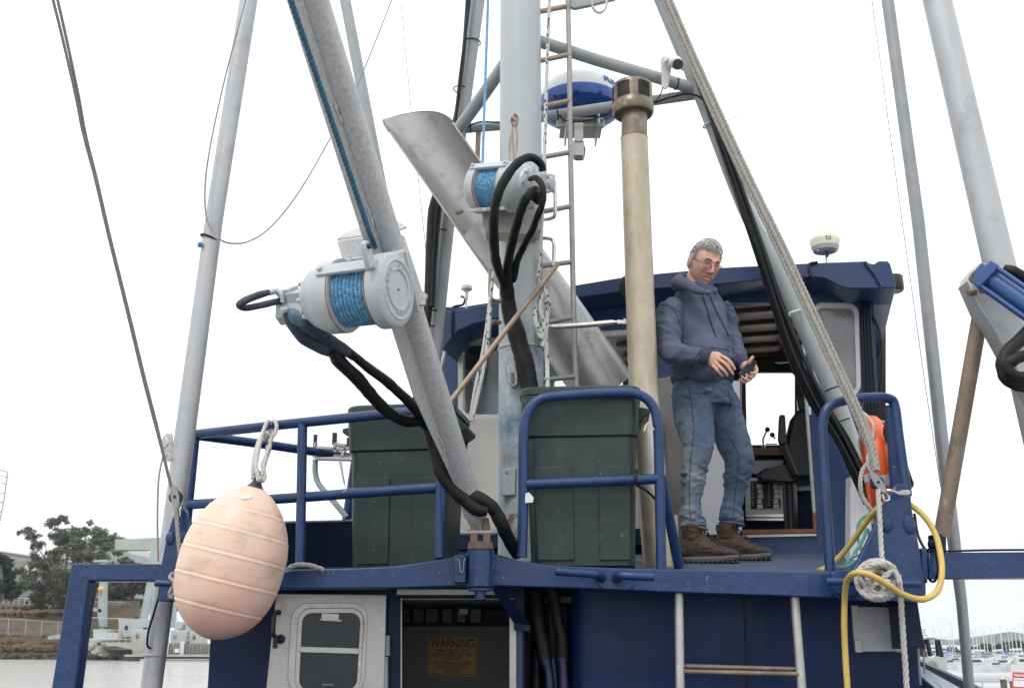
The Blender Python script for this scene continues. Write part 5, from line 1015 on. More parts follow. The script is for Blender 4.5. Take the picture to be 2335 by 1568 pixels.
for i in range(12):
    r0 = 46-(i % 7)*6.0-(i//7)*3; a0 = .35*i; pts = []
    for k in range(14):
        a = 2*pi*k/14; x = 2001+r0*1.05*cos(a)*1.0+2*sin(i*3.+a); y = 1322+(r0*.92+3)*sin(a)
        pts.append(P(x, y, 4.80-.012*(i % 3)-.03*(i//7)+.03*sin(a*2+i)))
    b.rope(pts, .0115, closed=False, k=3)
for p_ in ([(1955, 1296), (1975, 1312), (2005, 1330), (2035, 1352)], [(2040, 1290), (2020, 1312), (1990, 1335), (1962, 1352)], [(1958, 1318), (1980, 1340), (2010, 1358), (2030, 1350)], [(1985, 1282), (2015, 1286), (2042, 1305), (2052, 1330)]):
    b.rope([P(x, y, 4.74) for x, y in p_], .0125, k=4)
b.rope(PX([(2048, 1310, 4.77), (2053, 1345, 4.78), (2056, 1400, 4.8), (2060, 1460, 4.82), (2066, 1540, 4.84), (2070, 1640, 4.84)]), .0135, k=4)
tag(b.build('belayed_rope', ropew), 'thick white rope coiled in a knot on the right cleat bar, tail hanging down', 'rope')
hose('long yellow hose looped over the right cleat bar and behind the blue plate', 'yellow_hose', yellow,
     ([(1868, 1301, 5.2), (1890, 1290, 5.25), (1915, 1268, 5.25), (1945, 1232, 5.2), (1975, 1190, 5.12), (2000, 1160, 5.05), (2030, 1146, 5.02), (2060, 1144, 5.02), (2085, 1157, 5.02), (2110, 1180, 5.0), (2132, 1215, 4.97), (2143, 1255, 4.9), (2148, 1300, 4.84), (2141, 1340, 4.82), (2122, 1360, 4.8), (2095, 1365, 4.78), (2060, 1355, 4.74), (2030, 1337, 4.7), (2000, 1318, 4.68), (1970, 1306, 4.68), (1945, 1308, 4.72), (1930, 1328, 4.8), (1926, 1370, 4.86), (1925, 1430, 4.88), (1928, 1500, 4.9), (1933, 1580, 4.9), (1936, 1650, 4.9)], .0138))
lb = thing('lifebuoy', 'orange lifebuoy with a silver band, seen edge on at the right end of the deck', 'lifebuoy', P(2003, 1190, 5.6))
lc = P(2001, 1075, 5.62); lax = V((.95, -.28, .05)).normalized(); Rb = 100*SC(lc)
MB().ring(lc, lax, Rb, .062, 56, 18, 1.1).build('ring_body', orange, lb)
up_ = (V((0, 0, 1))-lax*lax.z).normalized(); sd_ = lax.cross(up_)
for a in (-.30, pi/2+.3, pi, -pi/2):
    pts = [lc+(up_*cos(a+d_)+sd_*sin(a+d_))*Rb for d_ in (-.10, 0, .10)]
    MB().tube(pts, .0645, 18, ref=lax, flat=1.1).build('reflective_band', reflect, lb)
b = MB(); rpts = []
for k in range(29):
    a = 2*pi*k/28; rpts.append(lc+(up_*cos(a)+sd_*sin(a))*(Rb+.06+.05*abs(sin(2*a+.6)))-lax*(.03*sin(5*a)+.03))
b.rope(rpts, .008, k=3); b.rope(PX([(1994, 1030, 5.45), (1985, 1050, 5.4), (1968, 1070, 5.35), (1962, 1100, 5.3), (1966, 1130, 5.3), (1985, 1160, 5.3), (2002, 1175, 5.35)]), .012, k=4); b.rope(PX([(2018, 962, 5.5), (2000, 962, 5.5), (1978, 965, 5.5), (1970, 975, 5.5), (1975, 988, 5.5), (1985, 998, 5.5)]), .009, k=4); b.build('grab_line', ropew, lb)
b = MB()
random.seed(3); gp = [(1985, 1172), (1962, 1185), (1955, 1215), (1962, 1245), (1972, 1262), (1985, 1240), (1978, 1205), (1968, 1230), (1948, 1262), (1938, 1285), (1955, 1290), (1972, 1280), (1960, 1265), (1940, 1272), (1930, 1290), (1945, 1302), (1968, 1298), (1975, 1285), (1958, 1278), (1925, 1293), (1905, 1292)]
b.rope([P(x, y, 5.5-.25*i/20) for i, (x, y) in enumerate(gp)], .0095, k=5)
tag(b.build('green_line', ropeg), 'tangle of pale green rope on deck below the lifebuoy', 'rope')
b = MB(); b.rope(PX([(2013, 935, 5.35), (2022, 960, 5.35), (2018, 985, 5.35), (2026, 1010, 5.35)]), .012, k=4); tag(b.build('dark_lashing', mat('maroon_cord', (.06, .02, .025), .8)), 'dark maroon cord wound round the inner post of the right rail', 'cord')
tag(MB().tube(PX([(2052, 1030, 5.1), (2065, 1060, 5.1), (2075, 1090, 5.1), (2079, 1105, 5.1), (2066, 1118, 5.06)]), .010, 8, k=5).build('black_cord', blackrub), 'short black cord hanging beside the right rail post', 'cord')
tag(MB().tube(PX([(2085, 1170, 5.15), (2092, 1215, 5.15), (2105, 1245, 5.1), (2118, 1260, 5.05)]), .007, 8, k=5).build('black_cord', blackrub), 'thin black cable running down behind the right blue plate', 'cable')
# --- strut, arm and hydraulic ram at the right
st = thing('side_strut', 'rusty brown steel strut leaning up from the right beam to the galvanised arm', 'strut', P(2147, 1230, 5.05))
pipe('strut_tube', [(2147, 1222, 5.05), (2240, 690, 4.85)], [35, 35], rusty, st, k=0, n=20)
b = MB(); b.box(P(2134, 1243, 5.05), .035, .09, .1).tube([P(2118, 1241, 4.98), P(2130, 1241, 4.98)], .02, 10); b.prism([P(2136, 1215, 5.02), P(2158, 1217, 5.02), P(2158, 1262, 5.0), P(2136, 1262, 5.0)], (0, .05, 0)); b.build('foot_bracket', navydark, st, bevel=.004)
ar = thing('galvanised_arm', 'galvanised channel arm with a pinned tip reaching in from the right edge', 'arm', P(2240, 640, 4.7))
b = MB(); b.prism([P(x, y, 4.72) for x, y in [(2207, 640), (2214, 622), (2232, 600), (2246, 598), (2262, 612), (2300, 690), (2420, 840), (2420, 1010), (2335, 873), (2262, 740), (2236, 705)]], (0, .12, 0)); b.build('arm_channel', galvl, ar, bevel=.008)
b = MB(); b.tube(PX([(2216, 640, 4.66), (2226, 632, 4.64), (2245, 630, 4.64), (2258, 626, 4.66)]), [.02, .032, .032, .022], 12, k=3); b.tube([P(2208, 669, 4.72), P(2224, 664, 4.72)], .016, 10); b.lathe(P(2228, 633, 4.6), (0, -1, 0), [(0, 0), (0, .016), (.012, .016), (.012, 0)], 6); b.ell(P(2240, 655, 4.65), .02, .03, .03); b.build('hinge_fittings', rusty, ar)
rm = thing('hydraulic_ram', 'blue painted hydraulic ram with tie rods at the right edge', 'hydraulic ram', P(2290, 660, 4.6))
ra0, ra1 = P(2246, 627, 4.6), P(2400, 735, 4.45); rdn = (ra1-ra0).normalized(); rs = SC(ra0); ru = (V((0, 0, 1))-rdn*rdn.z).normalized(); rv = rdn.cross(ru)
ramb = mat('ram_blue', (.03, .085, .24), .3, var=.15, vs=5, spots=((.3, .34, .4), .7, 14, .03), bump=(.2, 30, .002))
MB().tube([ra0+rdn*.03, ra1], 22*rs, 28).build('ram_barrel', ramb, rm)
b = MB(); b.box(ra0+rdn*.02, .05, 64*rs, 64*rs, rdn, ru, rv); b.box(ra0-rdn*.02, .04, 36*rs, 36*rs, rdn, ru, rv); b.build('ram_head', ramb, rm, bevel=.006)
b = MB()
for i in (-1, 1):
    for j in (-1, 1): b.tube([ra0+ru*i*26*rs+rv*j*26*rs, ra1+ru*i*26*rs+rv*j*26*rs], 5*rs, 10)
b.each('tie_rod', ramb, rm)
hose('thick black hose looping at the right edge over the galvanised arm', 'edge_hose', blackrub, ([(2400, 700, 4.5), (2355, 745, 4.5), (2325, 775, 4.48), (2300, 800, 4.47), (2287, 828, 4.46), (2296, 858, 4.46), (2325, 875, 4.46), (2370, 885, 4.46), (2420, 880, 4.5)], .032), ([(2400, 800, 4.42), (2350, 808, 4.42), (2318, 818, 4.41), (2300, 832, 4.42), (2306, 850, 4.42), (2340, 860, 4.43), (2410, 862, 4.45)], .026), ([(2290, 613, 4.62), (2310, 618, 4.6), (2335, 632, 4.6), (2400, 670, 4.6)], [.02, .028, .028, .028]))
# --- rod holder frame behind the left rail
rh = thing('rod_rack', 'small aluminium rack with black tipped prongs on a bent grey pipe behind the left rail', 'rack', P(760, 1050, 6.3))
b = MB()
for pts in ([(720, 1045), (805, 1047)], [(718, 1020), (790, 1024), (805, 1015)], [(765, 1030), (763, 1010)], [(780, 1040), (790, 1015)], [(765, 1012), (803, 1018)], [(718, 1043), (718, 1008)]): b.tube([P(x, y, 6.15) for x, y in pts], .012, 6)
b.prism([P(718, 1033, 6.2), P(808, 1037, 6.2), P(808, 1050, 6.2), P(718, 1046, 6.2)], (0, .02, 0)); b.build('rack_frame', alush, rh)
b = MB(); b.box(P(719, 1005, 6.15), .02, .02, .075).box(P(763, 1000, 6.15), .026, .02, .07).box(P(797, 1008, 6.15), .03, .03, .05); b.each('prong_tip', blackpl, rh)
pipe('bent_pipe', [(719, 1048, 6.2), (719, 1080, 6.2), (728, 1105, 6.2), (750, 1130, 6.2), (790, 1178, 6.2)], 13, galvl, rh)
b = MB(); b.prism([P(772, 1050, 6.1), P(780, 1050, 6.1), P(784, 1085, 6.1), P(790, 1118, 5.6), P(783, 1100, 5.8)], (0, .002, 0)); b.build('white_strip', glossw, rh)
# --- warning sign
sg = thing('warning_sign', 'yellow WARNING surveillance sign on the grey panel inside the dark cabin doorway', 'sign', P(1032, 1495, WA+1.07))
sY = WA+1.103
def SG(x, y, o=0): return P(x, y, sY-o)
MB().prism([SG(976, 1450), SG(1088, 1452), SG(1087, 1541), SG(974, 1539)], (0, .004, 0)).build('sign_board', yelsign, sg)
b = MB(); L4 = [SG(980, 1454, .002), SG(1084, 1456, .002), SG(1083, 1537, .002), SG(978, 1535, .002)]
for a, c in zip(L4, L4[1:]+L4[:1]): b.tube([a, c], .0014, 4)
b.build('sign_border', inkm, sg)
s_ = SC(SG(1032, 1495)); 
for body, y, sz in (('WARNING', 1467, 25), ('PREMISES PROTECTED BY', 1483, 9.3), ('24 HOUR AUDIO AND VIDEO', 1491.5, 9.3), ('SURVEILLANCE', 1500, 9.3), ('BY ENTERING YOU AGREE', 1511, 9.3), ('TO BE AUDIO & VIDEO', 1519.5, 9.3), ('RECORDED', 1528, 9.3)):
    text('sign_text', body, sz*s_*1.05, MX.Translation(SG(1032, y, .003)) @ MX.Rotation(pi/2, 4, 'X'), inkm, sg, ext=.0004, bold=.0012 if sz > 20 else .0004, sx=.78 if sz > 20 else .72)
# ================================================================== the man on deck
P0 = P
DYM = .30
def P(x, y, Y): return P0(x, y, Y+DYM)
skin = mat('skin', (.58, .33, .245), .45, var=.1, vs=14, spots=((.58, .25, .18), .54, 16, .15), bump=(.15, 120, .0008))
hoodm = mat('hoodie_cotton', (.088, .104, .158), .9, var=.14, vs=9, spots=((.115, .132, .19), .54, 5, .2), bump=(.35, 260, .001), spec=.2)
hooddk = mat('hoodie_rib', (.05, .06, .10), .9, var=.1, vs=14, bump=(.8, 40, .003, (6, 6, .2)), spec=.2)
jeanm = mat('jeans_denim', (.092, .137, .205), .85, var=.22, vs=9, spots=((.25, .275, .28), .49, 3.8, .22), spots2=((.032, .058, .10), .56, 11, .14, (1, 1, 1.6)), bump=(.5, 220, .001), spec=.2)
hairm = mat('grey_hair', (.34, .32, .305), .6, var=.6, vs=70, spots=((.60, .59, .57), .5, 45, .14), stretch=(1, 1, 1), bump=(.5, 110, .002))
stubm = mat('grey_stubble', (.33, .235, .19), .8, var=.3, vs=120)
browm = mat('eyebrow_hair', (.15, .09, .06), .8, var=.3, vs=80)
bootm = mat('boot_leather', (.055, .031, .018), .75, var=.3, vs=14, spots=((.09, .058, .036), .56, 20, .12), bump=(.4, 70, .002))
bootdk = mat('boot_rubber', (.03, .03, .032), .6, var=.2, vs=20)
solem = mat('boot_sole', (.115, .108, .10), .7, var=.2, vs=20)
man = thing('person', 'grey haired man in glasses, blue hoodie and jeans standing on deck holding a dark case', 'person', P(1655, 1276, 5.6))
def tpx(pts): return [P(x, y, Y) for x, y, Y in pts]
Z = V((0, 0, 1)); X = V((1, 0, 0)); Yv = V((0, 1, 0))
BF = V((.72, -.69, 0)).normalized(); BS = V((.69, .72, 0)).normalized()   # chest direction, towards his left shoulder
def limb(b, secs, n=20, k=5, ref=None):
    """secs: (x, y, Y, width in picture units, depth factor)"""
    c = [P(s[0], s[1], s[2]) for s in secs]; r = [s[3]/2*SC(p)*.965 for s, p in zip(secs, c)]; f = [s[4] if len(s) > 4 else 1 for s in secs]
    c2 = cat(c, k); r2 = lerpl(r, len(c2)); f2 = lerpl(f, len(c2)); F = frames(c2, ref or (1, 0, 0)); rings = []
    for p, (t, a, d), q, ff in zip(c2, F, r2, f2): rings.append([p+a*(q*cos(2*pi*j/n))+d*(q*ff*sin(2*pi*j/n)) for j in range(n)])
    b.loft(rings)
def remesh(o, vox, sm=4, disp=None):
    m = o.modifiers.new('remesh', 'REMESH'); m.mode = 'VOXEL'; m.voxel_size = vox; m.use_smooth_shade = True
    s_ = o.modifiers.new('smooth', 'SMOOTH'); s_.factor = .5; s_.iterations = sm
    for i, (st, sc) in enumerate(disp or []):
        tx = bpy.data.textures.new('folds', 'CLOUDS'); tx.noise_scale = sc; tx.noise_depth = 1
        d = o.modifiers.new('folds', 'DISPLACE'); d.texture = tx; d.strength = st; d.mid_level = .5; d.texture_coords = 'LOCAL'
from mathutils.bvhtree import BVHTree
def bake(o, fold=None):
    dg = bpy.context.evaluated_depsgraph_get(); dg.update(); me = bpy.data.meshes.new_from_object(o.evaluated_get(dg)); o.modifiers.clear(); o.data = me
    off = o.location.copy()
    if fold:
        ns = [v.normal.copy() for v in me.vertices]
        for v, n in zip(me.vertices, ns): v.co += n*fold(v.co)
        me.update()
    me.polygons.foreach_set('use_smooth', [True]*len(me.polygons))
    return BVHTree.FromPolygons([v.co.copy() for v in me.vertices], [tuple(p.vertices) for p in me.polygons])
def surf(bv, x, y, off=.002):
    d = ray(x, y).normalized(); h = bv.ray_cast(V((0, 0, CH)), d)
    if h[0] is None:
        q = P(x, y, 5.5); h = bv.find_nearest(q)
    return h[0]-d*off
def ridge(p, sx, sy, sz, s=0.): n = noise.noise(V((p.x*sx+s, p.y*sy-s, p.z*sz+s*2))); return 1-min(1, abs(n)*3.2)
def pim(p): return proj(p)
# --- head
HC = P(1606, 603, 5.55); hs = SC(HC)
hf = V((.31, -.86, -.42)).normalized(); hu0 = (Z-hf*hf.z).normalized(); hr0 = hf.cross(hu0)   # hr0: towards the picture's left
ro = radians(8); hu = (hu0*cos(ro)-hr0*sin(ro)).normalized(); hx = hu.cross(hf)  # hx: his left, the picture's right
if hx.x < 0: hx = -hx
def HP(x, y, z): return HC+(hx*x+hf*y+hu*z)*1.06
def g(x, s_): return math.exp(-(x/s_)**2)
def face(dx, dy, dz):
    """direction -> point of the head surface, metres (x his left, y front, z up)"""
    rx, ry, rz = .079, .098, .128
    x, y, z = dx*rx, dy*ry, dz*rz
    zz = z
    if z < -.0: x *= 1-.20*min(1, (-z/.125))**1.5; 
    if z < -.02 and y < 0: y *= 1-.45*min(1, (-z-.02)/.09)
    if z > .03: x *= 1+.03*sin(min(1, (z-.03)/.08)*pi)
    fr = max(0, dy)
    y += fr*(-.006*g(z-.10, .05))
    if y > 0:
        y = y*.93+.0
        y += .010*g(z-.028, .013)*g(x, .045)                      # brow
        for s_ in (-1, 1):
            y -= .015*g(x-s_*.031, .017)*g(z-.008, .014)          # sockets
            y += .008*g(x-s_*.043, .02)*g(z+.022, .02)            # cheeks
            y += .010*g(x-s_*.013, .008)*g(z+.036, .009)          # nostril wings
        y += .028*g(x, .0095+.004*max(0, -z/.04))*g(z+.026, .022)+.012*g(x, .009)*g(z-.0, .02)   # nose
        y += .010*g(x, .012)*g(z+.034, .010)
        y += .007*g(x, .03)*g(z+.062, .007)+.008*g(x, .025)*g(z+.078, .008)-.008*g(x, .032)*g(z+.0700, .0035)   # lips and mouth line
        y += .013*g(x, .024)*g(z+.105, .018)                      # chin
        y -= .004*g(x, .03)*g(z+.090, .006)
        for s_ in (-1, 1): y -= .0035*g((x-s_*(.03+(-z-.04)*.25)), .005)*g(z+.052, .02)
    return V((x, y, z))
b = MB(); nA, nB = 96, 84; rings = []
for i in range(nB+1):
    ph_ = pi*i/nB; rings.append([HP(*face(sin(ph_)*sin(2*pi*j/nA), sin(ph_)*cos(2*pi*j/nA), -cos(ph_))) if 0 < i < nB else HP(*face(1e-4*sin(2*pi*j/nA), 1e-4*cos(2*pi*j/nA), -cos(ph_))) for j in range(nA)])
b.loft(rings)
for s_ in (-1, 1):         # ears
    ec = HP(s_*.079, -.012, -.006)
    b.ell(ec, .010, .019, .034, (hx*s_-hf*.45).normalized(), (hf+hx*.45*s_).normalized(), hu, 14, 10)
    b.ring(ec+hx*s_*.006-hf*.004, (hx*s_-hf*.4).normalized(), .022, .0055, 24, 6)
nk0, nk1 = HP(0, -.035, -.075), P(1583, 690, 5.62)
b.tube([HP(0, -.03, -.03), nk0, nk1, P(1580, 740, 5.62)], [.060, .064, .072, .08], 24)
# hands: palms, fingers and thumbs, forearms; trunk and legs inside the clothes
def fing(pts, r0=.0094, r1=.0074):
    q_ = PX(pts); b.tube(q_, [r0, r0*.98, r0*.9, r1], 10, k=4); b.ell(q_[-1], r1*1.0, r1*1.0, r1*1.0, n=10, m=8)
HY = 5.22
limb(b, [(1606, 811, HY+.02, 30, .8), (1618, 815, HY, 32, .7), (1630, 819, HY-.01, 40, .5), (1641, 822, HY-.02, 36, .45)], k=3, ref=(0, 0, 1))
fing([(1638, 808, HY-.02), (1656, 817, HY-.05), (1668, 828, HY-.06), (1675, 841, HY-.055)], .0098, .008)
fing([(1636, 817, HY-.03), (1653, 828, HY-.06), (1663, 840, HY-.07), (1671, 852, HY-.06)], .0098, .008)
fing([(1630, 826, HY-.03), (1644, 838, HY-.06), (1652, 846, HY-.065), (1658, 855, HY-.055)], .0095, .008)
fing([(1624, 832, HY-.02), (1635, 842, HY-.04), (1640, 849, HY-.04), (1646, 856, HY-.03)], .009, .0075)
fing([(1626, 812, HY+.02), (1643, 812, HY+.035), (1658, 822, HY+.03), (1667, 833, HY+.01)], .011, .0085)
LY = 5.40
limb(b, [(1694, 832, LY+.08, 26, .8), (1702, 836, LY+.06, 28, .8), (1712, 843, LY+.04, 34, .55), (1717, 848, LY+.03, 32, .5)], k=3, ref=(0, 0, 1))
fing([(1703, 834, LY+.02), (1707, 827, LY-.01), (1712, 820, LY-.02), (1716, 814, LY-.02)], .0115, .0095)
fing([(1722, 833, LY+.03), (1726, 843, LY+.0), (1722, 850, LY-.03), (1713, 850, LY-.045)])
fing([(1721, 845, LY+.03), (1720, 856, LY-.01), (1713, 860, LY-.03), (1702, 854, LY-.045)])
fing([(1715, 853, LY+.03), (1711, 864, LY-.01), (1704, 867, LY-.03), (1692, 859, LY-.04)])
fing([(1707, 858, LY+.03), (1702, 870, LY-.0), (1696, 871, LY-.02), (1687, 865, LY-.03)], .0088, .007)
limb(b, [(1612, 813, HY+.02, 26), (1575, 808, 5.30, 24), (1545, 803, 5.38, 22), (1526, 785, 5.44, 22), (1526, 730, 5.49, 24), (1560, 716, 5.58, 26), (1590, 725, 5.62, 40)])
limb(b, [(1696, 832, LY+.08, 24), (1682, 808, 5.62, 22), (1668, 780, 5.72, 22), (1655, 735, 5.77, 22), (1630, 722, 5.74, 26), (1592, 728, 5.62, 40)])
limb(b, [(1584, 706, 5.62, 56, .8), (1592, 750, 5.62, 80, .8), (1596, 830, 5.60, 84, .85), (1600, 880, 5.60, 84, .9)])
limb(b, [(1583, 880, 5.57, 60), (1589, 1010, 5.53, 42), (1583, 1080, 5.53, 32), (1578, 1200, 5.53, 26), (1585, 1240, 5.53, 34)])
limb(b, [(1630, 880, 5.7, 60), (1670, 1010, 5.70, 42), (1684, 1060, 5.71, 34), (1666, 1190, 5.76, 26), (1668, 1230, 5.76, 34)])
bo_ = b.build('body', skin, man); remesh(bo_, .0034, 1)
# hair: a cap of short hair with an uneven surface
b = MB(); rings = []; nA, nB = 110, 60
for i in range(nB+1):
    ph_ = pi*(.999-.70*i/nB); ring_ = []
    for j in range(nA):
        a = 2*pi*j/nA; dx, dy, dz = sin(ph_)*sin(a), sin(ph_)*cos(a), -cos(ph_)
        lim = .0
        p = face(dx, dy, dz)
        # hairline height by direction: high on the forehead, low at the back
        hl_ = .070 if cos(a) > .35 else (.070+(-.005-.070)*min(1, (.35-cos(a))/.28) if cos(a) > -.1 else -.005-.05*min(1, (-.1-cos(a))/.5))
        hl_ += .006*noise.noise(V((a*4, 1, 0)))
        th_ = .012*max(0, min(1, (p.z-hl_)/.025))-.004*(p.z < hl_)
        if dz > 0 and cos(a) > -.2: th_ += .010*max(0, min(1, (p.z-.06)/.05))
        nz_ = noise.noise(V((dx*9+4*dz, dy*16, dz*11)))*.004+noise.noise(V((dx*34, dy*14, dz*30)))*.0018
        d_ = V((dx, dy, dz)); q_ = p+d_*(th_+(nz_*.7 if th_ > .004 else 0))
        if p.z < hl_: q_ = p-d_*.006
        ring_.append(HP(*q_))
    rings.append(ring_)
b.loft(rings); 
random.seed(11)
for i in range(1500):        # short locks combed forward and to the side
    a = random.uniform(-pi, pi); ph_ = random.uniform(.02, .42)*pi
    dx, dy, dz = sin(ph_)*sin(a), sin(ph_)*cos(a), cos(ph_); p = face(dx, dy, dz); d_ = V((dx, dy, dz))
    if p.z < .078 and cos(a) > .2: continue
    if p.z < .03: continue
    tn_ = (V((.35, .9, .15))-d_*d_.dot(V((.35, .9, .15)))).normalized(); L_ = random.uniform(.012, .024)
    q0 = p+d_*(.010+.006*max(0, min(1, (p.z-.06)/.05))); b.tube([HP(*(q0+d_*0)), HP(*(q0+tn_*L_*.5+d_*.006)), HP(*(q0+tn_*L_-d_*.001))], [.0014, .0018, .0004], 4)
b.build('hair', hairm, man, smooth=70)
# eyebrows, goatee, eyes, glasses
def onface(x, z, off=.0):
    # find the direction whose surface point has these x, z
    dx, dz = x/.079, z/.128
    for _ in range(12):
        r2 = dx*dx+dz*dz
        if r2 > .96: sc_ = sqrt(.96/r2); dx *= sc_; dz *= sc_; r2 = .96
        p = face(dx, sqrt(1-r2), dz); dx += (x-p.x)/.079*.8; dz += (z-p.z)/.128*.8
    return HP(x, p.y+off, z)
b = MB()
for s_ in (-1, 1): b.tube([onface(s_*x, z, .001) for x, z in ((.014, .026), (.024, .031), (.036, .031), (.046, .024))], [.003, .0052, .0045, .002], 8, k=3)
b.each('eyebrow', browm, man)
b = MB()
for s_ in (-1, 1): b.tube([onface(s_*x, z, -.0035) for x, z in ((.004, -.054), (.016, -.056), (.026, -.063), (.029, -.076))], [.0045, .005, .004, .003], 8, k=3)
b.tube([onface(0, z, -.008) for z in (-.088, -.097, -.110, -.119)], [.008, .016, .02, .013], 12, k=3)
b.build('goatee', stubm, man)
MB().tube([onface(x, z, -.0012) for x, z in ((-.026, -.0715), (-.013, -.069), (0, -.0698), (.013, -.069), (.026, -.0715))], [.0012, .0022, .0022, .0022, .0012], 6, k=3).build('mouth_line', mat('lip', (.20, .075, .06), .5), man)
b = MB()
for i, z in enumerate((.048, .057, .066)): b.tube([onface(x*.01, z+.002*sin(x*.9+i), -.0014) for x in range(-4, 5)], .0015, 5)
b.each('forehead_crease', mat('crease', (.27, .12, .085), .6), man)
for s_ in (-1, 1):
    e_ = onface(s_*.031, .007, -.0095); MB().ell(e_, .0125, .0125, .0125, n=16, m=12).build('eyeball', glossw, man)
    MB().ell(e_+(hf*.9-hx*.25*0-hu*.12).normalized()*.0095, .0052, .0052, .0052, n=12, m=8).build('iris', mat('iris', (.03, .045, .05), .15), man)
    b = MB(); b.tube([e_+hx*(s_*.0+x_)+hf*(.0125-abs(x_)*.35)+hu*(.0065-abs(x_)*.25) for x_ in (-.014, -.007, 0, .007, .014)], .0042, 8, k=2); b.build('eyelid', skin, man)
gm_ = mat('glasses_metal', (.10, .10, .11), .25, metal=.8); gcs = []
b = MB(); lens = MB()
for s_ in (-1, 1):
    gc = HP(s_*.033, .103, -.008); loop = []
    for k in range(28):
        a = 2*pi*k/28; ex_, ez_ = abs(cos(a))**.75*(1 if cos(a) > 0 else -1)*.026, abs(sin(a))**.8*(1 if sin(a) > 0 else -1)*.0165
        loop.append(gc+hx*ex_+hu*ez_-hf*(abs(s_*.033+ex_)**2*2.2))
    b.tube(loop, .0014, 6, True); lens.prism(loop, hf*.0008)
    b.tube([gc+hx*s_*.026+hu*.008-hf*.007, HP(s_*.075, .082, .0045), HP(s_*.083, .02, .018), HP(s_*.082, -.012, .018), HP(s_*.080, -.03, .0)], [.0018, .0026, .0024, .002, .002], 6)
b.tube([HP(-.008, .1025, -.003), HP(0, .108, -.001), HP(.008, .1025, -.003)], .0016, 6)
gls = b.build('glasses', gm_, man); lens.each('lens', glass('lens_glass', (.86, .83, .84), .5), gls)
# --- hoodie
b = MB()
limb(b, [(1592, 652, 5.60, 70, .95), (1590, 672, 5.60, 112, .7), (1590, 704, 5.62, 142, .72), (1594, 740, 5.61, 146, .85), (1598, 785, 5.60, 148, .96), (1600, 830, 5.6, 150, 1.0), (1604, 858, 5.6, 146, 1.0), (1606, 872, 5.6, 134, 1.0)], 32)
limb(b, [(1540, 690, 5.50, 50), (1528, 718, 5.46, 64), (1524, 755, 5.43, 62), (1526, 790, 5.38, 60), (1545, 806, 5.32, 54), (1575, 808, 5.27, 47), (1600, 811, HY+.02, 43), (1607, 812, HY+.01, 36)], 24)
limb(b, [(1640, 690, 5.75, 48), (1652, 716, 5.76, 54), (1662, 755, 5.74, 52), (1672, 792, 5.68, 48), (1684, 815, 5.58, 42), (1692, 828, LY+.10, 36)], 24)
b.ell(P(1610, 820, 5.50), .17, .15, .16, BS, BF, Z, 24, 14)            # belly
hd = b.build('hoodie', hoodm, man); remesh(hd, .0085, 7)
def hfold(p):
    x, y = pim(p); a = .35
    if y > 800: a += .5*min(1, (y-800)/60)
    if x < 1560 and 690 < y < 850: a = .9
    if x > 1660: a = .9
    t = p.x*.6+p.z*.8
    return .015*a*ridge(V((t, p.y, p.z-p.x*.9)), 8, 5, 4.5, 3.)+.009*a*ridge(V((t, p.y, p.z-p.x)), 22, 9, 9, 8.)+.010*noise.noise(p*6)-.010
hbv = bake(hd, hfold)
b = MB(); b.tube(cat(tpx([(1619, 668, 5.42), (1600, 664, 5.36), (1577, 655, 5.38), (1556, 646, 5.46), (1545, 645, 5.6), (1562, 640, 5.74), (1600, 648, 5.78), (1626, 660, 5.66), (1628, 667, 5.52)]), 6), [.012, .017, .026, .036, .042, .038, .026, .018, .014], 18)
b.tube(cat(tpx([(1607, 668, 5.36), (1580, 660, 5.36), (1556, 640, 5.46), (1552, 632, 5.6), (1570, 632, 5.72)]), 6), [.010, .014, .018, .024, .018], 14)
hdo = b.build('hood', hoodm, man); remesh(hdo, .007, 5); bake(hdo, lambda p: .007*ridge(p, 14, 14, 10, 1.)+.004*noise.noise(p*12))
b = MB(); limb(b, [(1605, 866, 5.6, 142, 1.0), (1607, 880, 5.6, 132, 1.0)], 40, k=1); hb_ = b.build('hem_band', hooddk, man)
b = MB(); limb(b, [(1603, 811, HY+.015, 45, .9), (1612, 813, HY+.005, 44, .9), (1619, 815, HY-.0, 38, .85)], 24, k=2, ref=(0, 0, 1)); limb(b, [(1687, 822, LY+.13, 38, .9), (1698, 834, LY+.07, 32, .9)], 20, k=2, ref=(0, 0, 1)); b.each('cuff', hooddk, man)
def trace(b, bv, pts, r, off=.002, k=5):
    c = cat([V((x, y, 0)) for x, y in pts], k); q = [surf(bv, p.x, p.y, off) for p in c]
    q = [q[0]]+[(q[i-1]+q[i]*2+q[i+1])/4 for i in range(1, len(q)-1)]+[q[-1]]
    b.tube(q, r, 6)
b = MB()
trace(b, hbv, [(1603, 676), (1607, 690), (1614, 710), (1622, 738), (1631, 762), (1634, 770)], .0042, .004)
trace(b, hbv, [(1620, 676), (1625, 690), (1634, 710), (1646, 735), (1657, 756), (1662, 764)], .0042, .004)
b.each('drawstring', mat('drawstring', (.012, .015, .03), .8), man)
b = MB(); trace(b, hbv, [(1578, 838), (1588, 812), (1604, 795), (1630, 793), (1655, 797), (1664, 801)], .0026); b.build('pocket_seam', hooddk, man)
b = MB(); trace(b, hbv, [(1506, 694), (1522, 696), (1536, 706), (1546, 725), (1551, 750)], .0026); b.build('armhole_seam', hooddk, man)
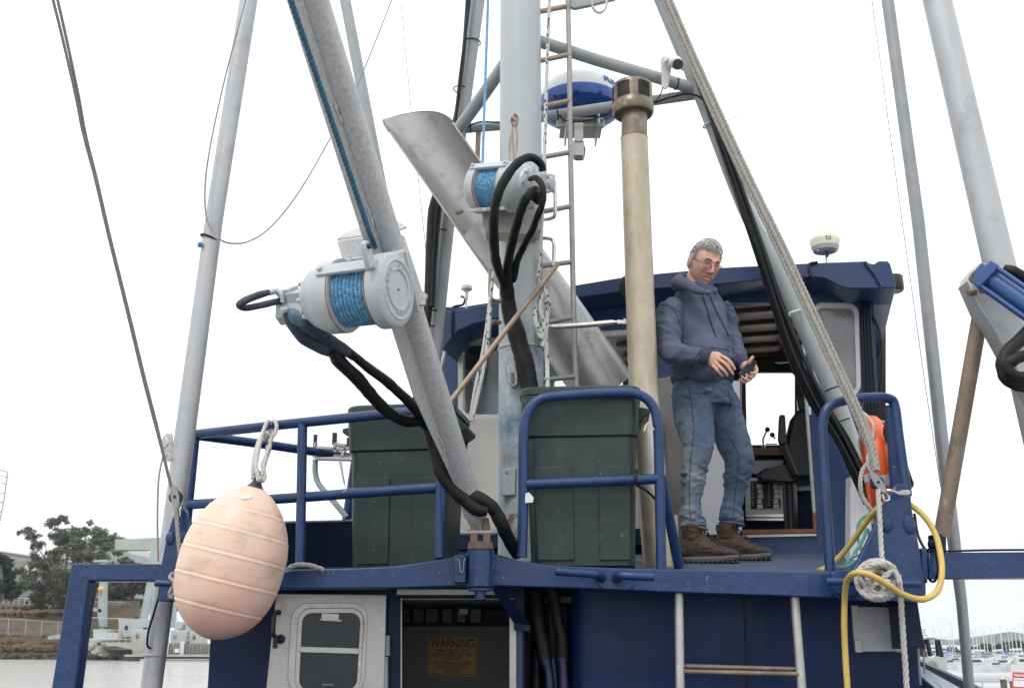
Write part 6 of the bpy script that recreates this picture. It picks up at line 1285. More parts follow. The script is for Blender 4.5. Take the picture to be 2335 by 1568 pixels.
# --- jeans
b = MB()
limb(b, [(1603, 868, 5.60, 140, .92), (1604, 900, 5.60, 146, .95), (1606, 930, 5.60, 140, .9)], 32)
limb(b, [(1578, 900, 5.56, 96), (1580, 940, 5.55, 98), (1588, 985, 5.53, 88), (1590, 1018, 5.52, 78), (1587, 1048, 5.51, 70), (1582, 1082, 5.52, 64), (1577, 1133, 5.53, 50), (1578, 1180, 5.53, 50), (1583, 1206, 5.53, 53)], 24)
limb(b, [(1630, 905, 5.66, 98), (1645, 940, 5.67, 96), (1662, 980, 5.69, 88), (1675, 1015, 5.70, 84), (1686, 1044, 5.70, 74), (1683, 1076, 5.72, 66), (1676, 1116, 5.74, 54), (1670, 1150, 5.75, 50), (1667, 1196, 5.76, 52)], 24)
jn = b.build('jeans', jeanm, man); remesh(jn, .0085, 5)
def jfold(p):
    x, y = pim(p); a = .35
    a += .8*math.exp(-((y-1085)/28)**2)+1.3*max(0, min(1, (y-1140)/40))+.6*math.exp(-((y-915)/25)**2)
    return .0095*a*ridge(p+V((0, 0, .35*p.x)), 3.5, 3.5, 17, 5.)+.006*a*ridge(p-V((0, 0, .5*p.x)), 8, 8, 30, 2.)+.007*noise.noise(p*7)-.006
jbv = bake(jn, jfold)
b = MB()
for (x, y, Y, w_) in ((1582, 1196, 5.53, 60), (1584, 1204, 5.53, 62), (1668, 1186, 5.76, 58), (1668, 1194, 5.76, 60)): b.ring(P(x, y, Y), (.1, 0, 1), (w_-5)/2*SC(P(x, y, Y)), .006, 28, 8)
b.each('jeans_cuff', jeanm, man)
b = MB(); st_ = mat('denim_stitching', (.03, .05, .08), .8)
trace(b, jbv, [(1571, 878), (1573, 893), (1590, 897), (1615, 893), (1627, 886), (1627, 880)], .0022)
trace(b, jbv, [(1659, 888), (1664, 905), (1666, 925), (1658, 940)], .0022)
trace(b, jbv, [(1572, 893), (1578, 930), (1582, 980), (1578, 1020), (1574, 1060), (1572, 1120), (1574, 1180)], .0022)
trace(b, jbv, [(1656, 985), (1672, 1010), (1684, 1040), (1682, 1080), (1676, 1130), (1672, 1180)], .0022)
b.build('seams', st_, man)
MB().prism([surf(jbv, 1609, 884, .003), surf(jbv, 1626, 884, .003), surf(jbv, 1620, 891, .003)], (0, .004, 0)).build('pocket_tag', mat('tan_cloth', (.35, .30, .2), .8), man)
# --- boots
def boot(px_, py_, Y, yaw):
    o = P(px_, py_, Y); o.z = DZ(o.y)-.010+.0; sl_ = math.atan(.16)
    Mx = MX.Translation(o) @ MX.Rotation(yaw, 4, 'Z') @ MX.Rotation(.0, 4, 'Y')
    prof = [(-.012, .020, .04, .075), (.0, .036, .022, .135), (.03, .046, .015, .172), (.07, .050, .012, .182), (.11, .050, .012, .168), (.145, .049, .012, .135), (.18, .052, .012, .108), (.215, .055, .012, .09), (.25, .054, .012, .078), (.28, .046, .014, .066), (.303, .026, .018, .048)]
    b = MB(Mx); rings = []
    for x, hw, z0, z1 in prof: rings.append([V((x, hw*cos(2*pi*j/20)*(1 if sin(2*pi*j/20) < 0 else 1-.35*sin(2*pi*j/20)), (z0+z1)/2+(z1-z0)/2*sin(2*pi*j/20))) for j in range(20)])
    b.loft(rings); b.tube([V((.055, 0, .12)), V((.052, 0, .17)), V((.05, 0, .198)), V((.05, 0, .20))], [.050, .053, .055, .046], 20)
    up_b = b.build('boot_upper', bootm, man, smooth=80); remesh(up_b, .005, 4); bake(up_b, lambda p: .004*ridge(p, 14, 14, 30, 2.)-.002)
    b = MB(Mx); out = [(-.01, 0), (0, .03), (.05, .04), (.12, .04), (.2, .053), (.26, .05), (.29, .035), (.303, 0)]; pl = [V((x, y, .0)) for x, y in out]+[V((x, -y, .0)) for x, y in out[-2:0:-1]]
    pl = cat(pl, 3, True); b.loft([[p+V((0, 0, z))+V(((p.x-.145)*e, p.y*e*2, .012*max(0, (p.x-.2)/.1))) for p in pl] for z, e in ((0.0, -.03), (.004, 0), (.014, .04), (.024, .03), (.028, 0))]); b.build('boot_sole', solem, man)
    b = MB(Mx)
    for i in range(12): b.box((-.0+.026*i, 0, .001), .014, .088+.02*sin(i/11*pi), .012)
    b.build('boot_tread', bootdk, man)
    b = MB(Mx); rings = []
    for x, hw, z0, z1 in ((.215, .056, .014, .082), (.25, .0555, .014, .078), (.28, .048, .014, .068), (.303, .029, .018, .052), (.308, .016, .022, .042)): rings.append([V((x, hw*cos(2*pi*j/20)*1.02, (z0+z1)/2+(z1-z0)/2*sin(2*pi*j/20)*1.03)) for j in range(20)])
    b.loft(rings); b.build('toe_cap', bootdk, man, smooth=80); MB(Mx).ell(V((.006, 0, .055)), .028, .040, .034).build('heel_cap', bootdk, man, smooth=80)
    b = MB(Mx)
    for i in range(5):
        x = .085+.024*i; z = .196-.020*i-.001*i*i; s1 = 1 if i % 2 else -1
        b.tube([V((x, -.03, z-.012)), V((x+.008, 0, z+.006)), V((x+.018, .035, z-.02))], .0034, 6, k=2); b.tube([V((x, .035, z-.012)), V((x+.008, 0, z+.009)), V((x+.018, -.035, z-.02))], .0034, 6, k=2)
    b.tube([V((.09, -.01, .17)), V((.10, -.03, .185)), V((.11, -.045, .165)), V((.1, -.02, .16))], .0022, 6, k=3); b.tube([V((.09, .0, .17)), V((.11, .01, .20)), V((.12, .02, .18)), V((.1, .0, .165))], .0022, 6, k=3)
    b.build('laces', mat('laces', (.02, .018, .014), .7), man)
boot(1557, 1278, 5.50, radians(-6)); boot(1636, 1268, 5.74, radians(-4))
# --- case in his left hand: it is held, so it is a thing of its own
b = MB(); b.prism([P(1699, 833, LY-.02), P(1720, 821, LY-.015), P(1725, 825, LY-.0), P(1713, 850, LY-.0), P(1696, 856, LY-.02), P(1687, 861, LY-.03), P(1684, 850, LY-.03)], (.006, .014, .004))
tag(b.build('phone_case', mat('case_leather', (.014, .02, .03), .45, var=.2, vs=30), bevel=.003), 'dark slim phone case held in the hand of the man', 'phone case')
P = P0
# ================================================================== surroundings
# water
def water_mat():
    m = bpy.data.materials.new('water'); m.use_nodes = True; t = m.node_tree; b = t.nodes['Principled BSDF']; A = t.nodes.new; K = t.links.new
    b.inputs['Metallic'].default_value = .42; b.inputs['Base Color'].default_value = (.66, .66, .62, 1); b.inputs['Roughness'].default_value = .10; b.inputs['IOR'].default_value = 1.9; b.inputs['Specular IOR Level'].default_value = .9
    tc = A('ShaderNodeTexCoord'); mp = A('ShaderNodeMapping'); mp.inputs['Scale'].default_value = (.35, 1.0, 1); K(tc.outputs['Object'], mp.inputs[0])
    n = A('ShaderNodeTexNoise'); n.inputs['Scale'].default_value = .35; n.inputs['Detail'].default_value = 8; n.inputs['Roughness'].default_value = .7; K(mp.outputs[0], n.inputs[0])
    n2 = A('ShaderNodeTexNoise'); n2.inputs['Scale'].default_value = .05; n2.inputs['Detail'].default_value = 4; K(mp.outputs[0], n2.inputs[0])
    ad = A('ShaderNodeMath'); ad.operation = 'MULTIPLY_ADD'; K(n2.outputs[0], ad.inputs[0]); ad.inputs[1].default_value = 3.0; K(n.outputs[0], ad.inputs[2])
    bu = A('ShaderNodeBump'); bu.inputs['Strength'].default_value = .9; bu.inputs['Distance'].default_value = .8; K(ad.outputs[0], bu.inputs['Height']); K(bu.outputs[0], b.inputs['Normal'])
    return m
o = MB().add([(-4900, -90, WZ), (4900, -90, WZ), (4900, 6450, WZ), (-4900, 6450, WZ)], [(0, 1, 2, 3)]).build('water', water_mat()); tag(o, kind='structure')
def gz(n_, f): return noise.noise(V(n_)*f)
wf_ = MB(); wf_.box((0, -4.0, CH-1.75), 60, 12.4, .3);  # unseen wharf under the camera, added to block light coming up from below
for i in range(8): wf_.tube([V((-21+6*i, 1.6, -2)), V((-21+6*i, 1.6, CH-1.8))], .2, 12)
tag(wf_.build('unseen_wharf', conc0 if 'conc0' in globals() else mat('wharf_concrete', (.22, .21, .2), .9, var=.2, vs=1), smooth=0), kind='structure')
# left bank: x on picture -> world; shoreline about 250 m out
bankm = mat('bank_plants', (.065, .05, .028), .9, var=.35, vs=.5, spots=((.16, .065, .045), .52, .22, .1), spots2=((.075, .095, .03), .54, .3, .1), bump=(1, 1.2, .5))
def shoreY(x):      # distance of the waterline by picture x
    return 276-(x/400)*16
prof_ = [(-.4, 1508), (0, 1497), (3, 1487), (10, 1464), (20, 1437), (26, 1432), (40, 1428), (52, 1418), (70, 1392), (84, 1372), (100, 1366), (200, 1360), (420, 1356)]
vs = []; xs_ = [-420+i*20 for i in range(38)]
for x in xs_:
    for k, (dY, yy) in enumerate(prof_):
        Y = shoreY(x)+dY
        if k == 0: p = P(x, 1497, Y); p.z = WZ-1
        elif k == 1: p = P(x, 1497, Y); p.z = WZ
        else:
            p = P(x, yy, Y); f_ = max(0, min(1, (x-175)/45)) if x > 175 else 0
            fl = WZ+.9 if k < 6 else 1.6+(k-6)*.25
            p.z = p.z*(1-f_)+min(p.z, fl if k < 7 else 1e9)*f_
            p.z += 1.0*gz((x*.06, k*.9, 0), 1)*(k > 1)
        vs.append(p)
m_ = len(prof_); fs = [(i*m_+j, (i+1)*m_+j, (i+1)*m_+j+1, i*m_+j+1) for i in range(len(xs_)-1) for j in range(m_-1)]
o = MB().add(vs, fs).build('bank', bankm, smooth=80); tag(o, kind='structure')
def rocks(name, pts, n_, rmin, rmax, m, kind='stuff'):
    b = MB()
    for _ in range(n_):
        t = random.random()*(len(pts)-1); i = min(int(t), len(pts)-2); p = pts[i]+(pts[i+1]-pts[i])*(t-i)+V((random.uniform(-1, 1), random.uniform(-2, 3), random.uniform(-.3, .9)))
        r = random.uniform(rmin, rmax); b.ell(p, r*random.uniform(.8, 1.5), r, r*random.uniform(.5, .9), n=6, m=4)
    o = b.build(name, m, smooth=0); tag(o, kind=kind); return o
rocks('shore_rocks', [P(x, 1500, shoreY(x)+1) for x in range(-300, 330, 30)], 700, .4, 1.1, mat('wet_rock', (.045, .045, .03), .8, var=.4, vs=.8))
rocks('riprap', [P(205, 1470, 262), P(222, 1478, 258), P(236, 1489, 254)], 120, .5, 1.1, mat('pale_rock', (.36, .35, .33), .8, var=.3, vs=.8))
tag(bpy.data.objects['shore_rocks'], 'dark wet rocks along the foot of the far bank', None); 
# foliage
def leaves(b, blobs, n_, sz, seed=0, clump=0):
    random.seed(seed)
    if clump:
        nb_ = []
        for c, r, fl in blobs:
            for _ in range(clump):
                d = V((random.gauss(0, 1), random.gauss(0, 1), random.gauss(0, 1))).normalized()*(random.random()**.5)
                nb_.append((c+V((d.x*r*1.1, d.y*r, d.z*r*fl*1.1)), r*random.uniform(.3, .75), .75))
        blobs = nb_
    tot = sum(r[1]**2 for r in blobs)
    for c, r, fl in blobs:
        k_ = int(n_*r*r/tot)
        for _ in range(k_):
            d = V((random.gauss(0, 1), random.gauss(0, 1), random.gauss(0, 1))).normalized()*(random.random()**.45)
            p = c+V((d.x*r, d.y*r, d.z*r*fl)); a = V((random.gauss(0, 1), random.gauss(0, 1), random.gauss(0, .8))).normalized(); q = a.orthogonal().normalized(); s_ = sz*random.uniform(.5, 1.4)
            b.add([p-a*s_-q*s_*.4, p+a*s_*.2-q*s_*.5, p+a*s_+q*s_*.3, p-a*s_*.3+q*s_*.55], [(0, 1, 2, 3)])
def tree(name, label, base, trunk, limbs, blobs, n_, sz, lm, bark, cat_='tree', group=None, seed=0, clump=12):
    t = thing(name, label, cat_, base, group); b = MB(); b.tube(trunk[0], trunk[1], 8, k=3)
    for l, r in limbs: b.tube(l, r, 6, k=2)
    b.build('trunk', bark, t); b = MB(); leaves(b, blobs, n_, sz, seed, clump); b.build('crown', lm, t, smooth=0); return t
bark = mat('bark', (.16, .13, .11), .9, var=.3, vs=.8)
lf1 = mat('eucalyptus_leaves', (.105, .118, .08), .8, var=.45, vs=.25, spots=((.10, .085, .045), .56, .18, .1))
lf2 = mat('dark_leaves', (.07, .082, .055), .8, var=.4, vs=.25)
lf3 = mat('cypress_leaves', (.012, .03, .022), .85, var=.4, vs=.3)
TY = 330
def bl(lst, Y, fl=.75): return [(P(x, y, Y+random.uniform(-6, 6)), r*SC(P(x, y, Y)), fl) for x, y, r in lst]
random.seed(5)
euc = bl([(125, 1182, 16), (145, 1186, 12), (112, 1195, 10), (60, 1208, 11), (75, 1218, 14), (84, 1240, 14), (45, 1213, 6), (130, 1215, 20), (150, 1226, 24), (175, 1220, 20), (200, 1212, 12), (205, 1190, 7), (225, 1225, 24), (240, 1240, 20), (262, 1225, 14), (275, 1232, 12), (290, 1240, 9), (170, 1250, 26), (195, 1268, 28), (130, 1262, 22), (110, 1290, 26), (80, 1278, 20), (75, 1310, 22), (62, 1335, 20), (120, 1330, 34), (160, 1310, 34), (180, 1350, 32), (100, 1360, 24), (215, 1300, 28), (235, 1270, 20), (270, 1262, 10), (285, 1252, 8), (140, 1362, 26), (205, 1340, 28), (40, 1300, 8), (230, 1320, 22)], TY)
lm_ = []
tb = P(140, 1380, TY)
for (x, y, r_) in ((122, 1190, 5), (65, 1215, 5), (200, 1215, 5), (265, 1235, 5), (150, 1240, 6), (85, 1285, 5), (230, 1290, 5), (100, 1240, 5)):
    lm_.append(([P(145, 1350, TY), P((145+x)/2+4, (1340+y)/2+6, TY), P(x, y, TY)], [.35, .22, .08]))
tree('eucalyptus_tree', 'tall open crowned eucalyptus on the left bank with sky showing through its top', tb, ([tb, P(145, 1350, TY), P(150, 1290, TY), P(160, 1240, TY)], [.9, .7, .4, .2]), lm_, euc, 34000, .36, lf1, bark, seed=2)
random.seed(6)
tree('round_tree', 'darker rounded trees behind the pale green gantry to the right of the eucalyptus', P(300, 1395, 360), ([P(300, 1395, 360), P(305, 1320, 360)], [.9, .4]), [], bl([(262, 1300, 20), (285, 1285, 18), (305, 1290, 22), (330, 1300, 20), (350, 1310, 22), (300, 1330, 34), (340, 1345, 30), (270, 1345, 28), (320, 1375, 24), (375, 1330, 26), (285, 1380, 16), (400, 1345, 24), (440, 1350, 26), (480, 1360, 24), (395, 1375, 20), (350, 1375, 20)], 360), 16000, .5, lf2, bark, seed=3)
tree('cypress_tree', 'very dark conifer cut off by the left edge above the bank', P(5, 1368, 300), ([P(5, 1368, 300), P(2, 1270, 300)], [.6, .2]), [], bl([(-10, 1262, 12), (-5, 1280, 16), (8, 1275, 14), (20, 1290, 10), (0, 1300, 22), (22, 1312, 14), (5, 1325, 26), (25, 1335, 14), (0, 1350, 30), (30, 1356, 12), (-30, 1300, 26), (-30, 1345, 34)], 300, .6), 7000, .5, lf3, bark, seed=4)
b = MB(); random.seed(8)
bushb = [(P(x, 1368+random.uniform(-3, 8), shoreY(x)+88), random.uniform(1.2, 2.4), .6) for x in range(-20, 240, 9)]+[(P(x, y, shoreY(x)+60), random.uniform(.8, 1.6), .5) for x in range(-20, 190, 14) for y in (1385, 1400)]
leaves(b, bushb, 3500, .4, 5); tag(b.build('hillside_scrub', mat('dry_scrub', (.10, .06, .04), .9, var=.4, vs=.4), smooth=0), 'brownish scrub on the slope of the left bank', None, kind='stuff')
b = MB(); gc_ = [(P(x, 1440+(i % 4)*13+random.uniform(-4, 4), shoreY(x)+22-(i % 4)*6), random.uniform(1.2, 2.2), .35) for i, x in enumerate(range(-20, 235, 5))]
leaves(b, gc_, 6500, .33, 9); tag(b.build('ice_plant', mat('ice_plant', (.12, .085, .03), .9, var=.5, vs=.35, spots=((.17, .055, .04), .52, .25, .08), spots2=((.06, .09, .03), .55, .3, .08)), smooth=0), None, None, kind='stuff')
# pale building behind the trees
wb = thing('warehouse', 'large pale corrugated warehouse half hidden behind the left bank trees', 'building', P(90, 1370, 420))
WBm = mat('warehouse_wall', (.33, .33, .325), .7, var=.05, vs=.2); q0, q1 = P(-60, 1372, 420), P(300, 1372, 420)
b = MB(); b.prism([P(-60, 1380, 420), P(300, 1395, 420), P(300, 1262, 420), P(235, 1222, 420), P(180, 1230, 420), P(170, 1282, 420), P(10, 1258, 420), P(-60, 1250, 420)], (0, 40, 0)); b.build('wall', WBm, wb)
b = MB()
for i in range(60):
    x = -55+i*6; b.box(P(x, 1325, 419.8), .25, .2, 16)
b.each('wall_rib', mat('wall_rib', (.28, .28, .275), .7), wb)
b = MB(); b.tube([P(-60, 1250, 419.5), P(10, 1258, 419.5), P(170, 1282, 419.5)], .35, 6); b.build('roof_edge', mat('roof_edge', (.4, .41, .42), .6), wb)
b = MB()
for x, y in ((62, 1300), (76, 1303)): b.box(P(x, y, 419.6), 1.6, .3, 4.5)
b.each('window', glossw, wb)
# guard rail on top, chain link fence on the path
conc = mat('concrete', (.33, .32, .29), .8, var=.15, vs=.4, spots=((.2, .19, .17), .58, .3, .15))
gr = thing('guard_rail', 'long pale guard rail along the top of the left bank', 'guard rail', P(80, 1372, 345))
b = MB(); b.tube([P(x, 1361+x*.045, 345) for x in range(-40, 300, 40)], .22, 6); b.tube([P(x, 1366+x*.045, 345) for x in range(-40, 300, 40)], .14, 6); b.each('rail', galvl, gr)
b = MB()
for x in range(-40, 300, 12): b.box(P(x, 1367+x*.045, 345), .25, .25, 2.2)
b.each('post', galvl, gr)
fe = thing('chain_link_fence', 'low chain link fence on thin posts along the path of the left bank', 'fence', P(90, 1450, 285))
b = MB()
for x in (-15, 20, 60, 96, 133, 165): b.tube([P(x, 1409+x*.07, 285), P(x-2, 1446+x*.03, 285)], .13, 6)
b.tube([P(-40, 1406, 285), P(170, 1420, 285)], .08, 5); b.each('post', mat('fence_metal', (.36, .33, .3), .6), fe)
b = MB()
for i in range(-40, 170, 3):
    b.tube([P(i, 1408+i*.07, 285.1), P(i+9, 1446+i*.03, 285.1)], .018, 3); b.tube([P(i+9, 1408+i*.07, 285.1), P(i, 1446+i*.03, 285.1)], .018, 3)
b.build('mesh', mat('fence_wire', (.3, .29, .27), .6), fe)
for x in (112, 128): pass
b = MB(); b.prism([P(108, 1450, 275), P(128, 1446, 275), P(140, 1449, 275), P(150, 1455, 275), P(110, 1457, 275)], (0, 4, 0)); tag(b.build('rubble', conc), 'heap of pale broken concrete beside the bank fence', None, kind='stuff')
# cars on the road
for i, (x, y, c) in enumerate(((314, 1391, (.55, .56, .58)), (286, 1393, (.35, .37, .4)))):
    cr0 = thing('parked_car', ('silver parked car seen through the trees above the dock' if i == 0 else 'greyer parked car left of the silver one above the dock'), 'car', P(x, y+4, 355), 'cars parked above the dock'); q = P(x, y, 355)
    b = MB(); prof = [(-2.2, -.5), (-2.2, .1), (-1.4, .25), (-.8, .8), (.7, .85), (1.4, .3), (2.2, .15), (2.25, -.5)]; b.prism([q+V((a, -.9, c_)) for a, c_ in prof], (0, 1.8, 0)); b.build('body', mat('car_paint', c, .3), cr0, bevel=.08)
    b = MB(); b.prism([q+V((a, -.93, c_)) for a, c_ in [(-1.1, .3), (-.7, .7), (.6, .73), (1.1, .3)]], (0, 1.86, 0)); b.build('window', gl_dark if False else blackpl, cr0)
    for s_ in (-1.35, 1.35): MB().lathe(q+V((s_, -.95, -.5)), (0, 1, 0), [(0, 0), (0, .35), (1.9, .35), (1.9, 0)], 14).build('wheel', blackrub, cr0)
# gantry crane, pale green
cg = mat('crane_green', (.33, .365, .32), .6, var=.12, vs=.4, spots=((.36, .38, .2), .55, .5, .12, (1, 1, .3))); cbm = mat('crane_blue', (.32, .375, .385), .55, var=.08, vs=.5)
gy = 300
gt = thing('gantry_crane', 'pale green gantry crane standing over the dock beside the eucalyptus', 'crane', P(300, 1440, gy))
b = MB(); b.prism([P(x, y, gy) for x, y in [(262, 1229), (430, 1222), (430, 1240), (440, 1252), (262, 1253)]], (0, 4, 0)); b.build('top_beam', cg, gt, bevel=.1)
b = MB(); b.prism([P(x, y, gy-1) for x, y in [(342, 1250), (360, 1250), (356, 1300), (330, 1430), (312, 1440), (336, 1320)]], (0, 1.5, 0)); b.prism([P(x, y, gy+6) for x, y in [(384, 1250), (396, 1250), (400, 1430), (382, 1430)]], (0, 1.5, 0)); b.prism([P(x, y, gy-1) for x, y in [(229, 1284), (242, 1284), (240, 1428), (226, 1428), (222, 1400)]], (0, 1.5, 0)); b.prism([P(x, y, gy-1) for x, y in [(196, 1382), (232, 1388), (232, 1396), (196, 1390)]], (0, 1, 0)); b.each('leg', cbm, gt, bevel=.08)
b = MB(); b.prism([P(x, y, gy) for x, y in [(212, 1276), (245, 1275), (245, 1281), (212, 1281)]], (0, 3, 0)); b.build('platform', cbm, gt)
hk = thing('crane_hook', 'yellow hook block hanging by the left gantry leg', 'hook', P(230, 1350, gy-3)); MB().ell(P(230, 1342, gy-3), .9, .5, .7).build('hook_block', yellow, hk); MB().tube([P(229, 1346, gy-3), P(231, 1354, gy-3), P(227, 1357, gy-3)], .2, 6).build('hook', rusty, hk)
b = MB(); lt = [(0, 1072), (18, 1076), (14, 1110), (6, 1150), (-2, 1190)]
tw = thing('lattice_tower', 'thin grey lattice tower cut off by the left edge of the sky', 'tower', P(0, 1195, 310))
for pts in ([(18, 1076), (14, 1105), (8, 1145), (0, 1185), (-10, 1250), (-14, 1370)], [(-14, 1072), (-20, 1145), (-30, 1250), (-34, 1370)], [(-20, 1070), (0, 1071), (18, 1076)]): b.tube([P(x, y, 310) for x, y in pts], .18, 5)
for y in (1085, 1101, 1122, 1142, 1165, 1200, 1240, 1280): x1 = 18-(y-1076)*.17; b.tube([P(-20, y, 310), P(x1, y+1, 310)], .12, 5); b.tube([P(-20, y+18, 310), P(x1, y+1, 310)], .08, 4)
b.build('lattice', galvd, tw)
# dock with tanks and rails
dkY = 250
dc = thing('loading_dock', 'concrete loading dock with stained face across the water on the left', 'dock', P(370, 1498, dkY))
b = MB(); b.prism([P(x, y, dkY) for x, y in [(240, 1463), (500, 1468), (560, 1470), (560, 1500), (302, 1499), (302, 1480), (262, 1472), (240, 1472)]], (0, 25, 0)); b.build('dock_slab', conc, dc)
b = MB()
for i in range(34): b.box(P(340+i*6.2, 1483, dkY-.2), .35, .3, 3.2)
b.build('face_timbers', mat('dock_timber', (.24, .22, .2), .8, var=.3, vs=1), dc)
b = MB(); b.box(P(380, 1478, dkY-.6), .9, .3, 3.6).box(P(415, 1480, dkY-.6), .9, .3, 3.6).each('fender_strip', lgpan, dc)
b = MB(); b.prism([P(240, 1480, dkY+3), P(305, 1484, dkY+3), P(302, 1498, dkY+3), P(262, 1496, dkY+3)], (0, 8, 0)); b.build('under_slab', darkint, dc)
tag(MB().prism([P(398, 1478, dkY-.9), P(408, 1478, dkY-.9), P(408, 1487, dkY-.9), P(398, 1487, dkY-.9)], (0, .2, 0)).build('notice_board', glossw), 'small white notice on the face of the loading dock', 'sign')
b = MB(); b.box(P(420, 1496, dkY-3), 26, 3, .9); b.box(P(420, 1499, dkY-3), 26, 3, .5); tag(b.build('floating_jetty', conc), 'low floating jetty at the foot of the loading dock', 'jetty')
dr = thing('dock_railing', 'thin pale railing along the edge of the loading dock', 'railing', P(340, 1465, dkY+1))
b = MB()
for x in range(244, 560, 14): b.tube([P(x, 1436+(x-244)*.01, dkY+.5), P(x, 1464, dkY+.5)], .09, 5)
for y in (1436, 1446, 1456): b.tube([P(244, y, dkY+.5), P(560, y+4, dkY+.5)], .07, 5)
b.tube([P(198, 1407, dkY+6), P(340, 1412, dkY+6)], .1, 5).tube([P(199, 1407, dkY+6), P(190, 1452, dkY+6)], .12, 5); b.build('railing_bars', mat('rail_tan', (.42, .38, .3), .6), dr)
for i, (x0, y0, x1, y1, lab) in enumerate([(270, 1410, 330, 1452, 'biggest pale blue equipment cabin on the loading dock'), (212, 1434, 242, 1462, 'small pale blue box at the left end of the loading dock'), (300, 1434, 345, 1465, 'pale blue tank in front of the biggest dock cabin'), (388, 1436, 424, 1466, 'pale blue tank beside the buoy on the loading dock'), (432, 1438, 464, 1467, 'right pale blue tank on the loading dock'), (398, 1416, 470, 1440, 'pale blue shed behind the two right tanks on the dock')]):
    yy = dkY+(8 if i in (0, 5) else 4); t = thing('equipment_box', lab, 'equipment box', P((x0+x1)/2, y1, yy), 'pale blue boxes on the dock')
    b = MB(); b.prism([P(x0, y0, yy), P(x1, y0, yy), P(x1, y1, yy), P(x0, y1, yy)], (0, 3.5, 0)); b.build('casing', mat('pale_blue_box', (.37, .43, .45), .5, var=.06, vs=.5), t, bevel=.12)
    b = MB(); b.box(P(x0+(x1-x0)*.3, (y0+y1)/2, yy-.05), .7, .1, 1.2); b.box(P(x0+(x1-x0)*.7, y0-1, yy+1), .8, .8, .7); b.each('hatch', rusty if i % 2 else blackpl, t)
tag(MB().box(P(247, 1450, dkY+2), 5.6, 3, 1.6).box(P(250, 1444, dkY+2), 3, 2, .6).build('steel_skid', galvl), 'grey steel skid on the dock beside the left gantry leg', 'skid')
# --- right side: far hills, tree line, breakwater, marina
hillm = mat('wooded_hills', (.06, .075, .05), .95, var=.1, vs=.001)
b = MB(); hp = []
for i in range(60):
    x = 1700+i*25; h_ = 12+6*sin(i*.31)+4*sin(i*.77+1)+3*sin(i*1.9)+(6 if 2260 < x < 2330 else 0); hp.append(P(x, 1468-h_*.95-1, 5200))
lo = [V((p.x, p.y, -5)) for p in hp]
MBh = MB().add(hp+lo+[p+V((0, 1200, -60)) for p in hp], [(i, i+1, i+61, i+60) for i in range(59)]+[(i, i+120, i+121, i+1) for i in range(59)]); tag(MBh.build('hills', hillm, smooth=0), kind='structure')
b = MB(); random.seed(12)
tl = mat('far_leaves', (.035, .05, .03), .9, var=.4, vs=.1)
b.prism([V((x, 330+y, z)) for x, y, z in ((60, 0, -2), (320, 0, -2), (320, 0, .2), (60, 0, .2))], (0, 80, 0)); tag(b.build('far_shore', mat('far_ground', (.16, .15, .11), .9)), kind='structure')
for i, (x0, x1, yt) in enumerate([(2140, 2160, 1480), (2160, 2186, 1476), (2206, 2232, 1475), (2232, 2262, 1468), (2262, 2290, 1470), (2284, 2306, 1465), (2306, 2342, 1462), (2335, 2370, 1466)]):
    t = thing('far_tree', 'dark rounded tree in the hazy tree line behind the marina masts', 'tree', P((x0+x1)/2, 1497, 345), 'trees behind the marina')
    b = MB(); bb = []
    for k in range(7):
        x = random.uniform(x0, x1); y = random.uniform(yt+5, 1494); bb.append((P(x, y, 345+random.uniform(-4, 4)), random.uniform(1.1, 1.7), .8))
    bb.append((P((x0+x1)/2, yt+6, 345), 1.6, .7))
    leaves(b, bb, 2200, .5, 40+i); b.build('crown', tl, t, smooth=0); MB().tube([P((x0+x1)/2, 1498, 345), P((x0+x1)/2, 1480, 345)], .25, 6).build('trunk', bark, t)
b = MB(); b.prism([PZ(2120, 1502, 0), PZ(2400, 1502, 0), PZ(2400, 1502, 0)+V((0, 0, 1.1)), PZ(2120, 1502, 0)+V((0, 0, 1.1))], (0, 3, 0)); tag(b.build('breakwater', conc), 'low grey breakwater wall behind the moored boats', 'breakwater')
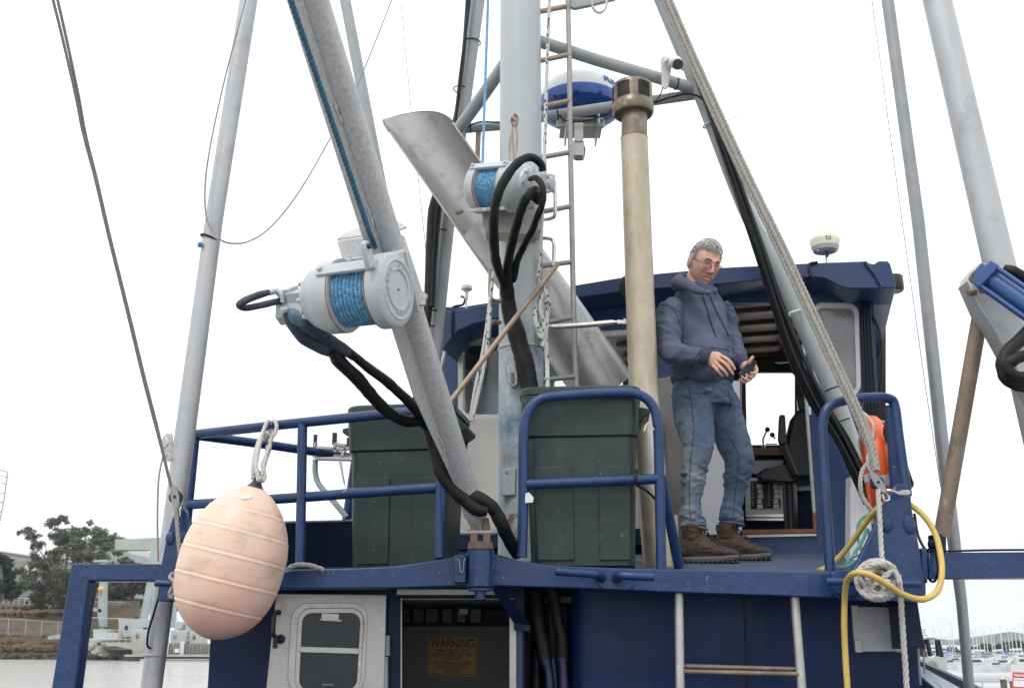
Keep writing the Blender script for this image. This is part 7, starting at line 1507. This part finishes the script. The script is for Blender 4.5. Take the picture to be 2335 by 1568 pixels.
# boats
whull = mat('boat_white', (.60, .61, .62), .3, var=.04, vs=.8); canv = [mat('canvas_blue', (.05, .12, .35), .8), mat('canvas_teal', (.04, .28, .22), .8), mat('canvas_white', (.62, .63, .65), .7), mat('canvas_dark', (.03, .04, .07), .8)]
winm = mat('boat_window', (.03, .04, .05), .15)
def hull(b, L_, B_, H_):
    secs = []
    for t, w_, sh in ((-.5, .8, 0), (-.3, .95, 0), (0, 1, .03), (.25, .8, .1), (.42, .35, .22), (.5, .03, .3)):
        x = t*L_; w2 = w_*B_/2; secs.append([V((x, -w2, H_*(1+sh))), V((x, -w2*.8, .0)), V((x, 0, -.4)), V((x, w2*.8, .0)), V((x, w2, H_*(1+sh)))])
    b.loft(secs)
def sailboat(name, lab, loc, ang, L_, MH, cv, group):
    t = thing(name, lab, 'sailboat', V((0, 0, 0)), group)
    b = MB(); hull(b, L_, L_*.3, 1.15); b.build('hull', whull, t, smooth=50); b = MB(); b.prism([V((-.2*L_, -.8, 1.1)), V((.2*L_, -.6, 1.15)), V((.16*L_, -.5, 1.6)), V((-.2*L_, -.7, 1.65))], (0, 1.4, 0)); b.build('cabin', whull, t, bevel=.05)
    b = MB(); b.box((0, -.72, 1.4), .25*L_, .06, .18); b.build('window', winm, t)
    b = MB(); b.tube([V((.08*L_, 0, 1.2)), V((.08*L_, 0, MH))], [.10, .07], 8); b.tube([V((.08*L_, 0, 2.3)), V((-.3*L_, 0, 2.3))], .06, 6); b.tube([V((.08*L_-.0, -.7, MH*.62)), V((.08*L_, .7, MH*.62))], .03, 5); b.build('mast', mat('mast_white', (.6, .6, .6), .4) if 'mast_white' not in bpy.data.materials else bpy.data.materials['mast_white'], t)
    b = MB(); b.tube([V((.5*L_, 0, 1.5)), V((.08*L_, 0, MH*.97))], .008, 4).tube([V((-.5*L_, 0, 1.2)), V((.08*L_, 0, MH*.99))], .008, 4); b.build('rigging', wirem, t)
    MB().tube([V((.06*L_, 0, 2.45)), V((-.29*L_, 0, 2.42))], [.2, .13], 8).build('sail_cover', canv[cv], t)
    t.location = loc; t.rotation_euler = (0, 0, ang); return t
def motorboat(name, lab, loc, ang, L_, cv, group):
    t = thing(name, lab, 'motorboat', V((0, 0, 0)), group)
    b = MB(); hull(b, L_, L_*.33, 1.3); b.build('hull', whull, t, smooth=50)
    b = MB(); b.prism([V((-.3*L_, -1.1, 1.3)), V((.25*L_, -.8, 1.5)), V((.08*L_, -.8, 2.5)), V((-.28*L_, -1., 2.5))], (0, 1.9, 0)); b.build('cabin', whull, t, bevel=.06)
    b = MB(); b.prism([V((-.26*L_, -1.13, 1.8)), V((.15*L_, -.95, 1.9)), V((.08*L_, -.92, 2.3)), V((-.26*L_, -1.1, 2.3))], (0, .05, 0)); b.build('window', winm, t)
    b = MB(); b.prism([V((-.42*L_, -1.0, 3.3)), V((.08*L_, -1.0, 3.4)), V((.08*L_, -1., 3.5)), V((-.42*L_, -1., 3.42))], (0, 2.0, 0)); b.build('hard_top', canv[cv], t)
    b = MB()
    for x, y in ((-.38, -.9), (.04, -.9), (-.38, .9), (.04, .9)): b.tube([V((x*L_, y, 1.3)), V((x*L_, y, 3.35))], .05, 5)
    b.tube([V((.48*L_, 0, 1.75)), V((.48*L_, 0, 2.3)), V((.2*L_, -.9, 2.2)), V((.2*L_, -.9, 1.5))], .03, 5); b.build('rails', galvl, t)
    t.location = loc; t.rotation_euler = (0, 0, ang); return t
def copyt(t, loc, ang, lab, scale=1.):
    r = t.copy(); COL.objects.link(r); r.location = loc; r.rotation_euler = (0, 0, ang); r.scale = (scale,)*3; r['label'] = lab; r.name = t.name.split('.')[0]
    for c in t.children: d = c.copy(); COL.objects.link(d); d.parent = r
    return r
random.seed(21)
G1, G2 = 'sailboats moored in the far marina', 'white motorboats moored in the far marina'
LS = 'white sailboat with a furled sail and bare mast among the far marina berths'; LM = 'white motorboat with flat canopy among the marina berths on the right'
sA = sailboat('sailboat', LS, PZ(2176, 1514, 0), .4, 5.5, 7.6, 0, G1)
sB = sailboat('sailboat', LS, PZ(2228, 1512, 0), .2, 5.5, 6.8, 2, G1)
for x, y, h in ((2132, 1512, .9), (2141, 1508, .8), (2150, 1514, .85), (2165, 1509, .9), (2171, 1516, .75), (2212, 1510, 1.0), (2220, 1516, .9), (2244, 1513, 1.0), (2262, 1510, .9), (2270, 1508, .85), (2286, 1516, 1.05), (2302, 1511, .9), (2318, 1509, .95), (2328, 1514, 1.1), (2340, 1512, 1.0), (2255, 1517, .8), (2158, 1506, .7), (2295, 1507, .7), (2310, 1517, .8), (2235, 1507, .7)):
    copyt(sA if random.random() < .5 else sB, PZ(x, y, 0), random.uniform(-.5, .9), LS, h)
mA = motorboat('motorboat', LM, PZ(2290, 1527, 0), .1, 6.8, 2, G2); mB = motorboat('motorboat', LM, PZ(2250, 1524, 0), 3.4, 6, 0, G2)
for x, y, h in ((2166, 1525, .8), (2180, 1519, .8), (2148, 1520, .75), (2215, 1520, .8), (2232, 1528, .75), (2268, 1521, .85), (2318, 1529, .95), (2330, 1522, .9), (2345, 1530, 1.), (2306, 1520, .7), (2240, 1517, .7), (2282, 1517, .7), (2272, 1530, .7)):
    copyt(mA if random.random() < .5 else mB, PZ(x, y, 0), random.choice((0, pi))+random.uniform(-.2, .3), LM, h*.72)
mA.scale = mB.scale = (.6,)*3
sC = copyt(mA, PZ(2172, 1528, 0)-V((0, 8, 0)), .1, 'motorboat with bright blue cover moored closest to the dull pole', .7); 
for c in sC.children:
    if c.name.startswith('hard_top'): c.data = c.data.copy(); c.data.materials[0] = mat('cover_blue', (.05, .35, .6), .7)
# big white boats and the dock close to the lower right corner
wd = thing('white_deck', 'wide white boat deck with rail in the lower right corner behind the dull pole', 'boat', PZ(2230, 1600, 0))
q = P(2240, 1552, 40)
b = MB(); b.box(V((q.x, 44, P(2240, 1549, 40).z-1.2)), 9, 9, 2.0); b.box(V((q.x+1.9, 45, P(2240, 1540, 42).z-.4)), 3.2, 3, .8); b.box(V((q.x-1.6, 42, P(2150, 1556, 38).z-.1)), 1.2, 1.2, .9); b.build('hull', farw, wd, bevel=.15)
b = MB(); b.tube([P(2160, 1550, 38), P(2330, 1552, 38)], .03, 6)
for x in (2190, 2240, 2290): b.tube([P(x, 1550, 38), P(x, 1568, 38)], .025, 6)
b.build('rail', galvl, wd)
for i, (x, w_) in enumerate(((2287, 17), (2309, 17))):
    t = thing('mooring_pile', ('dark mooring pile with a grey cone cap left of the red sign' if i == 0 else 'dark mooring pile with grey cap directly behind the red sign'), 'pile', PZ(x, 1640, 0), 'mooring piles by the sign'); q = P(x, 1545+i*4, 26+i*3); s_ = SC(q)
    MB().tube([q-V((0, 0, 3)), q], w_*.42*s_, 16).build('post', mat('pile_wood', (.09, .08, .06), .9, var=.4, vs=6), t); MB().lathe(q, (0, 0, 1), [(-.03, 0), (-.03, w_*.55*s_), (.02, w_*.5*s_), (9*s_, w_*.12*s_), (9*s_, 0)], 20).build('cap', galvl, t)
sn = thing('marina_sign', 'red and white marina notice at the lower right corner', 'sign', P(2325, 1568, 24)); 
def S2(x, y, o=0): return P(x, y, 24-o)
MB().prism([S2(2310, 1531), S2(2346, 1533), S2(2346, 1568), S2(2309, 1567)], (0, .03, 0)).build('board', mat('sign_red', (.62, .03, .03), .5, var=.05), sn)
b = MB(); b.prism([S2(2311, 1544, .01), S2(2346, 1546, .01), S2(2346, 1549.5, .01), S2(2311, 1548, .01)], (0, -.004, 0)); b.prism([S2(2311, 1549.5, .01), S2(2346, 1551, .01), S2(2346, 1565, .01), S2(2310.5, 1564, .01)], (0, -.004, 0)); b.build('white_field', glossw, sn)
s_ = SC(S2(2325, 1540)); text('sign_text', 'Marina', 9*s_, MX.Translation(S2(2312, 1538.5, .02)) @ MX.Rotation(pi/2, 4, 'X'), glossw, sn, align='LEFT', bold=.002); text('sign_text', 'No', 4*s_, MX.Translation(S2(2326, 1555, .02)) @ MX.Rotation(pi/2, 4, 'X'), bpy.data.materials['sign_red'], sn)
# neighbouring grey boat at lower right
nb = thing('neighbour_boat', 'grey neighbouring boat with frame wheelhouse and black railing behind the navy corner', 'boat', P(2125, 1600, 16)); gb = mat('neighbour_grey', (.42, .43, .42), .6, var=.08, vs=2)
NY = 16
b = MB(); b.prism([P(x, y, NY) for x, y in [(2085, 1500), (2155, 1499), (2158, 1575), (2140, 1575), (2138, 1514), (2130, 1506), (2085, 1507)]], (0, .3, 0)); b.prism([P(x, y, NY+2.5) for x, y in [(2080, 1500), (2160, 1500), (2160, 1640), (2080, 1640)]], (0, .1, 0)); b.each('house_frame', gb, nb)
b = MB(); b.prism([P(2115, 1514, NY+1), P(2134, 1512, NY+1), P(2136, 1575, NY+1), P(2117, 1575, NY+1)], (0, .1, 0)); b.build('doorway', blackpl, nb); b = MB(); b.box(P(2128, 1540, NY), .11, .2, .22); b.build('deck_box', mat('rusty_white', (.4, .36, .31), .6), nb, bevel=.02)
b = MB()
for pts in ([(2096, 1458), (2101, 1495)], [(2103, 1457), (2108, 1497)], [(2113, 1456), (2122, 1495)], [(2139, 1458), (2148, 1497)], [(2136, 1458), (2140, 1495)]): b.tube([P(x, y, NY+.1) for x, y in pts], .035, 6)
b.each('black_post', blackpl, nb); b = MB()
for pts in ([(2090, 1457), (2103, 1455), (2112, 1459), (2116, 1495)], [(2112, 1454), (2132, 1455), (2140, 1462), (2146, 1495)], [(2092, 1475), (2145, 1477)]): b.tube([P(x, y, NY+.3) for x, y in pts], .012, 6, k=2)
b.build('railing', galvd, nb)
lr = thing('liferaft_canister', 'white liferaft canister standing above the grey neighbouring boat', 'liferaft', P(2102, 1448, NY+1)); q = P(2102, 1434, NY+1); s_ = SC(q)
MB().lathe(q-V((0, 0, 9*s_)), (0, 0, 1), [(0, 0), (0, 5*s_), (2*s_, 8*s_), (9*s_, 9.5*s_), (9.6*s_, 10.5*s_), (10.6*s_, 10.5*s_), (11*s_, 9.5*s_), (17*s_, 9*s_), (19.5*s_, 6*s_), (20*s_, 0)], 28).build('canister', glossw, lr); MB().box(q-V((0, 0, 13*s_)), 18*s_, .1, 3*s_).build('cradle', gb, lr)
MB().tube([q-V((0, 0, 13*s_)), q-V((0, 0, 34*s_))], 2*s_, 8).build('cradle_post', gb, lr)
# far building behind railing
# ------------------------------------------------------------------ light sea air over the distance
m = bpy.data.materials.new('air'); m.use_nodes = True; t = m.node_tree; t.nodes.clear(); pv = t.nodes.new('ShaderNodeVolumePrincipled'); pv.inputs['Color'].default_value = (.86, .92, 1, 1); pv.inputs['Density'].default_value = .0001; o = t.nodes.new('ShaderNodeOutputMaterial'); t.links.new(pv.outputs[0], o.inputs['Volume'])
hz = MB().box((0, 3190, 150), 9900, 6580, 304).build('haze', m, smooth=0); tag(hz, kind='stuff')
